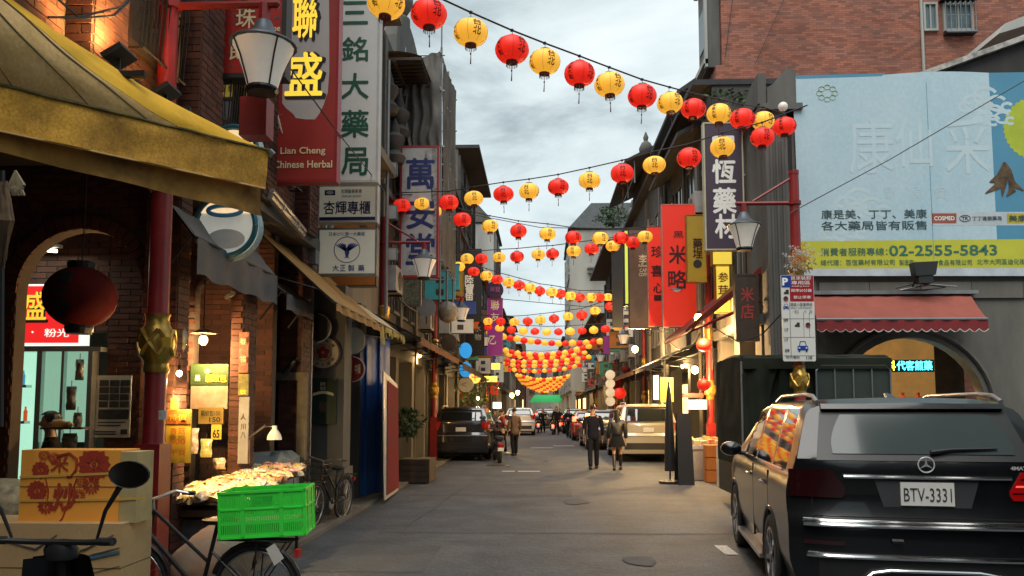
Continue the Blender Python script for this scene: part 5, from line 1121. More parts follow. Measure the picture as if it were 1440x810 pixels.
# parking sign
Yp = 12.1; t = thing('parking_sign', 'white and red parking regulation sign with a blue P on the right lamp post', 'sign', tuple(pY(1123, 506, Yp)))
T = lambda q: q
def PS(x, y): return pY(x, y, Yp)
def quadp(b, x0, y0, x1, y1, dy=0):
    k = lambda x, y: PS(x+(y-390)*.03, y)+V((0, -dy, 0)); b.poly([k(x0, y1), k(x1, y1), k(x1, y0), k(x0, y0)])
b = MB(); k = lambda x, y: PS(x+(y-390)*.03, y); b.prism([k(1098, 506), k(1099, 508), k(1143, 508), k(1144, 506), k(1144, 388), k(1143, 387), k(1099, 387), k(1098, 388)], (0, .02, 0)); b.build('plate', mat('plate_white', (.62, .62, .58), .4, var=.08), t)
pr_ = mat('plate_red', (.35, .012, .02), .4); pb_ = mat('plate_blue', (.01, .05, .30), .4)
b = MB(); quadp(b, 1110, 387.5, 1143.5, 424, .002); b.build('red_field', pr_, t)
b = MB(); quadp(b, 1098.5, 387.5, 1112, 404, .004); b.build('blue_field', pb_, t)
b = MB()
for y0 in (448, 474, 500): quadp(b, 1099, y0, 1143, y0+.6, .002)
quadp(b, 1109, 425, 1109.6, 500, .002); quadp(b, 1128, 440, 1128.5, 474, .002); quadp(b, 1136, 440, 1136.5, 474, .002); b.build('grid_line', ink, t)
b = MB()
def carsym(x, y, w_, h_, m_, nm):
    b = MB(); q = lambda a, c: k(x+a*w_, y+c*h_)+V((0, -.005, 0))
    b.poly([q(-.5, .35), q(.5, .35), q(.5, -.0), q(.36, -.05), q(.26, -.45), q(-.26, -.45), q(-.36, -.05), q(-.5, 0)]); b.poly([q(-.42, .5), q(-.25, .5), q(-.25, .35), q(-.42, .35)]); b.poly([q(.25, .5), q(.42, .5), q(.42, .35), q(.25, .35)]); b.build(nm, m_, t)
    b = MB(); q2 = lambda a, c: q(a, c)+V((0, -.002, 0)); b.poly([q2(-.27, -.05), q2(.27, -.05), q2(.2, -.36), q2(-.2, -.36)]); b.poly([q2(-.42, .2), q2(-.25, .2), q2(-.25, .08), q2(-.42, .08)]); b.poly([q2(.25, .2), q2(.42, .2), q2(.42, .08), q2(.25, .08)]); b.build(nm, MATS['plate_white'], t)
carsym(1126, 487, 15, 16, pb_, 'car_symbol'); carsym(1104, 431, 8, 8, pb_, 'car_symbol')
def trucksym(x, y, s_):
    b = MB(); q = lambda a, c: k(x+a*s_, y+c*s_)+V((0, -.005, 0)); b.poly([q(-.5, .35), q(.5, .35), q(.5, -.5), q(-.1, -.5), q(-.15, -.1), q(-.5, 0)]); b.build('truck_symbol', ink, t)
trucksym(1105, 411, 7); trucksym(1119, 457, 7)
for x, y in ((1104, 420), (1134, 457)):
    c = k(x, y)+V((0, -.006, 0)); b = MB(); b.disc(c, .038, (0, -1, 0), .001, 14); b.build('no_parking_symbol', ink, t); b = MB(); b.tube([c+V((.034*math.cos(a*.524), -.002, .034*math.sin(a*.524))) for a in range(13)]+[c+V((-.02, -.002, -.02))], .005, 3); b.build('no_parking_symbol', pr_, t)
letters(t, [('P', 1104, 396, 8, 11, wl, .04), ('貨車裝卸', 1126, 391, 28, 5.5, wl, .01), ('專用區', 1126, 397.5, 26, 5.5, wl, .01), ('Loading Zone', 1126, 402.5, 24, 2.6, wl, 0), ('限停20分鐘', 1127, 408.5, 28, 4.5, wl, .01), ('禁止停車', 1128, 418, 24, 4.5, wl, .01),
    ('開放小型車停放', 1127, 428, 30, 4.5, ink, .01), ('SMALL CAR PARKING', 1127, 433, 29, 2.4, ink, 0), ('一至五', 1119, 438.5, 9, 4, ink, 0), ('六', 1132, 438.5, 4, 4, ink, 0), ('日', 1140, 438.5, 3.4, 4, ink, 0),
    ('09', 1105, 450, 6, 4.5, ink, .02), ('17', 1106, 464, 5, 4.5, ink, .02), ('17', 1106, 478, 5, 4.5, ink, .02), ('09', 1107, 493, 6, 4.5, ink, .02), ('拖吊電話', 1115, 502, 19, 3.5, ink, .01), ('110', 1138, 503, 8, 4.5, ink, .03)], Yp-.006)
# dried flower bouquet on the post
t = thing('dried_bouquet', 'bundle of dried orange and white flowers tied to the lamp post above the parking sign', 'flowers', tuple(pY(1124, 386, 12.1)))
rnd = random.Random(3); c0 = pY(1124, 362, 12.15)
for nm, m_, n, R0, s_ in (('blossom', mat('petal_orange', (.55, .22, .04), .8, var=.4), 26, .15, .035), ('blossom', mat('petal_white', (.55, .53, .46), .8, var=.3), 40, .2, .03), ('wrapping', mat('kraft', (.35, .24, .10), .8, var=.4), 14, .12, .05)):
    b = MB()
    for i in range(n):
        p = c0+V((rnd.gauss(0, R0*.55), rnd.uniform(-.15, .05), rnd.gauss(.0 if nm == 'blossom' else -.15, R0*.5)))
        for j in range(5):
            a = j*1.257+rnd.random(); q = V((math.cos(a), rnd.uniform(-.5, .5), math.sin(a)))*s_; b.add([p, p+q+V((0, 0, s_*.4)), p+q*1.5, p+q-V((0, 0, s_*.4))], [(0, 1, 2, 3)])
    b.build(nm, m_, t)
MB().lathe([(.08, 0), (.12, .08), (.11, .16), (.13, .2)], (4.02, 12.3, 3.62), 14).build('holder', gold, t, smooth=True)
t = thing('street_bulb', 'small white globe lamp on the corner pilaster above the lanterns', 'lamp', tuple(pY(1101, 150, 14.6))); c = pY(1101, 150, 14.6)
MB().lathe([(.09*math.sin(math.pi*k/10), -.09*math.cos(math.pi*k/10)) for k in range(11)], c, 14).build('globe', frost, t, smooth=True); MB().tube([c-V((0, 0, .09)), c-V((0, -.3, .25))], .02, 5).build('bracket', dark_metal, t)

# ================================================================ PAPER LANTERNS
lred = mat('paper_red', (.60, .022, .012), .55, var=.12, scale=5, emit=(.85, .018, .008), es=.24)
lyel = mat('paper_yellow', (.74, .42, .06), .55, var=.12, scale=5, emit=(1, .47, .04), es=.25)
rimr = mat('lantern_rim_red', (.12, .008, .008), .5); seam_r = mat('seam_red', (.25, .008, .008), .6); seam_y = mat('seam_yellow', (.40, .2, .03), .6)
tas = mat('tassel', (.20, .03, .02), .8, var=.5, scale=30)
def lantern(col):
    m_ = lred if col == 'r' else lyel; t = thing('lantern', '', 'lantern', (0, 0, 0)); R_, H_ = .205, .160
    n = 26; prof = [((R_+(.0022 if k % 2 else -.0022))*math.sin(math.pi*k/n)**.86, -H_*math.cos(math.pi*k/n)) for k in range(3, n-2)]
    MB().lathe(prof, n=28).build('paper_shade', m_, t, smooth=65, local=True)
    b = MB()
    for a in range(8):
        th = a*math.pi/4+.2; b.tube([((R_+.002)*math.sin(math.pi*k/12)**.86*math.cos(th), (R_+.002)*math.sin(math.pi*k/12)**.86*math.sin(th), -H_*math.cos(math.pi*k/12)) for k in range(2, 11)], .0024, 3, cap=False)
    b.build('seam', seam_r if col == 'r' else seam_y, t, local=True)
    MB().lathe([(.066, .148), (.07, .152), (.07, .168), (.055, .17), (.055, .152)], n=16).build('top_ring', rimr, t, local=True)
    MB().lathe([(.066, -.175), (.07, -.172), (.07, -.15), (.05, -.148)], n=16).build('bottom_ring', rimr, t, local=True)
    b = MB()
    for k in range(18):
        a = k*.349; b.tube([(.064*math.cos(a), .064*math.sin(a), -.172), (.066*math.cos(a), .066*math.sin(a), -.215)], .0045, 3)
    b.build('fringe', tas, t, local=True)
    b = MB(); b.tube([(0, 0, -.16), (.004, 0, -.27)], .0025, 3).lathe([(.003, -.02), (.011, 0), (.003, .02)], (0, 0, -.27), 6).tube([(.004, 0, -.28), (.0, 0, -.40)], [.004, .009], 5); b.build('tassel', tas, t, local=True)
    b = MB()
    for a0, st in ((0, '台北'), (90, '年貨大街'), (180, '台北'), (270, '年貨大街')):
        n_ = len(st); hh = .105 if n_ == 2 else .062
        for k, ch in enumerate(st):
            vs, fs, tw, th = textmesh(ch, 0); z = (n_-1)*hh/2*.98-k*hh*.98
            for (ox, oz) in ((0, 0), (.0035, 0), (0, .003)):
                q = []
                for x, y in vs:
                    h = z+y/th*hh*.86+oz; rr = R_*math.sqrt(max(.05, 1-(h/(H_+.004))**2))**.9+.004+ox*.1; a = rad(a0)-math.pi/2+(x/tw*hh*.95+ox)/max(rr, .1)
                    q.append((rr*math.cos(a), rr*math.sin(a), h))
                b.add(q, fs)
    b.build('lettering', ink if col == 'y' else mat('ink_maroon', (.06, .004, .004), .7), t, local=True)
    MB().tube([(0, 0, .16), (0, 0, .235)], .004, 4).build('hook', wire_m, t, local=True)
    return t
LR, LY = lantern('r'), lantern('y')
def simple_lantern(col):
    R_, H_ = .205, .160
    o = MB().lathe([((R_)*math.sin(math.pi*k/10)**.86, -H_*math.cos(math.pi*k/10)) for k in range(1, 10)]+[(.05, .18)], n=14).build('lantern', lred if col == 'r' else lyel, smooth=60)
    o['category'] = 'lantern'; return o
SR, SY = simple_lantern('r'), simple_lantern('y')
used_l = set(); ordw = ['first', 'second', 'third', 'fourth', 'fifth', 'sixth', 'seventh', 'eighth', 'ninth', 'tenth', 'eleventh', 'twelfth', 'thirteenth', 'fourteenth', 'fifteenth', 'sixteenth', 'seventeenth', 'eighteenth', 'nineteenth', 'twentieth', 'twenty-first', 'twenty-second', 'twenty-third', 'twenty-fourth']
def place(col, P, det, label, group, rz):
    src = {('r', 1): LR, ('y', 1): LY, ('r', 0): SR, ('y', 0): SY}[(col, det)]
    if src.name in used_l: o = copy_tree(src)
    else: o = src; used_l.add(src.name)
    o.location = P; o.rotation_euler = (random.uniform(-.07, .07), random.uniform(-.08, .08), rz)
    s_ = random.uniform(.94, 1.05); o.scale = (s_, s_*random.uniform(.97, 1.02), s_*random.uniform(.95, 1.05))
    o['label'] = label; o['group'] = group; return o
def row(name, pts, Ya, Yb, det, rz, ends=True, sagw=0):
    """pts: (col, px, py) left to right; depth runs from Ya to Yb"""
    xs = [p[1] for p in pts]; a, c = xs[0], xs[-1]; W = []
    # depth by perspective-correct interpolation: 1/Y linear in px
    nr = ny = 0
    for i, (col, px, py) in enumerate(pts):
        f = (px-a)/(c-a) if c != a else 0; Y = 1/((1-f)/Ya+f/Yb); P = pY(px, py, Y); W.append(P+V((0, 0, .25)))
        if col == 'r': nr += 1; lab = '%s red lantern from the left on the %s' % (ordw[nr-1], name)
        else: ny += 1; lab = '%s yellow lantern from the left on the %s' % (ordw[ny-1], name)
        place(col, P, det, lab, 'paper lanterns strung across the street', rz+random.uniform(-.4, .4))
    if ends:
        dl = (W[0]-W[1]).normalized(); dr = (W[-1]-W[-2]).normalized()
        kl = min(8, max(0, (W[0].x+3.4)/max(.05, -dl.x))); kr = min(8, max(0, (4.3-W[-1].x)/max(.05, dr.x)))
        W = [W[0]+dl*kl+V((0, 0, kl*.12))]+W+[W[-1]+dr*kr+V((0, 0, kr*.12))]
    o = MB().tube(W, .012 if Ya < 20 else .014, 5).build('lantern_cable', wire_m); tag(o, 'black cable carrying the %s' % name, 'cable')
    if det:
        b = MB()
        for p in W[1:-1]: b.lathe([(.008, -.02), (.025, -.01), (.025, .01), (.008, .02)], p, 6)
        b.build('knot', wire_m, o)
alt = lambda s0, n: [('ry' if s0 == 'r' else 'yr')[i % 2] for i in range(n)]
r1 = [(543, 4), (603, 20), (662, 46), (720, 70), (766, 87), (815, 104), (857, 119), (903, 135), (942, 145), (975, 153), (1011, 160), (1044, 167), (1073, 170), (1103, 178)]
row('nearest lantern string', [(c, x, y) for c, (x, y) in zip(alt('y', 14), r1)], 8.1, 14.2, 1, rad(38))
r2 = [(631, 285), (666, 279), (708, 273), (744, 269), (785, 263), (829, 254), (875, 244), (920, 232), (969, 222), (1016, 207), (1072, 193)]
row('second lantern string', [(c, x, y) for c, (x, y) in zip(alt('r', 11), r2)], 16.6, 12.8, 1, rad(5))
r3 = [(565, 289), (594, 288), (609, 297), (650, 309), (689, 318), (729, 325), (770, 329), (806, 334), (844, 335), (873, 335), (907, 333), (944, 331), (978, 326)]
row('third lantern string', [(c, x, y) for c, (x, y) in zip('ryyryryryryry', r3)], 17.5, 20.5, 1, rad(24))
r4 = [(632, 367), (657, 364), (677, 364), (702, 362), (727, 361), (757, 358), (777, 357), (807, 353), (832, 350), (862, 346), (890, 341), (925, 336), (958, 330)]
row('fourth lantern string', [(c, x, y) for c, (x, y) in zip('ryryryryryryr', r4)], 24, 21.5, 1, rad(-8))
r5 = [(645, 375), (666, 382), (684, 388), (699, 393), (715, 397), (730, 401), (745, 405), (759, 409), (776, 411), (788, 413), (802, 416), (815, 418), (831, 418), (843, 418), (855, 418), (866, 418), (878, 418), (890, 418), (901, 416)]
row('fifth lantern string', [(c, x, y) for c, (x, y) in zip(alt('y', 19), r5)], 25.5, 30, 1, rad(20))
r6 = [(668, 452), (686, 452), (704, 452), (723, 453), (742, 452), (760, 450), (779, 448), (799, 445), (818, 443), (837, 437), (858, 431)]
row('sixth lantern string', [(c, x, y) for c, (x, y) in zip(alt('r', 11), r6)], 33, 29, 1, rad(0))
far = [('seventh', 34, 686, 459, 868, 460, 467, 12), ('eighth', 42, 688, 468, 844, 480, 482, 17), ('ninth', 49, 703, 491, 828, 487, 499, 16), ('tenth', 52, 716, 499, 822, 496, 503, 15), ('eleventh', 55, 714, 507, 828, 502, 509, 16), ('twelfth', 59, 706, 511, 812, 509, 515, 15), ('thirteenth', 63, 702, 517, 815, 514, 522, 17)]
ordw += ['twenty-fifth']
for j, (nm, Y, xl, ya_, xr, yb_, ym, n) in enumerate(far):
    pts = []; off = j % 2
    for i in range(n):
        u = i/(n-1); m_ = ym-(ya_+yb_)/2
        pts.append(('ry'[(i+off) % 2], xl+(xr-xl)*u, ya_*(1-u)+yb_*u+m_*4*u*(1-u)+random.uniform(-.5, .5)))
    row('%s lantern string' % nm, pts, Y, Y*(1.03 if j % 2 else .97), 0, 0)
# the dense tail of strings: too many and too small to tell apart
cnt = 0; b = {'r': MB(), 'y': MB()}
for j in range(8):
    Y = 70+j*4.6; n = 17; xl, xr, ye, ym = 727+j*1.1, 803-j*.8, 527+j*1.7, 534+j*2.4; W = []
    for i in range(n):
        u = i/(n-1); P = pY(xl+(xr-xl)*u, ye+(ym-ye)*4*u*(1-u)+random.uniform(-.5, .5), Y); W.append(P+V((0, 0, .2)))
        col = 'yyr'[(i+j) % 3]
        if cnt < 60: place(col, P, 0, 'one of the tiny glowing lanterns in the dense strings at the street end', 'tiny lanterns at the street end', 0); cnt += 1
        else: b[col].lathe([(.2*math.sin(math.pi*k/6), -.17*math.cos(math.pi*k/6)) for k in range(7)], P, 10)
    o = MB().tube(W, .014, 4).build('lantern_cable', wire_m); tag(o, 'one of the thin far cables carrying the dense lantern strings', 'cable', 'far lantern cables')
for c_, q in b.items(): q.build('distant_lanterns', lred if c_ == 'r' else mat('paper_yellow', 0), smooth=True, kind='stuff')
# ================================================================ OTHER CABLES
for lab, pts, r_ in (('thin black cable slanting across the blue billboard', [pY(1110, 300, 12.2), pY(1250, 225, 12.2), pY(1450, 108, 12.2)], .008), ('thin cable falling diagonally across the red herbal sign', [pY(400, 85, 8), pY(470, 180, 9), pY(540, 268, 12)], .008),
        ('thin straight wire across the lower left sky', [pY(655, 300, 22), pY(760, 320, 24), pY(900, 322, 22)], .012), ('lowest thin straight wire over the street middle', [pY(700, 420, 33), pY(820, 431, 36), pY(880, 430, 36)], .015),
        ('red brown cable looping in front of the orange lit facade', [pX(60, -20, -3.0), pX(110, 24, -3.0), pX(170, 10, -3.0), pX(190, -10, -3.0)], .008), ('second red brown cable under the first at upper left', [pX(68, 24, -3.0), pX(120, 25, -3.0), pX(160, 22, -3.0), pX(195, -10, -3.0)], .008),
        ('pale cable hanging in a loop from the right lamp post', [pY(1100, 440, 12.2), pY(1072, 470, 12.6), pY(1040, 482, 13.5), pY(1005, 462, 15)], .012), ('bundle of black cable hanging from the second right lamp post', [pY(1005, 350, 19), pY(1008, 400, 19), pY(1000, 460, 19), pY(1002, 520, 19)], .02)):
    W = [];
    for i in range(len(pts)-1):
        for k in range(6): W.append(pts[i].lerp(pts[i+1], k/6)+V((0, 0, -.0)))
    W.append(pts[-1]); o = MB().tube(W, r_, 5).build('cable', wire_m); tag(o, lab, 'cable')
# ================================================================ LIT BULBS (with real lamps)
bulb_m = mat('bulb_lit', (1, .85, .5), .4, emit=(1, .55, .12), es=22)
def bulb(lab, P, r_=.05, power=25, hang=.25, shade=False, col=(1, .62, .25), m_=None):
    t = thing('light_bulb', lab, 'lamp', tuple(P)); P = V(P)
    MB().lathe([(r_*math.sin(math.pi*k/8), -r_*1.15*math.cos(math.pi*k/8)) for k in range(9)], P, 12).build('bulb', m_ or bulb_m, t, smooth=True)
    MB().tube([P+V((0, 0, r_)), P+V((0, 0, r_+.05))], r_*.5, 8).tube([P+V((0, 0, r_+.05)), P+V((0, 0, hang))], .006, 4).build('socket', dark_metal, t)
    if shade: MB().lathe([(.14, .04), (.13, .05), (.05, .09), (.02, .1)], P+V((0, 0, .03)), 16).build('shade', steel, t, smooth=True)
    if power:
        l = bpy.data.lights.new('bulb_light', 'POINT'); l.energy = power; l.color = col; l.shadow_soft_size = r_*1.2; lo = bpy.data.objects.new('bulb_light', l); COL.objects.link(lo); lo.location = P-V((0, 0, r_*2.2+.02))
bulb('bright bare bulb under the red roof beside the second right lamp post', pY(982, 447, 17.2), .085, 200)
bulb('bright bare bulb glaring by the brown coffee sign', pY(893, 491, 26), .10, 330)
bulb('bright bare bulb above the lit stall with red signs', pY(977, 520, 18.5), .08, 170)
bulb('dim white bulb pair under a small metal shade inside the second brick arch', pY(286, 478, 8.6), .05, 34, .9, True, m_=mat('bulb_pale', (.8, .7, .5), .4, emit=(1, .75, .4), es=1.5))
P = pY(286, 489, 8.6); 
bulb('yellow spot lamp glaring beside the gold ornament of the nearest post', pY(252, 525, 6.95), .025, 7, .18)
l = bpy.data.lights.new('stall_spot', 'SPOT'); l.energy = 85; l.color = (1, .66, .26); l.spot_size = rad(95); l.spot_blend = .6; l.shadow_soft_size = .03; lo = bpy.data.objects.new('stall_spot', l); COL.objects.link(lo); lo.location = pY(252, 525, 6.95)+V((.03, .04, -.05)); lo.rotation_euler = (V((-3.15, 8.3, .75))-lo.location).to_track_quat('-Z', 'Y').to_euler()
bulb('far orange bulb at the left before the street end', pY(720, 556, 60), .16, 60); bulb('far pale bulb beside the orange one', pY(728, 552, 64), .16, 40)
bulb('warm bulb under the rust awning on the left', pY(590, 500, 22), .05, 15); bulb('small warm bulb near the crimson flower sign', pY(472, 447, 12.4), .03, 12)
for k, (px, py, Y) in enumerate(((930, 520, 30), (960, 515, 24), (900, 528, 36), (868, 540, 50), (842, 548, 62), (700, 545, 45), (672, 560, 30))):
    bulb('small warm bulb %s' % ['inside the shop behind the white van', 'inside the shop right of the white van', 'under the awning near the dark van', 'far down the right arcade', 'farthest down the right arcade', 'far down the left arcade', 'in the shop left of the walking couple'][k], pY(px, py, Y), .05, 120)
# red round paper lanterns / round signs hanging at the right pavement
for k, (px, py, r_, Y, lb) in enumerate(((990, 485, .17, 17.6, 'red round sign half hidden by the second right post, upper one'), (990, 541, .15, 17.6, 'red round sign half hidden by the second right post, lower one'), (868, 538, .3, 34, 'dark red round lantern by the far right white discs'), (872, 553, .26, 33, 'brighter red round lantern below the dark one'), (880, 520, .2, 36, 'small dark red lantern near the distant lamp'))):
    c = pY(px, py, Y); t = thing('red_lantern', lb, 'lantern', tuple(c)); MB().lathe([(r_*math.sin(math.pi*q/12), -r_*.9*math.cos(math.pi*q/12)) for q in range(1, 12)], c, 18).build('paper_shade', lred if k in (0, 1, 3) else bigred, t, smooth=True); MB().tube([c+V((0, 0, r_*.8)), c+V((0, 0, r_*.8+.8))], .01, 4).build('cord', wire_m, t)
for k in range(4):
    c = pY(858, 527+k*12.5, 33); o = MB().disc(c, .2, (0, -1, 0), .08, 18).build('round_sign', frm_w); tag(o, '%s white disc sign in the vertical stack of four on the right' % ordw[k], 'sign')
# far red signs on left
for lb, px, py, w_, h_, Y, m_ in (('irregular bright red lit shape far left of the walkers', 695, 545, 11, 20, 42, redvivid), ('white glowing shop box below the red shape', 699, 570, 12, 9, 42, mat('white_lit', (.8, .85, .8), .4, emit=(.8, 1, .85), es=.6)), ('slanted yellow lit sign panel, upper', 697, 515, 12, 9, 38, mat('sign_yellow_lit2', (.6, .45, .05), .5, emit=(1, .72, .1), es=.6)), ('slanted yellow lit sign panel, lower', 690, 533, 18, 8, 34, mat('sign_yellow_lit2', 0)), ('orange red lit sign behind the round white sign', 648, 556, 11, 10, 34, redvivid), ('white lit vertical sign behind the white van', 923, 545, 7, 34, 26, mat('white_lit', 0)), ('yellow lit shop window behind the white van', 938, 548, 18, 34, 25, mat('sign_yellow_lit', 0)), ('bright yellow and white lit counter sign under the red lanterns', 980, 569, 28, 13, 19, mat('yellow_white_lit', (.7, .6, .3), .5, emit=(1, .75, .25), es=.6, scale=8, var=.6)), ('red lit characters panel above the yellow counter', 975, 556, 28, 6, 19.1, redvivid)):
    X0, Z0, X1, Z1 = rect(px-w_/2, py-h_/2, px+w_/2, py+h_/2, Y); t = thing('lit_sign', lb, 'sign', (X0, Y, Z0)); MB().box(X0, Y, Z0, X1, Y+.12, Z1).build('panel', m_, t)
# left hand inner bay items
X0, Z0, X1, Z1 = rect(1.0, 1, 2, 2, 5)
# ================================================================ LEFT STALL AND STREET GOODS
card = mat('cardboard', (.54, .35, .16), .85, var=.18, scale=2.5, fine=.06)
card_or = mat('cardboard_orange', (.88, .36, .045), .8, var=.12, scale=3)
print_r = mat('print_rust', (.38, .035, .012), .8, var=.1)
tape = mat('tape_yellow', (.62, .38, .08), .3, var=.1)
def carton(lab, px0, py0, px1, py1, Y, dp, m_, ry=0, flaps=False):
    X0, Z0, X1, Z1 = rect(px0, py0, px1, py1, Y); t = thing('cardboard_box', lab, 'box', (X0, Y, Z0))
    MB().box(X0, Y, Z0, X1, Y+dp, Z1).build('carton', m_, t)
    MB().box(X0+.0, Y-.003, (Z0+Z1)/2-.004, X1, Y+dp+.003, (Z0+Z1)/2+.0).build('crease', mat('cardboard_dark', (.22, .13, .05), .85), t)
    return t, X0, Z0, X1, Z1
Yc = 4.5
t, X0, Z0, X1, Z1 = carton('orange printed carton with red chrysanthemums and brush characters on the pile at left', 28, 633, 168, 735, Yc, .22, card_or)
MB().box(X1+.001, Yc+.002, Z0, pY(194, 700, Yc+.02).x, Yc+.19, Z1-.01).build('side_panel', mat('card_side', (.45, .36, .17), .8, var=.25, scale=7), t)
def flower(b, cx, cy, r_, pet, r0=.25, thin=1.0):
    for k in range(pet):
        a = 2*math.pi*k/pet; c, s_ = math.cos(a), math.sin(a); w_ = .9*math.pi*r_/pet*thin
        P = [(cx+c*r_*r0-s_*w_*.4, cy+s_*r_*r0+c*w_*.4), (cx+c*r_*.8-s_*w_, cy+s_*r_*.8+c*w_), (cx+c*r_, cy+s_*r_), (cx+c*r_*.8+s_*w_, cy+s_*r_*.8-c*w_), (cx+c*r_*r0+s_*w_*.4, cy+s_*r_*r0-c*w_*.4)]
        P = [(min(max(x, 29), 167), min(max(y, 634), 734)) for x, y in P]
        b.poly([pY(x, y, Yc-.004) for x, y in P])
    b.disc(pY(min(cx, 160), cy, Yc-.003), r_*.16*Yc/F, (0, -1, 0), .001, 10)
b = MB()
flower(b, 132, 653, 24, 14, .22, .95); flower(b, 57, 661, 13, 12, .25); flower(b, 52, 690, 15, 14, .25); flower(b, 62, 640, 9, 16, .3, .5); flower(b, 128, 683, 13, 14, .3, .6); flower(b, 110, 697, 11, 18, .3, .5); flower(b, 76, 644, 9, 16, .3, .5); flower(b, 114, 677, 8, 14, .3, .45)
flower(b, 64, 712, 12, 12, .3, .7)
b.build('flower_print', print_r, t)
letters(t, [('米', 84, 652, 26, 24, print_r, .02), ('炒', 92, 699, 34, 38, print_r, .05)], Yc-.004, 'lettering')
b = MB(); b.tube([pY(x, y, Yc-.004) for x, y in ((80, 641), (98, 637), (108, 645), (107, 660), (100, 670), (94, 670))], .008, 4).tube([pY(x, y, Yc-.004) for x, y in ((108, 672), (98, 700), (88, 728), (84, 733))], .004, 4).tube([pY(x, y, Yc-.004) for x, y in ((64, 672), (68, 690), (66, 710))], .004, 4); b.build('line_print', print_r, t)
for y0, y1 in ((671, 665), (704, 702)):
    b = MB(); b.prism([pY(27.5, y0+2, Yc-.006), pY(168.5, y1+2, Yc-.006), pY(168.5, y1-1.5, Yc-.006), pY(27.5, y0-1.5, Yc-.006)], (0, .004, 0)); b.prism([pY(168.5, y1+2, Yc-.006), V((X1+.16, Yc-.0, pY(168, y1, Yc).z)), V((X1+.16, Yc, pY(168, y1-3, Yc).z)), pY(168.5, y1-1.5, Yc-.006)], (0, .003, 0)); b.build('tape', tape, t)
carton('plain carton standing on the ground at the bottom of the pile', -60, 861, 168, 985, 4.43, .34, card)
t, *_ = carton('large plain brown carton under the printed one, creased and scuffed', -60, 736, 170, 860, 4.42, .34, card)
b = MB()
for P_ in ([(70, 786), (120, 772), (160, 752)], [(60, 806), (130, 780), (168, 770)], [(120, 808), (168, 796)], [(0, 760), (50, 772), (80, 752)]):
    b.tube([pY(x, y, 4.416) for x, y in P_], [.002]+[.006]*(len(P_)-2)+[.002], 4)
b.build('scuff', mat('scuff_grey', (.12, .11, .10), .8, var=.5, scale=20), t)
b = MB(); b.prism([pY(70, 794, 4.415), pY(168, 774, 4.415), pY(168, 778, 4.415), pY(72, 799, 4.415)], (0, -.003, 0)); b.build('blue_strip', mat('blue_faded', (.06, .16, .22), .7), t)
for k, (x0, y0, x1, y1, Y, m_, lb) in enumerate(((-80, 748, 14, 770, 4.2, card, 'folded cardboard flap at the lower left edge'),)):
    pass
t = thing('goods_sack', 'clear bag of pale dried goods at the left edge behind the cartons', 'bag', tuple(pY(5, 720, 5)))
b = MB(); c = pY(-10, 712, 5.0); b.grid(lambda u, v: c+V(((.28*math.sin(math.pi*v)**.5+.02*mnoise.noise(V((u*9, v*9, 1))))*math.cos(2*math.pi*u), .2*math.sin(math.pi*v)**.5*math.sin(2*math.pi*u), -.17*math.cos(math.pi*v)+.02*mnoise.noise(V((u*8, v*8, 3))))), 24, 14); b.build('bag', mat('dried_pale', (.42, .34, .19), .5, scale=26, var=.6, bump=.5), t, smooth=True)
o = MB().box(-4.6, 5.0, 0, -3.5, 6.1, .86).build('goods_table', wood_dark); tag(o, 'dark table carrying the bags and cartons at lower left', 'table')
# trading stall
TB = thing('market_stall', 'lit market stall table heaped with packets of snacks by the brick piers', 'stall', (-3.1, 8.2, 0))
TX0, TX1, TY0, TY1 = -3.66, -2.82, 7.3, 9.3
MB().box(TX0, TY0, .66, TX1, TY1, .72).build('tabletop', wood_dark, TB)
for x, y in ((TX0+.05, TY0+.05), (TX1-.05, TY0+.05), (TX0+.05, TY1-.05), (TX1-.05, TY1-.05)): MB().tube([(x, y, 0.02), (x, y, .66)], .02, 6).build('leg', dark_metal, TB)
MB().tube([(TX0, TY0-.02, .78), (TX1+.02, TY0-.02, .78), (TX1+.02, TY1, .78)], .012, 5).tube([(TX1+.02, TY0-.02, .2), (TX1+.02, TY0-.02, .78)], .014, 5).build('rail', dark_metal, TB)
o = MB().box(TX0, TY0+.1, .3, TX1-.1, TY0+.9, .62).build('plastic_crate', mat('crate_grey_blue', (.12, .14, .17), .5, var=.4, scale=8)); tag(o, 'grey blue storage box under the stall table', 'crate')
o = MB().box(TX0, TY0+.05, .03, TX1-.15, TY0+.8, .29).build('wooden_crate', mat('crate_wood', (.25, .14, .05), .7, var=.3, scale=8)); tag(o, 'brown wooden crate on the ground under the stall', 'crate')
pk = [mat('packet_%d' % i, c, .3, var=.5, scale=22, spec=.7, col2=c2) for i, (c, c2) in enumerate((((.75, .48, .07), (.65, .6, .5)), ((.70, .66, .58), (.45, .28, .08)), ((.55, .06, .03), (.7, .5, .3)), ((.62, .58, .55), (.25, .12, .05)), ((.60, .35, .12), (.75, .7, .6)), ((.45, .10, .14), (.7, .6, .6)), ((.25, .30, .10), (.6, .5, .2)), ((.78, .62, .22), (.35, .12, .03))))]
pme = []
for i in range(8):
    b = MB(); rnd = random.Random(i)
    def pf(u, v): return V((.075*(2*u-1), .055*(2*v-1), .034*(math.sin(math.pi*u)*math.sin(math.pi*v))**.7*(1+.5*rnd.random())+.008*rnd.random()))
    b.grid(pf, 6, 5); k0 = len(b.v); b.add([(q[0], q[1], -q[2]*.6-.001) for q in b.v[:k0]], [tuple(reversed(f)) for f in b.f[:]]); o = b.build('snack_packet', pk[i]); pme.append(o)
heap = [MB() for _ in range(8)]; ni = 0
def hz(x, y): return .74+.13*math.exp(-((x+3.1)/.5)**2)*(.5+.5*(y-TY0)/(TY1-TY0))+.04*(y-TY0)
rnd = random.Random(5)
clr = ['yellow', 'white', 'red', 'pale grey', 'orange', 'pink', 'green', 'golden']
usedp = set()
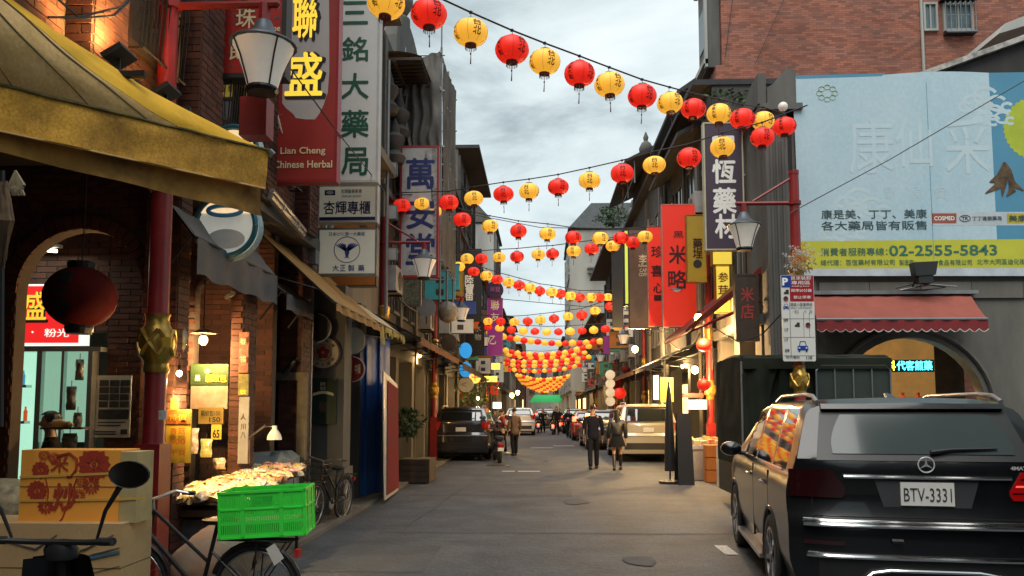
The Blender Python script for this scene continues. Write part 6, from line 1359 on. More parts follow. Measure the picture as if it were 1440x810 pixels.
for i in range(760):
    x = rnd.uniform(TX0+.03, TX1-.0); y = rnd.uniform(TY0, TY1); k = rnd.choice((0, 0, 0, 1, 1, 2, 3, 4, 4, 5, 6, 7, 7, 7)); z = hz(x, y)+rnd.uniform(0, .05)
    R3 = Matrix.Rotation(rnd.uniform(0, 6.28), 4, 'Z') @ Matrix.Rotation(rnd.uniform(-.5, .9), 4, 'X') @ Matrix.Rotation(rnd.uniform(-.35, .35), 4, 'Y'); sc_ = rnd.uniform(.6, 1.15)
    if ni < 90 and y < TY0+.8 or k == 5 and ni < 110:
        if k in usedp: o = pme[k].copy(); COL.objects.link(o)
        else: o = pme[k]; usedp.add(k)
        o.matrix_world = Matrix.Translation((x, y, z+.02)) @ R3 @ Matrix.Scale(sc_, 4); tag(o, '%s snack packet lying in the heap on the lit stall' % clr[k], 'packet', '%s packets heaped on the stall' % clr[k]); ni += 1
    else:
        heap[k].M = Matrix.Translation((x, y, z)) @ R3 @ Matrix.Scale(sc_, 4); me = pme[k].data; heap[k].add([q.co[:] for q in me.vertices], [tuple(p.vertices) for p in me.polygons])
for k, h in enumerate(heap): 
    if h.f: h.build('packet_heap', pk[k], kind='stuff')
for k in range(8):
    if k not in usedp: bpy.data.objects.remove(pme[k])
b = MB(); b.grid(lambda u, v: V((TX0+(TX1-TX0)*u, TY0+(TY1-TY0)*v, hz(TX0+(TX1-TX0)*u, TY0+(TY1-TY0)*v)-.01)), 10, 12); b.build('goods_bed', mat('goods_bed', (.45, .30, .10), .7, scale=30, var=.7), TB, kind='stuff')
# price boards and hanging packs at the stall
Ym = 8.0
def board(name, lab, x0, y0, x1, y1, Y, m_, texts=(), cat='sign', th=.02, bands=()):
    X0, Z0, X1, Z1 = rect(x0, y0, x1, y1, Y); t = thing(name, lab, cat, ((X0+X1)/2, Y, Z0)); MB().box(X0, Y, Z0, X1, Y+th, Z1).build('panel', m_, t)
    for (a, c, mm) in bands:
        _, q0, _, q1 = rect(x0, a, x1, c, Y); MB().box(X0+.005, Y-.004, q0, X1-.005, Y, q1).build('band', mm, t)
    letters(t, texts, Y-.007); return t
yp = mat('price_yellow', (.75, .50, .05), .6, var=.2, scale=6); orp = mat('price_orange', (.65, .16, .03), .6, var=.15)
board('price_board', 'tall yellow price board with an orange header lit beside the nearest post', 233, 576, 268, 651, 7.05, yp, [('特價', 250, 587, 26, 9, yp, .03), ('香菇', 250, 606, 22, 9, orp, .02), ('500', 250, 621, 22, 8, orp, .02), ('干貝', 250, 637, 22, 8, orp, .02)], 'sign', .02, [(577, 596, orp)])
board('price_board', 'small yellow slip standing on top of the tall price board', 240, 560, 250, 577, 7.05, yp)
board('poster', 'green banner poster with yellow insect repellent characters behind the stall', 268, 512, 321, 541, 8.85, mat('poster_green', (.035, .075, .02), .6, var=.3), [('驅蚊包', 304, 532, 30, 11, yl, .03), ('果', 278, 532, 8, 9, wl, .02), ('●', 292, 522, 9, 8, mat('petal_pink', (.5, .2, .15), .6), 0)], 'poster')
board('poster', 'pale poster with a sleeping child picture hanging behind the stall', 268, 541, 320, 575, 8.86, mat('poster_pale', (.36, .34, .29), .6, scale=9, col2=(.35, .20, .12)), (), 'poster')
board('price_board', 'olive yellow handwritten card below the pale poster', 279, 573, 314, 596, 8.8, mat('card_olive', (.30, .20, .04), .7, var=.3), [('驅蚊包150', 296, 581, 28, 8, ink, .02), ('150', 302, 590, 16, 7, ink, .02)])
board('price_board', 'small yellow card with a brush figure below the olive card', 297, 597, 311, 618, 8.75, yp, [('65', 304, 610, 10, 12, ink, .03)])
strip = board('poster', 'narrow red hanging strip at the top of the second brick pier', 336, 467, 349, 524, 8.72, mat('strip_red', (.30, .03, .025), .6, scale=16, col2=(.42, .2, .12)), [('春', 342, 480, 9, 9, cr_, .02), ('福', 342, 505, 9, 9, cr_, .02)], 'poster')
board('poster', 'small green and yellow notice in the middle of the second brick pier', 335, 526, 349, 556, 8.72, mat('notice_green', (.12, .16, .05), .6, scale=18, col2=(.4, .3, .08)), [('蚊', 342, 551, 9, 7, yl, .02)], 'poster')
board('poster', 'long pale hanging sheet with black writing on the second brick pier', 335, 558, 349, 652, 8.71, mat('sheet_pale', (.33, .32, .33), .6, var=.3, scale=6), [('人', 342, 586, 7, 9, ink, .03), ('八', 342, 612, 7, 9, ink, .03), ('川', 342, 600, 7, 8, ink, .02)], 'poster')
# dark hanging panel right of nearest post, clear plastic bags
o = MB().box(*[q for q in (pY(241, 466, 7.45).x, 7.4, pY(241, 466, 7.45).z)], pY(257, 340, 7.45).x, 7.5, pY(257, 338, 7.45).z).build('cloth_strip', mat('panel_black', (.03, .028, .026), .6)); tag(o, 'long dark panel hanging just right of the nearest post', 'panel')
foil = mat('foil_bag', (.35, .33, .26), .22, .35, var=.6, scale=14, bump=.5)
t = thing('hanging_bag', 'clear bag of dried goods hanging right of the nearest post', 'bag', tuple(pY(252, 500, 7.3))); c = pY(251, 478, 7.3)
b = MB(); b.grid(lambda u, v: c+V(((.085*math.sin(math.pi*v)**.6+.012*mnoise.noise(V((u*9, v*12, 2))))*math.cos(6.283*u), .05*math.sin(math.pi*v)**.6*math.sin(6.283*u), .2-.38*v)), 20, 14); b.build('bag', foil, t, smooth=True)
MB().prism([c+V((-.01, -.06, .12)), c+V((.045, -.06, .1)), c+V((.04, -.06, .22))][::-1], (0, .004, 0)).build('yellow_tag', yp, t)
o = board('price_board', 'tiny yellow price tag with black edge on the nearest post', 229, 474, 240, 488, 6.35, yp); board('price_board', 'tiny white paper label on the nearest post', 223, 577, 233, 590, 6.3, paper, [('○', 225, 583, 2.5, 5, ink, 0)])
for k, (x, y, Y, w_, h_, mk) in enumerate(((100, 560, 7.9, 14, 34, 0), (112, 520, 7.95, 12, 30, 0), (98, 622, 7.6, 22, 26, 0), (109, 592, 7.9, 13, 24, 0), (236, 548, 7.6, 8, 40, 0), (270, 620, 8.3, 18, 36, 3), (290, 630, 8.4, 16, 26, 6), (255, 545, 8.4, 14, 26, 0), (308, 652, 8.7, 18, 16, 1))):
    t = thing('hanging_bag', ['glossy clear pack hanging at the shop door, second from top', 'glossy clear pack hanging topmost at the shop door', 'glossy pack lowest at the shop door near the yellow gourd', 'glossy pack third from top at the shop door', 'glossy bag beside the gold ornament of the nearest post', 'dark packet propped behind the stall heap', 'green and black packet behind the stall heap', 'clear bag beside the tall price board', 'pale bag against the second brick pier'][k], 'bag', tuple(pY(x, y, Y))); c = pY(x, y, Y); s_ = Y/F; b = MB()
    for sgn in (1, -1):
        b.grid(lambda u, v: c+V(((u-.5)*w_*s_*(1+.08*math.sin(v*9+k)), sgn*(-.035*math.sin(math.pi*u)**.6*math.sin(math.pi*v)**.6+.012*mnoise.noise(V((u*4+k, v*7, sgn)))), (v-.5)*h_*s_)), 10, 14)
    b.build('bag', [foil, pk[1], pk[2], pk[3], 0, 0, pk[6]][mk], t, smooth=70)
    MB().tube([c+V((0, 0, h_*s_*.5)), c+V((0, 0, h_*s_*.5+.06))], .004, 4).build('string', wire_m, t)
o = MB().lathe([(.01, -.11), (.05, -.07), (.055, 0), (.03, .05), (.035, .09), (.01, .12)], pY(86, 597, 7.6), 14, Matrix.Rotation(rad(90), 3, 'Y')).build('gourd', mat('gourd_tan', (.5, .33, .12), .5), smooth=True); tag(o, 'tan gourd lying on the small shelf by the shop door', 'gourd')
o = MB().box(*pY(74, 603, 7.7)[:], *(pY(115, 601, 7.5)+V((0, -.0, .0)))[:]).build('small_shelf', wood_dark); tag(o, 'small wooden shelf at the shop door', 'shelf')
for k, (px, py) in enumerate(((58, 560), (44, 545), (56, 660), (12, 610))):
    pass
# clip lamp on a stand with a white shade
t = thing('clip_lamp', 'white shaded swing arm lamp leaning over the stall', 'lamp', tuple(pY(348, 640, 9.0)))
a_, c_, e_ = pY(347, 618, 9.0), pY(372, 600, 9.0), pY(386, 600, 8.95)
MB().tube([pY(347, 650, 9.0), a_, c_, e_], .008, 5).tube([a_+V((0, .02, .02)), c_+V((0, .02, .02))], .006, 5).build('arm', steel, t)
MB().lathe([(.085, -.10), (.08, -.06), (.06, -.02), (.03, .02), (.025, .06)], pY(386, 606, 8.95), 18).build('shade', mat('enamel_white', (.75, .72, .62), .35), t, smooth=True)
MB().prism([pY(341, 652, 9.02), pY(350, 652, 9.02), pY(350, 618, 9.02), pY(343, 618, 9.02)], (0, .03, 0)).build('stand', mat('stand_orange', (.6, .25, .03), .5), t)
l = bpy.data.lights.new('clip_light', 'SPOT'); l.energy = 60; l.color = (1, .72, .34); l.spot_size = rad(120); l.shadow_soft_size = .03; lo = bpy.data.objects.new('clip_light', l); COL.objects.link(lo); lo.location = pY(386, 609, 8.95); lo.rotation_euler = (rad(-20), rad(-25), 0)
# covered goods behind (striped translucent sheet)
t = thing('covered_goods', 'pile of goods covered with blue striped translucent plastic behind the stall', 'cover', (-3.5, 10.1, 0)); m_ = mat('striped_plastic', (.20, .24, .24), .3, var=.3, scale=4)
b = MB(); b.grid(lambda u, v: V((-3.52+.30*math.copysign(abs(math.cos(6.283*u))**.6, math.cos(6.283*u))*(1 if v < .8 else (1-v)/.2*1.0)+.02*mnoise.noise(V((u*9, v*5, 1))), 10.2+.5*math.copysign(abs(math.sin(6.283*u))**.6, math.sin(6.283*u))*(1 if v < .8 else (1-v)/.2), min(v, .8)/.8*1.02+.03*math.sin(u*22)*(v > .3)+(.06 if v > .85 else 0))), 48, 14); b.build('sheet', m_, t, smooth=True)
b = MB()
for k in range(8):
    x = -3.78+.07*k; b.grid(lambda u, v: V((x+.045*u, 9.68, .12+.85*v)), 1, 2)
b.build('stripe', mat('stripe_blue', (.05, .12, .17), .4), t)
# wooden frame in third bay
t = thing('door_surround', 'worn wooden door frame in the third brick bay with a black spotlight on it', 'frame', (-3.9, 11, 0)); wf = mat('frame_worn', (.20, .17, .11), .8, var=.5, scale=5)
X0, Z0, X1, Z1 = rect(352, 524, 434, 535, 11.0); MB().box(X0, 10.9, Z0, X1, 11.0, Z1).build('lintel', wf, t); MB().box(X0, 10.9, .1, X0+.1, 11.0, Z0).build('jamb', wf, t); MB().box(X1-.12, 10.88, .1, X1, 10.98, Z0).build('jamb', wf, t)
t = thing('spotlight', 'small black spotlight tilted above the worn wooden frame', 'lamp', tuple(pY(405, 518, 10.8))); MB().tube([pY(399, 526, 10.8), pY(414, 508, 10.8)], [.05, .03], 10).tube([pY(414, 508, 10.8), pY(424, 498, 10.9)], .01, 4).build('housing', black, t)
t = thing('security_camera', 'small white security camera on the second brick pier', 'camera', tuple(pY(322, 415, 8.7))); MB().tube([pY(318, 418, 8.7), pY(328, 412, 8.6)], .03, 8).tube([pY(322, 416, 8.72), pY(323, 424, 8.8)], .008, 4).build('body', plaster_white, t)
# green sacks etc
# black hanging umbrella at top-left corner: dark rolled cloth and raffia bundle at left edge
t = thing('raffia_bundle', 'bundle of dried brown raffia hanging at the left picture edge', 'bundle', tuple(pY(6, 330, 4.2))); rnd = random.Random(9); b = MB()
for k in range(60):
    x = rnd.uniform(-6, 10); b.tube([pY(x, 262+rnd.uniform(-8, 8), 4.2+rnd.uniform(-.06, .06)), pY(x+rnd.uniform(-4, 8), 310, 4.2+rnd.uniform(-.1, .1)), pY(x*.6+rnd.uniform(-4, 4), 372+rnd.uniform(-14, 8), 4.2)], [.006, .012, .004], 4)
b.build('fibre', mat('raffia', (.16, .10, .055), .85, var=.5, scale=14), t, kind='stuff'); MB().tube([pY(4, 240, 4.2), pY(2, 600, 4.2)], .012, 5).build('cord', wire_m, t)
t = thing('cloth_knot', 'white and tan cloth knot hanging under the awning corner at left', 'bundle', tuple(pY(22, 262, 4.3))); b = MB()
for k in range(10): b.tube([pY(22, 240, 4.3), pY(14+rnd.uniform(0, 20), 262+rnd.uniform(-6, 6), 4.3), pY(18+rnd.uniform(0, 18), 275, 4.3)], [.006, .014, .006], 5)
b.build('cloth', mat('cloth_tan', (.42, .33, .2), .8, var=.5, scale=12), t)
# person in dark hooded jacket printed white, partly visible at left edge
# ================================================================ BICYCLES
def wheel(b_t, b_s, c, R_, ax=V((1, 0, 0)), spokes=28, tr=.02):
    ax = V(ax).normalized(); u = ax.orthogonal().normalized(); v = ax.cross(u); c = V(c)
    b_t.tube([c+(u*math.cos(a)+v*math.sin(a))*R_ for a in [2*math.pi*k/40 for k in range(41)]], tr, 8, cap=False)
    b_s.tube([c+(u*math.cos(a)+v*math.sin(a))*(R_-tr*1.3) for a in [2*math.pi*k/40 for k in range(41)]], tr*.5, 6, cap=False)
    for k in range(spokes):
        a = 2*math.pi*k/spokes; a2 = a+(.5 if k % 2 else -.5); b_s.tube([c+ax*(.02 if k % 2 else -.02)+(u*math.cos(a2)+v*math.sin(a2))*.025, c+(u*math.cos(a)+v*math.sin(a))*(R_-tr*1.3)], .0013, 3, cap=False)
    b_s.tube([c-ax*.05, c+ax*.05], .025, 8)
def bicycle(lab, loc, rz, basket=True, rack=True, m_=dark_metal, tilt=0):
    """length along local y; front at +y"""
    t = thing('bicycle', lab, 'bicycle', loc, rz); R_ = .32
    for y in (-.52, .52):
        bt, bs = MB(), MB(); wheel(bt, bs, (0, y, R_), R_); tt = bt.build('wheel', rubber, t, True, local=True); s_ = bs.build('spokes', steel, tt, local=True)
        MB().tube([(0, y+(R_+.035)*math.cos(a), R_+(R_+.035)*math.sin(a)) for a in [rad(-10 if y > 0 else 20)+rad(170)*k/14 for k in range(15)]], .022, 6).build('mudguard', m_, t, True, local=True)
    b = MB(); bb = (0, -.08, .29); sd = (0, -.2, .80); hd = (0, .36, .72); hd2 = (0, .33, .90)
    b.tube([bb, sd], .016, 8).tube([bb, hd], .018, 8).tube([(0, -.14, .52), hd2], .014, 8).tube([hd, hd2], .02, 8).tube([(0, .52, R_), (0, .40, .62), hd], .014, 6)
    for x in (-.05, .05): b.tube([bb, (x, -.52, R_)], .01, 6).tube([(0, -.16, .6), (x, -.52, R_)], .009, 6)
    b.build('frame', m_, t, True, local=True)
    MB().tube([(-.27, .2, 1.0), (-.24, .3, 1.02), (0, .34, .98), (.24, .3, 1.02), (.27, .2, 1.0)], .012, 6).tube([hd2, (0, .34, .98)], .014, 6).build('handlebar', steel, t, True, local=True)
    MB().tube([(-.28, .16, 1.0), (-.27, .26, 1.005)], .018, 8).build('grip', black, t, local=True); MB().tube([(.28, .16, 1.0), (.27, .26, 1.005)], .018, 8).build('grip', black, t, local=True)
    MB().lathe([(.02, -.04), (.1, -.03), (.11, .0), (.05, .02)], (0, -.22, .84), 14, Matrix.Diagonal((.9, 1.3, 1))).build('saddle', black, t, True, local=True)
    MB().lathe([(.09, -.004), (.09, .004)], bb, 20, Matrix.Rotation(rad(90), 3, 'Y')).build('chainring', steel, t, local=True)
    MB().tube([(.06, -.08, .29), (.07, .02, .16)], .01, 5).box(.07, -.02, .14, .16, .06, .165).tube([(-.06, -.08, .29), (-.07, -.18, .42)], .01, 5).box(-.16, -.22, .41, -.07, -.14, .435).build('pedal', dark_metal, t, local=True)
    MB().tube([(.03, -.45, .30), (.18, -.6, .03)], .009, 5).build('kickstand', steel, t, local=True)
    if basket:
        b = MB()
        for k in range(9):
            f = k/8; b.tube([(-.15+.3*f, .44, .70), (-.17+.34*f, .42, .96)], .003, 3).tube([(-.15+.3*f, .64, .72), (-.17+.34*f, .70, .96)], .003, 3)
            b.tube([(-.15, .44+.2*f, .70), (-.17, .42+.28*f, .96)], .003, 3).tube([(.15, .44+.2*f, .70), (.17, .42+.28*f, .96)], .003, 3).tube([(-.15+.3*f, .44, .70), (-.15+.3*f, .64, .70)], .003, 3)
        for f in (0, .35, .7, 1): b.tube([(x*(.15+.02*f), y, .70+.26*f) for x, y in ((-1, .44-.02*f), (1, .44-.02*f), (1, .64+.06*f), (-1, .64+.06*f), (-1, .44-.02*f))], .004, 3)
        b.build('basket', dark_metal, t, local=True)
    if rack:
        b = MB()
        for x in (-.07, 0, .07): b.tube([(x, -.24, .70), (x, -.82, .70)], .007, 5)
        for y in (-.3, -.5, -.7): b.tube([(-.08, y, .70), (.08, y, .70)], .006, 5)
        for x in (-.06, .06): b.tube([(x, -.55, .70), (x, -.52, R_)], .006, 5).tube([(x, -.78, .70), (x, -.52, R_)], .006, 5)
        b.build('rack', m_, t, local=True)
        MB().box(-.03, -.86, .58, .03, -.83, .64).build('reflector', mat('reflector_red', (.5, .02, .02), .3), t, local=True)
    return t
bk = bicycle('black bicycle with a front basket parked against the grey column', (-3.07, 11.35, .02), rad(170), rack=True); bk.rotation_euler = (0, rad(-4), rad(170)); bk.scale = (.93,)*3
# foreground delivery bicycle: rear wheel at px 360
Wc = pY(360, 818, 5.85); by = 5.95
rz = rad(83)         # points to the left of the picture
nb = bicycle('old black delivery bicycle, rear wheel and rack in front carrying the green crate', (Wc.x-.52*math.sin(rz), Wc.y+.52*math.cos(rz), 0), rz, basket=False)
# grey cloth bag on the bicycle
t = thing('sack', 'grey and tan cloth sack slumped behind the delivery bicycle', 'bag', (-2.65, 6.3, .2)); c = V((-2.72, 6.4, .42)); b = MB()
b.grid(lambda u, v: c+V(((.34*math.sin(math.pi*v)**.6+.05*mnoise.noise(V((u*5, v*5, 1))))*math.cos(6.283*u)+.1*v, .2*math.sin(math.pi*v)**.6*math.sin(6.283*u), .36*(v-.5)*2*.9+.04*mnoise.noise(V((u*5, v*4, 8))))), 28, 16); b.build('cloth', mat('sack_grey', (.34, .31, .27), .8, scale=3, col2=(.40, .22, .12), bump=.2), t, smooth=True)
# paper tag
o = MB().prism([pY(374, 772, 5.75), pY(386, 764, 5.75), pY(399, 785, 5.75), pY(386, 796, 5.75)][::-1], (0, .004, 0)).build('paper_tag', paper); tag(o, 'white paper tag hanging on the delivery bicycle wheel', 'tag')
# green crate: perforated walls built as slats
gm_ = mat('crate_green', (.05, .85, .07), .42, var=.12, scale=3, spec=.5)
cX0, cZ0, cX1, cZ1 = rect(307, 692, 412, 757, 5.75); 
G = thing('green_crate', 'bright green slotted plastic crate on the delivery bicycle rack', 'crate', ((cX0+cX1)/2, 5.95, cZ0)); gw = (cX1-cX0)/2+.035; gd = .2; gh = .345; zb = cZ0-.0
GM = Matrix.Translation(((cX0+cX1)/2+.02, 5.98, cZ0)) @ Matrix.Rotation(rad(7), 4, 'Z') @ Matrix.Rotation(rad(-2.5), 4, 'Y')
def gb(): b = MB(); b.M = GM; return b
b = gb(); b.box(-gw, -gd, 0, gw, gd, .012); b.build('base', gm_, G)
def crate_side(n_slots, W_, place_):
    b = gb(); th = .006
    def bx(x0, z0, x1, z1, t_=th, o_=0):
        place_(b, x0, z0, x1, z1, t_, o_)
    bx(-W_, 0, W_, .035); bx(-W_, .10, W_, .125); bx(-W_, .20, W_, .225); bx(-W_, .30, W_, gh)
    for k in range(n_slots+1):
        x = -W_+2*W_*k/n_slots
        for z0, z1 in ((.035, .10), (.125, .20), (.225, .30)): bx(max(-W_, x-.0045), z0, min(W_, x+.0045), z1)
    for f in (-1, -.45, .45, 1): bx(f*W_-.014 if f > -1 else -W_, 0, f*W_+.014 if f < 1 else W_, gh, .012, .006)
    bx(-W_*.25, .225, W_*.25, .30); 
    bx(-W_-.008, gh-.018, W_+.008, gh, .016, .008); bx(-W_-.004, .0, W_+.004, .014, .012, .006); bx(-W_, .205, W_, .215, .012, .006)
    b.build('side_wall', gm_, G)
crate_side(46, gw, lambda b, x0, z0, x1, z1, t_, o_: b.box(x0, -gd-o_, z0, x1, -gd-o_+t_, z1)); crate_side(46, gw, lambda b, x0, z0, x1, z1, t_, o_: b.box(x0, gd+o_-t_, z0, x1, gd+o_, z1))
crate_side(28, gd, lambda b, x0, z0, x1, z1, t_, o_: b.box(-gw-o_, x0, z0, -gw-o_+t_, x1, z1)); crate_side(28, gd, lambda b, x0, z0, x1, z1, t_, o_: b.box(gw+o_-t_, x0, z0, gw+o_, x1, z1))
o = gb().box(-gw+.04, -gd+.03, .02, gw-.08, gd-.03, .11).build('folded_cloth', mat('cloth_crate', (.45, .38, .2), .8, var=.4, scale=9)); tag(o, 'folded yellowish cloth inside the green crate', 'cloth')
# ================================================================ VEHICLES
def paint(name, c, r=.22, metal=.0): return mat(name, c, r, metal, var=.06, scale=2, coat=1.0)
p_black = mat('paint_black', (.0045, .005, .006), .28, var=.06, coat=.45, spec=.35); p_beige = paint('paint_beige', (.42, .38, .28)); p_dark = paint('paint_dark', (.02, .02, .025)); p_white = paint('paint_white', (.45, .46, .46)); p_red = paint('paint_red', (.20, .01, .01))
car_glass = mat('car_glass', (.012, .016, .017), .03, var=.1, spec=.9, coat=.6); chrome = mat('chrome', (.75, .75, .74), .10, 1.0, var=.03)
tail_r = mat('tail_lamp_red', (.16, .003, .004), .12, var=.3, scale=14, emit=(1, .01, .01), es=.05, coat=1); tail_d = mat('tail_lamp_dim', (.022, .003, .004), .15, coat=.6); trim_b = mat('trim_black', (.012, .012, .013), .45)
tail_on = mat('tail_lamp_lit', (.5, .01, .01), .3, emit=(1, .04, .015), es=6)
well = mat('wheel_well', (.006, .006, .006), .9)
alloy = mat('alloy_rim', (.30, .30, .31), .3, .9, var=.2)
def lerp_tab(tab, y):
    for (a, za), (c, zc) in zip(tab, tab[1:]):
        if y <= c: f = (y-a)/(c-a) if c > a else 0; f = max(0, min(1, f)); return za+(zc-za)*f
    return tab[-1][1]
def car(lab, loc, rz, L=4.7, W=1.86, H=1.70, belt=1.10, pnt=p_dark, hood=1.05, wy=(.98, 3.75), R_=.36, slope=.30, rails=True, lights=tail_r, plate='', lightbox=(.62, .90, .98, 1.22), win=((.45, 1.25), (1.32, 2.3), (2.38, 3.3)), fine=.07, cat='car', extra=None, lit=False, name='parked_car', rb=None):
    t = thing(name, lab, cat, loc, rz)
    prof = [(0, H-.045), (.25, H), (L*.45, H), (L*.57, H-.05), (L*.74, hood+.06), (L*.78, hood+.02), (L*.95, hood-.13), (L, hood-.32)]
    def sec(y):
        top = lerp_tab(prof, y); hw = W/2*(1-.09*max(0, (y-L*.72)/(L*.28))**2-.0)
        zs = [.27, .34, .42, .50, .58, .66, .74, .82, .90, .98]; zb = min(belt, top-.07); out = []
        for z in zs:
            z2 = .27+(z-.27)/(1.04-.27)*(zb-.06-.27); k = (z-.27)/.7
            out.append((hw*(.93+.07*min(1, k/.35)) if k < .35 else hw, z2))
        out.append((hw*.985, zb-.03)); out.append((hw*.965, zb))
        gh = top-zb; tall = min(1, max(0, gh-.08)/.35)
        for f, n_ in ((.03, .955), (.35, .90), (.68, .845), (.90, .80), (.97, .765)): out.append((hw*(n_*tall+(.965-.06*f)*(1-tall)), zb+gh*f*.97))
        for w_, dz in ((.70, -.008), (.5, .006), (.25, .014), (0, .018)): out.append((hw*(w_ if tall > .5 else w_*1.1), top+dz-.01*0))
        return out
    def base(z):
        if z < .84: return -.075 if z > .36 else -.075+.05*(.36-z)/.1
        if z < .89: return -.075+.075*(z-.84)/.05
        if z < belt+.10: return .01*(z-.89)
        return .006+slope*(z-belt-.10)/(H-belt-.10)
    def D(x, y, z):
        fall = max(0, 1-y/.95); k = abs(x)/(W/2)
        return V((x, y+fall*(base(z)+.15*k**5*(1 if z < belt+.1 else .6)), z))
    ys = [0, .03, .08, .15, .22]+[.22+fine*i for i in range(1, int((L-.3)/fine))]+[L-.05, L]
    S = [sec(y) for y in ys]; m = len(S[0]); body = MB(); wins = [MB() for _ in win]; ws = MB()
    pt = lambda i, k, s_: D(s_*S[i][k][0], ys[i], S[i][k][1])
    for s_ in (1, -1):
        for i in range(len(ys)-1):
            yc = (ys[i]+ys[i+1])/2
            for k in range(m-1):
                q = [pt(i, k, s_), pt(i+1, k, s_), pt(i+1, k+1, s_), pt(i, k+1, s_)]
                if s_ < 0: q = q[::-1]
                zc = (S[i][k][1]+S[i+1][k+1][1])/2
                if k < 11 and any(math.hypot(yc-wy_, zc-R_) < R_+.045 for wy_ in wy): continue
                if S[i][k+1][0] == 0 and S[i][k][0] == 0: continue
                dest = body
                if 12 <= k <= 14:
                    for j, (a, c) in enumerate(win):
                        if a <= yc <= c and S[i+1][16][1]-belt > .12: dest = wins[j]
                if k >= 16 and L*.585 < yc < L*.73: dest = ws
                dest.add(q, [(0, 1, 2, 3)])
    # rear cap
    nx = 16
    for k in range(m-1):
        for j in range(nx):
            f0, f1 = -1+2*j/nx, -1+2*(j+1)/nx; z0, z1 = S[0][k][1], S[0][k+1][1]; w0, w1 = S[0][k][0], S[0][k+1][0]
            sub = 3 if 12 <= k <= 14 else 1
            for r in range(sub):
                a, c = r/sub, (r+1)/sub; za, zc = z0+(z1-z0)*a, z0+(z1-z0)*c; wa, wc = w0+(w1-w0)*a, w0+(w1-w0)*c
                if wc < 1e-5: wc = 1e-4
                body.add([D(f0*wa, 0, za), D(f1*wa, 0, za), D(f1*wc, 0, zc), D(f0*wc, 0, zc)], [(0, 1, 2, 3)])
    k = len(ys)-1; body.add([V((s_*x, L, z)) for x, z in S[k] for s_ in (1,)]+[V((-x, L, z)) for x, z in S[k][::-1]], [tuple(range(2*m))[::-1]])
    bm_me = body.build('body', pnt, t, smooth=32, local=True)
    bm = bmesh.new(); bm.from_mesh(bm_me.data); bmesh.ops.remove_doubles(bm, verts=bm.verts, dist=.0008); bm.to_mesh(bm_me.data); bm.free()
    bm_me.data.set_sharp_from_angle(angle=rad(30))
    for j, wb in enumerate(wins):
        if wb.f:
            # both sides: split by x sign into two parts
            for s_ in (1, -1):
                q = MB()
                for f in wb.f:
                    if (wb.v[f[0]][0] > 0) == (s_ > 0): q.add([wb.v[i] for i in f], [(0, 1, 2, 3)])
                if q.f: q.build('side_window', car_glass, t, smooth=True, local=True)
    if ws.f: ws.build('windscreen', car_glass, t, smooth=True, local=True)
    MB().box(-W/2+.12, .15, .2, W/2-.12, L-.15, .32).box(-W/2+.25, .4, .3, W/2-.25, L-.6, belt-.1).build('underbody', well, t, local=True)
    # patch on the rear surface
    def patch(nm, m_, z0, z1, xl, xr, e=.008, nu=16, nv=5, th=None, parent=None):
        b = MB(); fx = lambda f, z: (f(z) if callable(f) else f)
        g = lambda u, v, ee: D((fx(xl, z0+(z1-z0)*v)*(1-u)+fx(xr, z0+(z1-z0)*v)*u), 0, z0+(z1-z0)*v)+V((0, -ee, 0))
        b.grid(lambda u, v: g(u, v, e), nu, nv)
        ring = [(u/nu, 0) for u in range(nu+1)]+[(1, v/nv) for v in range(1, nv+1)]+[(1-u/nu, 1) for u in range(1, nu+1)]+[(0, 1-v/nv) for v in range(1, nv)]
        n_ = len(ring); k0 = len(b.v)
        vs = [g(u, v, e) for u, v in ring]+[g(u, v, -.02) for u, v in ring]
        b.add(vs, [(i, (i+1) % n_, (i+1) % n_+n_, i+n_)[::-1] for i in range(n_)])
        return b.build(nm, m_, t, smooth=50, local=True)
    hr = W/2*.80; wt = lambda z: hr*(.93-.13*(z-belt-.12)/(H-belt-.12))
    patch('window_surround', trim_b, belt+.12, H-.10, lambda z: -wt(z)-.035, lambda z: wt(z)+.035, .004)
    if rb is None:
        patch('rear_window', car_glass, belt+.17, H-.15, lambda z: -wt(z)+.03, lambda z: wt(z)-.03, .010)
    patch('spoiler', pnt, H-.075, H-.035, -hr*.86, hr*.86, .05)
    a, c, z0, z1 = lightbox
    for s_ in (-1, 1):
        inn = lambda z: a+(.10*(1-(z-z0)/(z1-z0)) if not rb else .13*abs((z-z0)/(z1-z0)-.25))
        patch('tail_light', lights if not (rb and s_ < 0) else tail_d, z0, z1, (lambda z: inn(z) if s_ > 0 else -c), (lambda z: c if s_ > 0 else -inn(z)), .012, 10, 6)
        if rb and s_ > 0:
            for q in (.25, .5, .75): zz = z0+(z1-z0)*q; patch('lamp_bar', tail_d if q != .5 else mat('tail_stripe', (.5, .06, .05), .2, emit=(1, .08, .05), es=.5), zz-.006, zz+.006, (lambda z: inn(z)+.02 if s_ > 0 else -c), (lambda z: c if s_ > 0 else -inn(z)-.02), .017, 10, 1)
    patch('plate', mat('plate_white', 0), .93 if rb is None else .955, 1.06 if rb is None else 1.125, -.16 if rb is None else -.185, .16 if rb is None else .185, .022, 2, 2)
    patch('bumper_trim', trim_b, .40, .60, -W/2*.80, W/2*.80, .006)
    if not rb: patch('bumper_strip', grey_metal, .79, .815, -W/2*.90, W/2*.90, .012, 24, 2)
    else:
        for zz, rr in ((.835, .016), (.808, .018)): MB().tube([D(W/2*.90*(k/12-1), 0, zz)+V((0, -.008-(.835-zz)*.6, 0)) for k in range(25)], rr, 8).build('bumper_strip', chrome, t, True, local=True)
    if extra: extra(t, patch, D)
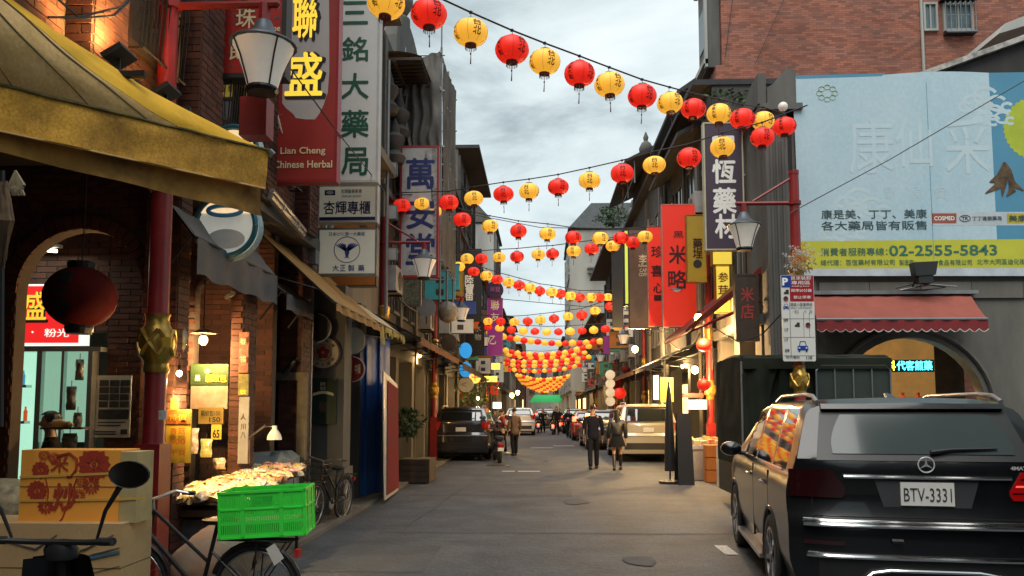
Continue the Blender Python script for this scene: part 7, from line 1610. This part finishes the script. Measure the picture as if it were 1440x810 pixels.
    # wheels
    for y in wy:
        for s_ in (1, -1):
            x = s_*(W/2-.11); A = Matrix.Rotation(rad(90)*s_, 3, 'Y'); tt = MB().lathe([(R_*.62, -.11), (R_*.9, -.12), (R_*.985, -.09), (R_, -.05), (R_, .05), (R_*.985, .09), (R_*.9, .115), (R_*.66, .11), (R_*.62, .09)], (x, y, R_), 32, A).build('wheel', rubber, t, smooth=50, local=True)
            b = MB(); b.lathe([(R_*.64, .075), (R_*.66, .112), (R_*.60, .115), (R_*.57, .085)], (x, y, R_), 32, A)
            for k in range(7):
                an = k*2*math.pi/7
                P_ = [V((math.cos(an+o_)*r_, math.sin(an+o_)*r_, h_)) for o_, r_, h_ in ((-.35, .06, .09), (.35, .06, .09), (.10, R_*.6, .10), (-.10, R_*.6, .10))]; c_ = V((x, y, R_))
                b.prism([c_+A @ p for p in P_], (A @ V((0, 0, .018))))
            b.lathe([(.055, .08), (.055, .115), (.02, .12)], (x, y, R_), 12, A); b.build('rim', alloy, tt, smooth=30, local=True)
            MB().lathe([(R_*.62, .02), (.02, .02)], (x, y, R_), 20, A).build('brake_disc', well, tt, local=True)
            MB().tube([(s_*(W/2-.012), y+(R_+.045)*math.cos(q), R_+(R_+.045)*math.sin(q)) for q in [math.pi*k/18 for k in range(-1, 20)]], .022, 6).build('wheel_arch', trim_b, t, smooth=True, local=True)
    # mirrors, rails, handles, sills
    for s_ in (1, -1):
        y = L*.60; b = MB(); b.lathe([(.02, -.09), (.09, -.08), (.11, 0), (.10, .05), (.03, .10)], (s_*(W/2+.12), y, belt+.06), 14, Matrix.Rotation(rad(90), 3, 'X') @ Matrix.Diagonal((1.1, .75, .8))); b.tube([(s_*(W/2-.06), y+.02, belt), (s_*(W/2+.08), y+.02, belt+.02)], .025, 6); b.build('wing_mirror', pnt, t, smooth=True, local=True)
        if rails:
            x = s_*W/2*.70; b = MB(); b.tube([(x, .35, H-.02), (x, .50, H+.03), (x, .8, H+.048), (x, L*.40, H+.045), (x, L*.47, H-.01)], .017, 8); b.build('roof_rail', steel, t, smooth=True, local=True)
        for (a_, c_) in win[1:]:
            MB().tube([(s_*(W/2+.0), a_+.08, belt-.16), (s_*(W/2+.025), a_+.13, belt-.155), (s_*(W/2+.025), a_+.26, belt-.155), (s_*(W/2), a_+.31, belt-.16)], .012, 6).build('door_handle', chrome, t, smooth=True, local=True)
        for yy in (win[0][1]+.04, win[1][1]+.04): MB().box(s_*(W/2-.02), yy-.004, .40, s_*(W/2+.0015), yy+.004, belt-.04).build('door_seam', well, t, local=True)
        MB().tube([(s_*W/2*.965, wy[0]-.5, belt+.012), (s_*W/2*.968, L*.60, belt+.012)], .008, 5).build('window_trim', chrome if rb else trim_b, t, local=True)
        MB().box(s_*(W/2-.06), wy[0]+R_+.1, .27, s_*(W/2+.03), wy[1]-R_-.1, .31).build('side_step', steel if rb else trim_b, t, local=True)
    return t
def suv_extra(t, patch, D):
    gl = mat('rear_glass_tinted', (.045, .06, .06), .12, var=.12, scale=1.2, spec=.35, coat=.15)
    w2 = lambda z: .62-.16*max(0, (z-1.40)/.3)**1.5
    patch('rear_window', gl, 1.33, 1.625, lambda z: -w2(z)-.02, lambda z: w2(z)+.02, .012, 20, 8)
    MB().tube([D(-.58+1.16*k/20, 0, 1.16)+V((0, -.016, 0)) for k in range(21)], .015, 8).build('chrome_strip', chrome, t, True, local=True)
    patch('plate_recess', mat('recess_grey', (.05, .052, .055), .35), .93, 1.135, lambda z: -.30-.5*(z-.93)*.6, lambda z: .30+.5*(z-.93)*.6, .004)
    MB().tube([D(-.86+1.72*k/24, 0, .58)+V((0, -.022, 0)) for k in range(25)], .018, 8).build('chrome_strip', chrome, t, True, local=True)
    b = MB(); b.tube([D(x, 0, z)+V((0, -.03, 0)) for x, z in ((-.62, .34), (-.5, .40), (-.42, .47), (-.3, .49), (.3, .49), (.45, .47), (.55, .42), (.8, .41))], .013, 6); b.build('chrome_strip', chrome, t, True, local=True)
    patch('reflector', tail_d, .66, .69, .60, .88, .02); patch('reflector', tail_d, .66, .69, -.88, -.60, .02)
    for x_ in (-.80, .80): MB().tube([D(x_*(1 if z < 1.2 else 1-.12*(z-1.2)/.5), 0, z)+V((0, -.001, 0)) for z in [.86+.04*k for k in range(9)]], .005, 4).build('panel_gap', well, t, local=True)
    MB().tube([D(-.80+.1*k, 0, .865)+V((0, -.001, 0)) for k in range(17)], .005, 4).build('panel_gap', well, t, local=True)
    # star badge
    c = D(0, 0, 1.255)+V((0, -.022, 0)); b = MB(); b.tube([c+V((.056*math.cos(a*math.pi/14), 0, .056*math.sin(a*math.pi/14))) for a in range(29)], .005, 6, cap=False)
    for k in range(3):
        a = math.pi/2+k*2*math.pi/3; p = c+V((math.cos(a)*.054, 0, math.sin(a)*.054)); n_ = V((-math.sin(a), 0, math.cos(a)))*.010; b.poly([c-n_, c+n_, p]); b.poly([c+n_, c-n_, p])
    b.build('badge', mat('badge_silver', (.7, .7, .7), .3, .35), t, local=True)
    b = MB(); b.text('4MATIC', D(.66, 0, 1.235)+V((0, -.012, 0)), EX, EZ, .15, .028, .03); b.build('badge_lettering', MATS['badge_silver'], t, local=True)
    b = MB(); b.text('BTV-3331', D(0, 0, 1.035)+V((0, -.026, 0)), EX, EZ, .33, .10, .0); b.build('plate_lettering', mat('plate_ink', (.03, .035, .04), .5), t, local=True)
    b = MB(); b.tube([D(.05, 0, 1.345)+V((0, -.04, 0)), D(.2, 0, 1.365)+V((0, -.035, 0)), D(.52, 0, 1.375)+V((0, -.03, 0))], [.018, .014, .008], 6); b.build('rear_wiper', trim_b, t, True, local=True)
    MB().prism([(0-.03, .75, 1.765), (.03, .75, 1.765), (0.01, .88, 1.805), (-.01, .88, 1.805)], (0, .08, -.0)).build('antenna_fin', p_black, t, local=True)
    b = MB(); b.tube([D(.03*0-.28, 0, .70)+V((0, -.012, 0)), D(-.20, 0, .70)+V((0, -.012, 0))], .02, 6); b.build('tow_cover', trim_b, t, local=True)
SUV = car('large glossy black SUV seen from behind with number plate BTV-3331', (2.86, 5.98, 0), rad(-7.5), L=4.85, W=1.95, H=1.745, belt=1.16, pnt=p_black, hood=1.18, wy=(1.0, 3.72), R_=.38, slope=.34, rb=1, extra=suv_extra, lightbox=(.56, .955, 1.0, 1.205), win=((.30, 1.05), (1.12, 2.02), (2.09, 3.0)), fine=.045)
car('silver roofed dark SUV parked at the left kerb seen from behind', (-2.5, 24.6, 0), 0, W=1.84, H=1.68, pnt=p_dark)
car('beige SUV parked on the right beside the walking couple', (3.3, 24.2, 0), 0, W=1.85, H=1.78, pnt=p_beige)
car('dark estate car ahead of the beige SUV on the right', (2.75, 31.0, 0), rad(2), W=1.8, H=1.6, pnt=p_dark, rails=False)
car('dark red car further ahead on the right', (2.5, 39.5, 0), 0, W=1.8, H=1.5, pnt=p_red, rails=False, belt=1.0, lights=tail_on)
car('black car with pale roof stopped far on the left', (-1.25, 47, 0), 0, W=1.8, H=1.65, pnt=p_white, rails=False)
car('dark car parked farthest on the right', (2.3, 50, 0), 0, W=1.8, H=1.6, pnt=p_dark, rails=False)
car('dark car with glowing tail lights in the middle of the far street', (.4, 63, 0), 0, W=1.8, H=1.55, pnt=p_dark, rails=False, lights=tail_on)
# ---------------- canvas covered truck in the side street
TR = thing('canvas_truck', 'dark green canvas covered cargo truck parked behind the black SUV', 'truck', (4.4, 13.6, 0))
canv = mat('truck_canvas', (.020, .024, .016), .9, spec=.2, var=.4, scale=2.2, bump=.2); canv2 = mat('truck_canvas_dark', (.012, .013, .012), .8, var=.4)
x0, x1, y0, y1, zt = 3.24, 5.62, 12.75, 14.5, 2.52
b = MB(); b.grid(lambda u, v: V((x0-.01+.02*mnoise.noise(V((u*5, v*7, 1))), y0+(y1-y0)*u, .75+(zt-.75)*v+(-.06*(abs(2*u-1))**4 if v == 1 else 0))), 16, 16); b.build('canvas_end', canv, TR, smooth=60)
b = MB(); b.grid(lambda u, v: V((x0+(x1-x0)*u, y0-.03+(y1-y0+.05)*v, zt+.05*math.sin(math.pi*v)+.008*math.sin(u*25)-.06*(v < .01)-.06*(u < .001))), 30, 8); b.build('canvas_top', canv, TR, smooth=60)
MB().box(x0+.05, y1-.05, .7, x1, y1, zt-.05).box(x0+.04, y0+.2, .62, x1, y1, .72).build('cargo_bed', canv2, TR)
MB().box(x0+.03, y0+.10, .72, x1, y0+.14, zt-.01).build('canvas_side', canv, TR)
b = MB(); b.grid(lambda u, v: V((x0+.0+.62*u*(1-.55*v*(1-v)*2), y0-.02-.05*math.sin(u*9+v*3), .95+1.42*v)), 14, 12); b.build('canvas_flap', canv, TR, smooth=60)
b = MB(); b.grid(lambda u, v: V((x0+.62+.50*u-.1*(1-v), y0+.03+.04*math.sin(u*11+v*4), .9+1.48*v)), 12, 12); b.build('canvas_flap', mat('truck_canvas_green', (.012, .020, .012), .9, spec=.2, var=.4), TR, smooth=60)
b = MB(); fx0 = pY(1148, 560, y0).x; fx1 = x1-.02
zf_ = pY(1148, 514, y0).z
b.tube([(fx0, y0-.02, .9), (fx0, y0-.02, zf_-.08), (fx0+.08, y0-.02, zf_), (fx1-.08, y0-.02, zf_), (fx1, y0-.02, zf_-.08), (fx1, y0-.02, .9)], .016, 6)
for k in range(1, 4): b.tube([(fx0+(fx1-fx0)*k/4, y0-.02, .9), (fx0+(fx1-fx0)*k/4, y0-.02, zf_)], .01, 5)
b.build('tube_frame', grey_metal, TR); MB().box(x0, y0-.035, zt-.22, x1, y0-.025, zt-.05).build('canvas_hem', canv, TR); MB().box(fx0, y0+.01, .75, fx1, y0+.04, zf_-.02).build('side_panel', mat('truck_panel', (.03, .045, .036), .6, var=.4, scale=2), TR)
MB().tube([(x0, y0-.02, .3), (x0, y0-.02, zt-.1)], .02, 6).build('tube_frame', grey_metal, TR)
MB().box(x0, y0-.01, .22, x1, y0+.06, .78).box(x0, y0+.06, .22, x0+.06, y1, .78).build('side_board', mat('truck_board', (.02, .022, .02), .6, var=.4), TR)
for x in (x0+.45, x1-.5):
    for y in (y0+.12, y1-.2): MB().lathe([(.2, -.1), (.31, -.1), (.33, -.05), (.33, .05), (.31, .1), (.2, .1)], (x, y, .33), 24, Matrix.Rotation(rad(90), 3, 'X')).lathe([(.2, .09), (.05, .06)], (x, y, .33), 16, Matrix.Rotation(rad(90), 3, 'X')).build('wheel', rubber, TR, smooth=50)
o = MB().lathe([(.16, 0), (.19, .1), (.19, .5), (.17, .56), (.02, .57)], (x0+.34, y0-.28, .62), 16).build('blue_barrel', mat('barrel_blue', (.01, .06, .25), .4)); tag(o, 'blue plastic barrel strapped at the left end of the canvas truck', 'barrel')
MB().tube([(x0+.1, y0-.3, .6), (x0+.6, y0-.3, .6)], .03, 6).box(x0+.1, y0-.48, .57, x0+.6, y0, .62).build('tail_step', dark_metal, TR)
# ---------------- scooters
def scooter(lab, loc, rz, pnt=p_dark, lit=False, group=None):
    t = thing('scooter', lab, 'scooter', loc, rz, group)
    for y in (-.62, .62):
        tt = MB().lathe([(.15, -.05), (.21, -.055), (.24, -.03), (.245, 0), (.24, .03), (.21, .055), (.15, .05)], (0, y, .245), 24, Matrix.Rotation(rad(90), 3, 'Y')).build('wheel', rubber, t, True, local=True)
        MB().lathe([(.15, .04), (.03, .05), (.03, -.05), (.15, -.04)], (0, y, .245), 18, Matrix.Rotation(rad(90), 3, 'Y')).build('rim', alloy, tt, local=True)
    b = MB()
    S_ = [(-.85, .50, .10, .60), (-.7, .42, .16, .72), (-.45, .36, .19, .74), (-.15, .34, .19, .70), (-.02, .26, .18, .50), (.1, .22, .17, .30), (.32, .24, .17, .32)]
    ring = lambda y, z0, w_, z1: [V((w_*math.copysign(abs(math.cos(a))**.6, math.cos(a)), y, (z0+z1)/2+(z1-z0)/2*math.copysign(abs(math.sin(a))**.7, math.sin(a)))) for a in [2*math.pi*k/16 for k in range(16)]]
    R_ = [ring(*q) for q in S_]; vs = sum(R_, []); n = 16
    fs = [(i*n+k, (i+1)*n+k, (i+1)*n+(k+1) % n, i*n+(k+1) % n) for i in range(len(R_)-1) for k in range(n)]; b.add(vs, fs+[tuple(range(n)), tuple(reversed(range((len(R_)-1)*n, len(R_)*n)))]); b.build('body', pnt, t, smooth=50, local=True)
    b = MB(); b.grid(lambda u, v: V(((u-.5)*(.42-.12*abs(2*v-1)), .40+.10*(2*u-1)**2*-1+.05+.12*(1-v), .28+.66*v)), 10, 10); b.grid(lambda u, v: V(((.5-u)*(.42-.12*abs(2*v-1)), .47-.10*(2*u-1)**2+.05+.12*(1-v), .28+.66*v)), 10, 10); b.build('front_shield', pnt, t, smooth=60, local=True)
    b = MB(); R2 = [ring(-.75, .72, .10, .80), ring(-.55, .72, .15, .83), ring(-.2, .69, .15, .80), ring(-.0, .68, .10, .77)]; vs = sum(R2, []); b.add(vs, [(i*n+k, (i+1)*n+k, (i+1)*n+(k+1) % n, i*n+(k+1) % n) for i in range(3) for k in range(n)]+[tuple(range(n)), tuple(reversed(range(3*n, 4*n)))]); b.build('seat', black, t, smooth=50, local=True)
    MB().tube([(0, .62, .245), (0, .50, .60), (0, .42, 1.0)], .035, 8).tube([(-.34, .30, 1.04), (-.15, .38, 1.02), (.15, .38, 1.02), (.34, .30, 1.04)], .016, 6).lathe([(.02, -.08), (.08, -.06), (.09, 0), (.07, .05), (.02, .06)], (0, .42, .98), 14, Matrix.Diagonal((1, .7, .8))).build('handlebar', black, t, True, local=True)
    for s_ in (1, -1):
        MB().tube([(s_*.34, .3, 1.04), (s_*.24, .35, 1.03)], .02, 8).build('grip', rubber, t, local=True)
        m2 = MB(); m2.tube([(s_*.22, .36, 1.04), (s_*.27, .34, 1.18), (s_*.37, .30, 1.31)], [.007, .010, .016], 6); m2.lathe([(.01, -.04), (.06, -.03), (.092, 0), (.088, .006), (.084, .002)], (s_*.42, .28, 1.36), 18, Matrix.Rotation(rad(90), 3, 'X') @ Matrix.Diagonal((1.15, .72, 1))); mm = m2.build('mirror', black, t, smooth=50, local=True)
        MB().lathe([(.084, 0), (.084, .003), (.01, .0035)], (s_*.42, .279, 1.36), 18, Matrix.Rotation(rad(90), 3, 'X') @ Matrix.Diagonal((1.15, .72, 1))).build('mirror_glass', chrome, mm, local=True)
    MB().lathe([(.02, 0), (.07, .01), (.08, .04), (.02, .06)], (0, -.86, .56), 12, Matrix.Rotation(rad(90), 3, 'X')).build('tail_light', tail_on if lit else tail_r, t, local=True)
    MB().box(-.09, -.92, .38, .09, -.90, .48).build('plate', MATS['plate_white'], t, local=True)
    return t
s0 = scooter('dark scooter in front of the cartons, only handlebar and mirrors in view at lower left', (-2.40, 3.45, 0), rad(-3), p_black)
scooter('scooter parked at the right picture edge beside the black SUV', (5.95, 8.6, 0), rad(5), p_white)
for k, (x, y) in enumerate(((-.15, 52), (.75, 49), (1.35, 55))): scooter(['scooter with glowing tail light at far left of the three', 'nearest far scooter with glowing red tail light', 'scooter with glowing tail light at far right of the three'][k], (x, y, 0), 0, p_dark, True)
scooter('dark scooter parked beside the left SUV', (-1.35, 24.4, 0), rad(10), p_dark)
# roadside things at the right
o = None
t = thing('folded_parasol', 'tall black folded parasol standing at the right kerb', 'parasol', (2.86, 17.6, 0)); MB().tube([(2.86, 17.6, .05), (2.86, 17.6, 2.25)], .02, 6).build('pole', dark_metal, t); MB().lathe([(.12, .28), (.11, .9), (.085, 1.5), (.05, 2.0), (.02, 2.2)], (2.86, 17.6, 0), 10).build('folded_cloth', black, t, smooth=True); MB().lathe([(.25, 0), (.25, .06), (.05, .1)], (2.86, 17.6, 0), 14).build('base', black, t)
t = thing('standing_board', 'black standing board like a closed sandwich sign right of the folded parasol', 'board', (3.15, 17.5, 0))
MB().prism([(2.98, 17.2, 0), (3.32, 17.2, 0), (3.30, 17.42, 1.55), (3.0, 17.42, 1.55)], (0, .03, 0)).build('front_panel', black, t); MB().prism([(2.98, 17.75, 0), (3.32, 17.75, 0), (3.30, 17.48, 1.55), (3.0, 17.48, 1.55)], (0, .03, 0)).build('back_panel', black, t)
t = thing('planter', 'low brown wooden planter box at the left kerb in front of the dark SUV', 'planter', (-2.95, 18, 0)); b = MB()
X0, X1 = -3.2, -2.45
for k in range(4): b = MB(); b.box(X0, 17.3, .03+.13*k, X1, 17.34, .03+.13*k+.12); b.build('plank', wood_dark, t)
MB().box(X0, 17.34, .03, X1, 18.4, .52).build('box', wood_dark, t)
for k, (x, y, h) in enumerate(((4.0, 16.8, .9), (3.95, 17.9, .8))):
    t = thing('goods_crate', ['white polystyrene crate stack at the right kerb', 'orange lit crate of goods at the right kerb behind the white one'][k], 'crate', (x, y, 0)); 
    for j in range(3): MB().box(x-.25, y-.2, .02+.28*j, x+.25, y+.2, .28+.28*j).build('crate', [frm_w, orange_s][k], t)
# stall under the red lit counter at right
t = thing('market_stall', 'bright lit snack stall at the right kerb between the posts', 'stall', (4.0, 19, 0)); MB().box(3.5, 18.3, .72, 4.25, 20.2, .8).build('tabletop', frm_w, t); MB().box(3.52, 18.32, .02, 4.22, 20.15, .72).build('skirt', mat('stall_skirt', (.5, .45, .35), .7, var=.4), t)
rnd = random.Random(4)
for k in range(16):
    m_ = pk[k % 8]; x, y = 3.6+.17*(k % 4), 18.45+.4*(k//4); o = MB().box(x-.07, y-.15, .80, x+.07, y+.15, .9+.1*rnd.random()).build('snack_box', m_); tag(o, '%s goods box on the bright lit right stall' % clr[k % 8], 'box', '%s boxes on the right stall' % clr[k % 8])
# ================================================================ PEOPLE
def skin_mesh(verts, edges, lev=2, root=0):
    """verts: [(x,y,z,r)] or (x,y,z,rx,ry)"""
    me = bpy.data.meshes.new('s'); me.from_pydata([q[:3] for q in verts], edges, []); me.update()
    o = bpy.data.objects.new('s', me); COL.objects.link(o); md = o.modifiers.new('k', 'SKIN'); md.use_smooth_shade = True; md.branch_smoothing = .6
    for i, q in enumerate(verts): me.skin_vertices[0].data[i].radius = (q[3], q[4] if len(q) > 4 else q[3]); me.skin_vertices[0].data[i].use_root = (i == root)
    s = o.modifiers.new('u', 'SUBSURF'); s.levels = lev; s.render_levels = lev
    dg = bpy.context.evaluated_depsgraph_get(); m2 = bpy.data.meshes.new_from_object(o.evaluated_get(dg)); bpy.data.objects.remove(o); return m2
def put(me, nm, m_, t):
    me.materials.clear(); me.materials.append(m_); me.shade_smooth(); me.name = nm; o = bpy.data.objects.new(nm, me); COL.objects.link(o); o.parent = t; return o
skin_m = mat('skin', (.45, .25, .16), .55, var=.1); hair_m = mat('hair_black', (.012, .009, .008), .5, var=.4, scale=30)
def person(lab, loc, rz, h=1.72, top=None, legs=None, shoes=None, stride=.18, arm=.0, jacket=1.0, hair='short', skirt=False, bag=None, puffy=False, carry=None, detail=2):
    """faces local +y"""
    t = thing('person', lab, 'person', loc, rz); k = h/1.75; s = stride
    hipw = .09; sh = .185
    L = {'pel': (0, 0, .95), 'wai': (0, .01, 1.08), 'che': (0, .015, 1.30), 'nek0': (0, 0, 1.45), 'nek': (0, .01, 1.53), 'hd0': (0, .03, 1.60), 'hd1': (0, .03, 1.67), 'hd2': (0, .02, 1.72)}
    def leg(sg, dy, bend): return [(sg*hipw, 0, .90), (sg*(hipw+.005), dy*.5+.03, .50), (sg*(hipw+.005), dy-bend, .09), (sg*(hipw+.01), dy-bend+.10, .04)]
    lf, lb = leg(1, s, 0), leg(-1, -s, .06)
    def armp(sg, sw):
        if carry == sg: return [(sg*sh, 0, 1.42), (sg*(sh+.06), -.02, 1.15), (sg*(sh+.0), .2, 1.08), (sg*(sh-.02), .28, 1.08)]
        return [(sg*sh, 0, 1.42), (sg*(sh+.055), -.01-sw*.1, 1.15), (sg*(sh+.07), .05+sw*.35, .90), (sg*(sh+.068), .07+sw*.42, .81)]
    al, ar = armp(1, -arm), armp(-1, arm)
    vs = []; es = []
    def add(p, r, par=None):
        vs.append(tuple(c*k for c in p)+tuple(q*k for q in (r if isinstance(r, tuple) else (r, r)))); i = len(vs)-1
        if par is not None: es.append((par, i))
        return i
    p = add(L['pel'], (.15, .11)); w_ = add(L['wai'], (.135, .10), p); c = add(L['che'], (.165, .115), w_); n0 = add(L['nek0'], (.09, .07), c); n1 = add(L['nek'], .055, n0); h0 = add(L['hd0'], (.065, .085), n1); h1 = add(L['hd1'], (.075, .095), h0); h2 = add(L['hd2'], (.06, .075), h1)
    add((0, .135, 1.625), .012, h0)
    for sg in (1, -1): add((sg*.083, .02, 1.64), .014, h0)
    for lg in (lf, lb):
        a = p
        for q, r in zip(lg, (.085, .055, .03, .018)): a = add(q, r, a)
    for am in (al, ar):
        a = c
        for q, r in zip(am, (.05, .042, .027, .026)): a = add(q, r, a)
        hx, hy, hz = am[3]; d = (V(am[3])-V(am[2])).normalized(); sd = V((0, 1, 0)) if abs(d.z) > .5 else V((1, 0, 0))
        palm = add(tuple(V(am[3])+d*.04), (.032, .018), a)
        for j in range(4):
            f0 = V(am[3])+d*.075+sd*((j-1.5)*.019); f = add(tuple(f0), .0095, palm); ln = (.05, .06, .055, .04)[j]; f = add(tuple(f0+d*ln*.6+V((0, .008, 0))), .008, f); add(tuple(f0+d*ln+V((0, .022, 0))), .007, f)
        th = V(am[3])+d*.02+sd*.038; f = add(tuple(th), .010, a); add(tuple(th+d*.04+sd*.012), .009, f)
    put(skin_mesh(vs, es, 1), 'body', skin_m, t)
    # clothing: jacket
    def chain(parts, lev=2):
        v2, e2 = [], []
        for ch, par in parts:
            a = par
            for q, r in ch:
                v2.append(tuple(x*k for x in q)+tuple(x*k for x in (r if isinstance(r, tuple) else (r, r)))); i = len(v2)-1
                if a is not None: e2.append((a, i))
                a = i
        return skin_mesh(v2, e2, lev)
    J = jacket; pf = 1.22 if puffy else 1.0
    torso = [((0, 0, .93-.0*J), (.17*pf, .13*pf)), ((0, .01, 1.08), (.165*pf, .13*pf)), ((0, .015, 1.30), (.19*pf, .14*pf)), ((0, 0, 1.44), (.125, .095)), ((0, .005, 1.49), (.075, .07))]
    if J > 1: torso = [((0, 0, .93-(J-1)), (.18*pf, .14*pf))]+torso
    ci = 2+(1 if J > 1 else 0)
    put(chain([(torso, None), ([(al[0], .072*pf), (al[1], .062*pf), (al[2], .047*pf)], ci), ([(ar[0], .072*pf), (ar[1], .062*pf), (ar[2], .047*pf)], ci)]), 'jacket', top, t)
    if skirt:
        MB().lathe([(.15*k, .98*k), (.20*k, .86*k), (.25*k, .70*k), (.24*k, .69*k)], (0, 0, 0), 18).build('skirt', legs, t, True, local=True)
        for lg in (lf, lb): put(chain([([(lg[1], .062), (V(lg[1]).lerp(V(lg[2]), .5), .058), (lg[2], .045)], None)]), 'boot', shoes, t)
    else:
        put(chain([([((0, 0, .97), (.155, .115)), ((0, 0, .93), (.155, .115))], None), ([(lf[0], .10), (lf[1], .075), (V(lf[2])+V((0, 0, -.02)), .066)], 1), ([(lb[0], .10), (lb[1], .075), (V(lb[2])+V((0, 0, -.02)), .066)], 1)]), 'trousers', legs, t)
    for lg in (lf, lb): x, y, z = lg[2]; put(chain([([((x, y-.05, .055), (.055, .055)), ((x, y+.05, .05), (.058, .05)), ((x+.0, y+.19, .04), (.05, .038))], None)]), 'shoe', shoes or black, t)
    # hair
    b = MB(); n = 14
    def hairf(u, v):
        th = 6.283*u; ph = v*math.pi*.62; r_ = .098*(1+.05*math.sin(u*60)); front = math.cos(th-math.pi/2)
        z = 1.665+.095*math.cos(ph); 
        if hair == 'long' and v > .6: z -= (v-.6)*.75*(1 if front < .3 else 0)
        if front > .3 and v > .55: z = 1.665+.095*math.cos(.55*math.pi*.62)
        return V((r_*.88*math.sin(ph)*math.cos(th), .015+r_*1.08*math.sin(ph)*math.sin(th), z))*k
    b.grid(hairf, 28, 12); b.build('hair', hair_m, t, True, local=True)
    if bag:
        bx_, m_ = bag; c0 = V(al[2] if bx_ > 0 else ar[2])*k
        MB().grid(lambda u, v: c0+V((.06*math.cos(6.283*u)*math.sin(math.pi*v)**.4, .17*math.sin(6.283*u)*math.sin(math.pi*v)**.4, -.08-.34*v)), 16, 10).build('bag_tmp', m_, t, True, local=True).name = 'carried_bag'
        o = t.children[-1] if False else None
    return t
navyc = mat('cloth_navy', (.010, .011, .018), .9, spec=.15, var=.3, scale=9); blackc = mat('cloth_black', (.008, .008, .009), .9, spec=.15, var=.3, scale=9); brownc = mat('cloth_brown', (.10, .055, .03), .8, var=.4, scale=7); bootc = mat('boot_black', (.012, .008, .008), .4); redc = mat('cloth_red', (.30, .03, .02), .8, var=.3); greyc = mat('cloth_grey', (.12, .12, .125), .8, var=.3, scale=8); puffc = mat('puffer_black', (.012, .012, .015), .35, var=.3, scale=6, bump=.3); shirtc = mat('trousers_dark', (.010, .011, .015), .9, spec=.15)
person('man in a dark suit walking away, carrying a white folded paper', (1.44, 21.6, 0), 0, 1.76, navyc, shirtc, bootc, .16, .1, 1.18, 'short')
person('woman with long dark hair in a black puffer jacket, short skirt and boots walking away', (2.06, 21.3, 0), rad(-4), 1.62, puffc, blackc, bootc, .12, .05, 1.0, 'long', skirt=True, puffy=True)
o = MB().prism([(1.17, 21.55, .93), (1.21, 21.8, .93), (1.22, 21.8, 1.2), (1.18, 21.55, 1.2)], (.012, 0, 0)).build('folded_paper', paper); tag(o, 'white folded paper in the left hand of the man in the dark suit', 'paper')
person('person in a brown coat and dark trousers standing on the left of the road', (-.92, 27.6, 0), rad(30), 1.66, brownc, blackc, bootc, .05, 0, 1.22, 'short')
person('person in dark clothes with a red top bending beside the brown coated person', (-1.42, 28.4, 0), rad(-60), 1.62, redc, blackc, frm_w, .14, .1, 1.0, 'short', carry=1)
person('person in black standing beside the scooter near the left SUV', (-1.95, 25.4, 0), rad(170), 1.68, blackc, greyc, frm_w, .06, 0, 1.1, 'short')
person('person in a black hooded jacket at the left picture edge by the lit shop', (-4.92, 7.75, .02), rad(120), 1.62, blackc, blackc, bootc, .03, 0, 1.1, 'short')
fp = [(-2.2, 38, greyc), (-.6, 55, redc), (.15, 52.3, blackc), (1.0, 49.3, blackc), (-1.9, 58, blackc), (1.55, 44, navyc), (2.9, 46, brownc), (-.2, 68, greyc), (.9, 72, blackc), (-1.2, 75, redc), (1.6, 66, blackc)]
lb = ['person in a grey jacket walking past the far left shops', 'person in a red jacket among the far scooters', 'rider in black behind the far left scooter', 'rider in black behind the nearest far scooter', 'person in black farther down the left half of the street', 'person in navy near the dark red car', 'person in brown under the right awnings', 'tiny person in grey in the far street centre', 'tiny person in black right of the far centre', 'tiny person in red far down on the left', 'tiny person in black beside the far glowing car']
for (x, y, m_), l_ in zip(fp, lb): person(l_, (x, y, 0), rad(random.choice((0, 10, 170, 190, 90))), random.uniform(1.58, 1.76), m_, blackc, bootc, .12, .05, 1.05, random.choice(('short', 'long')))
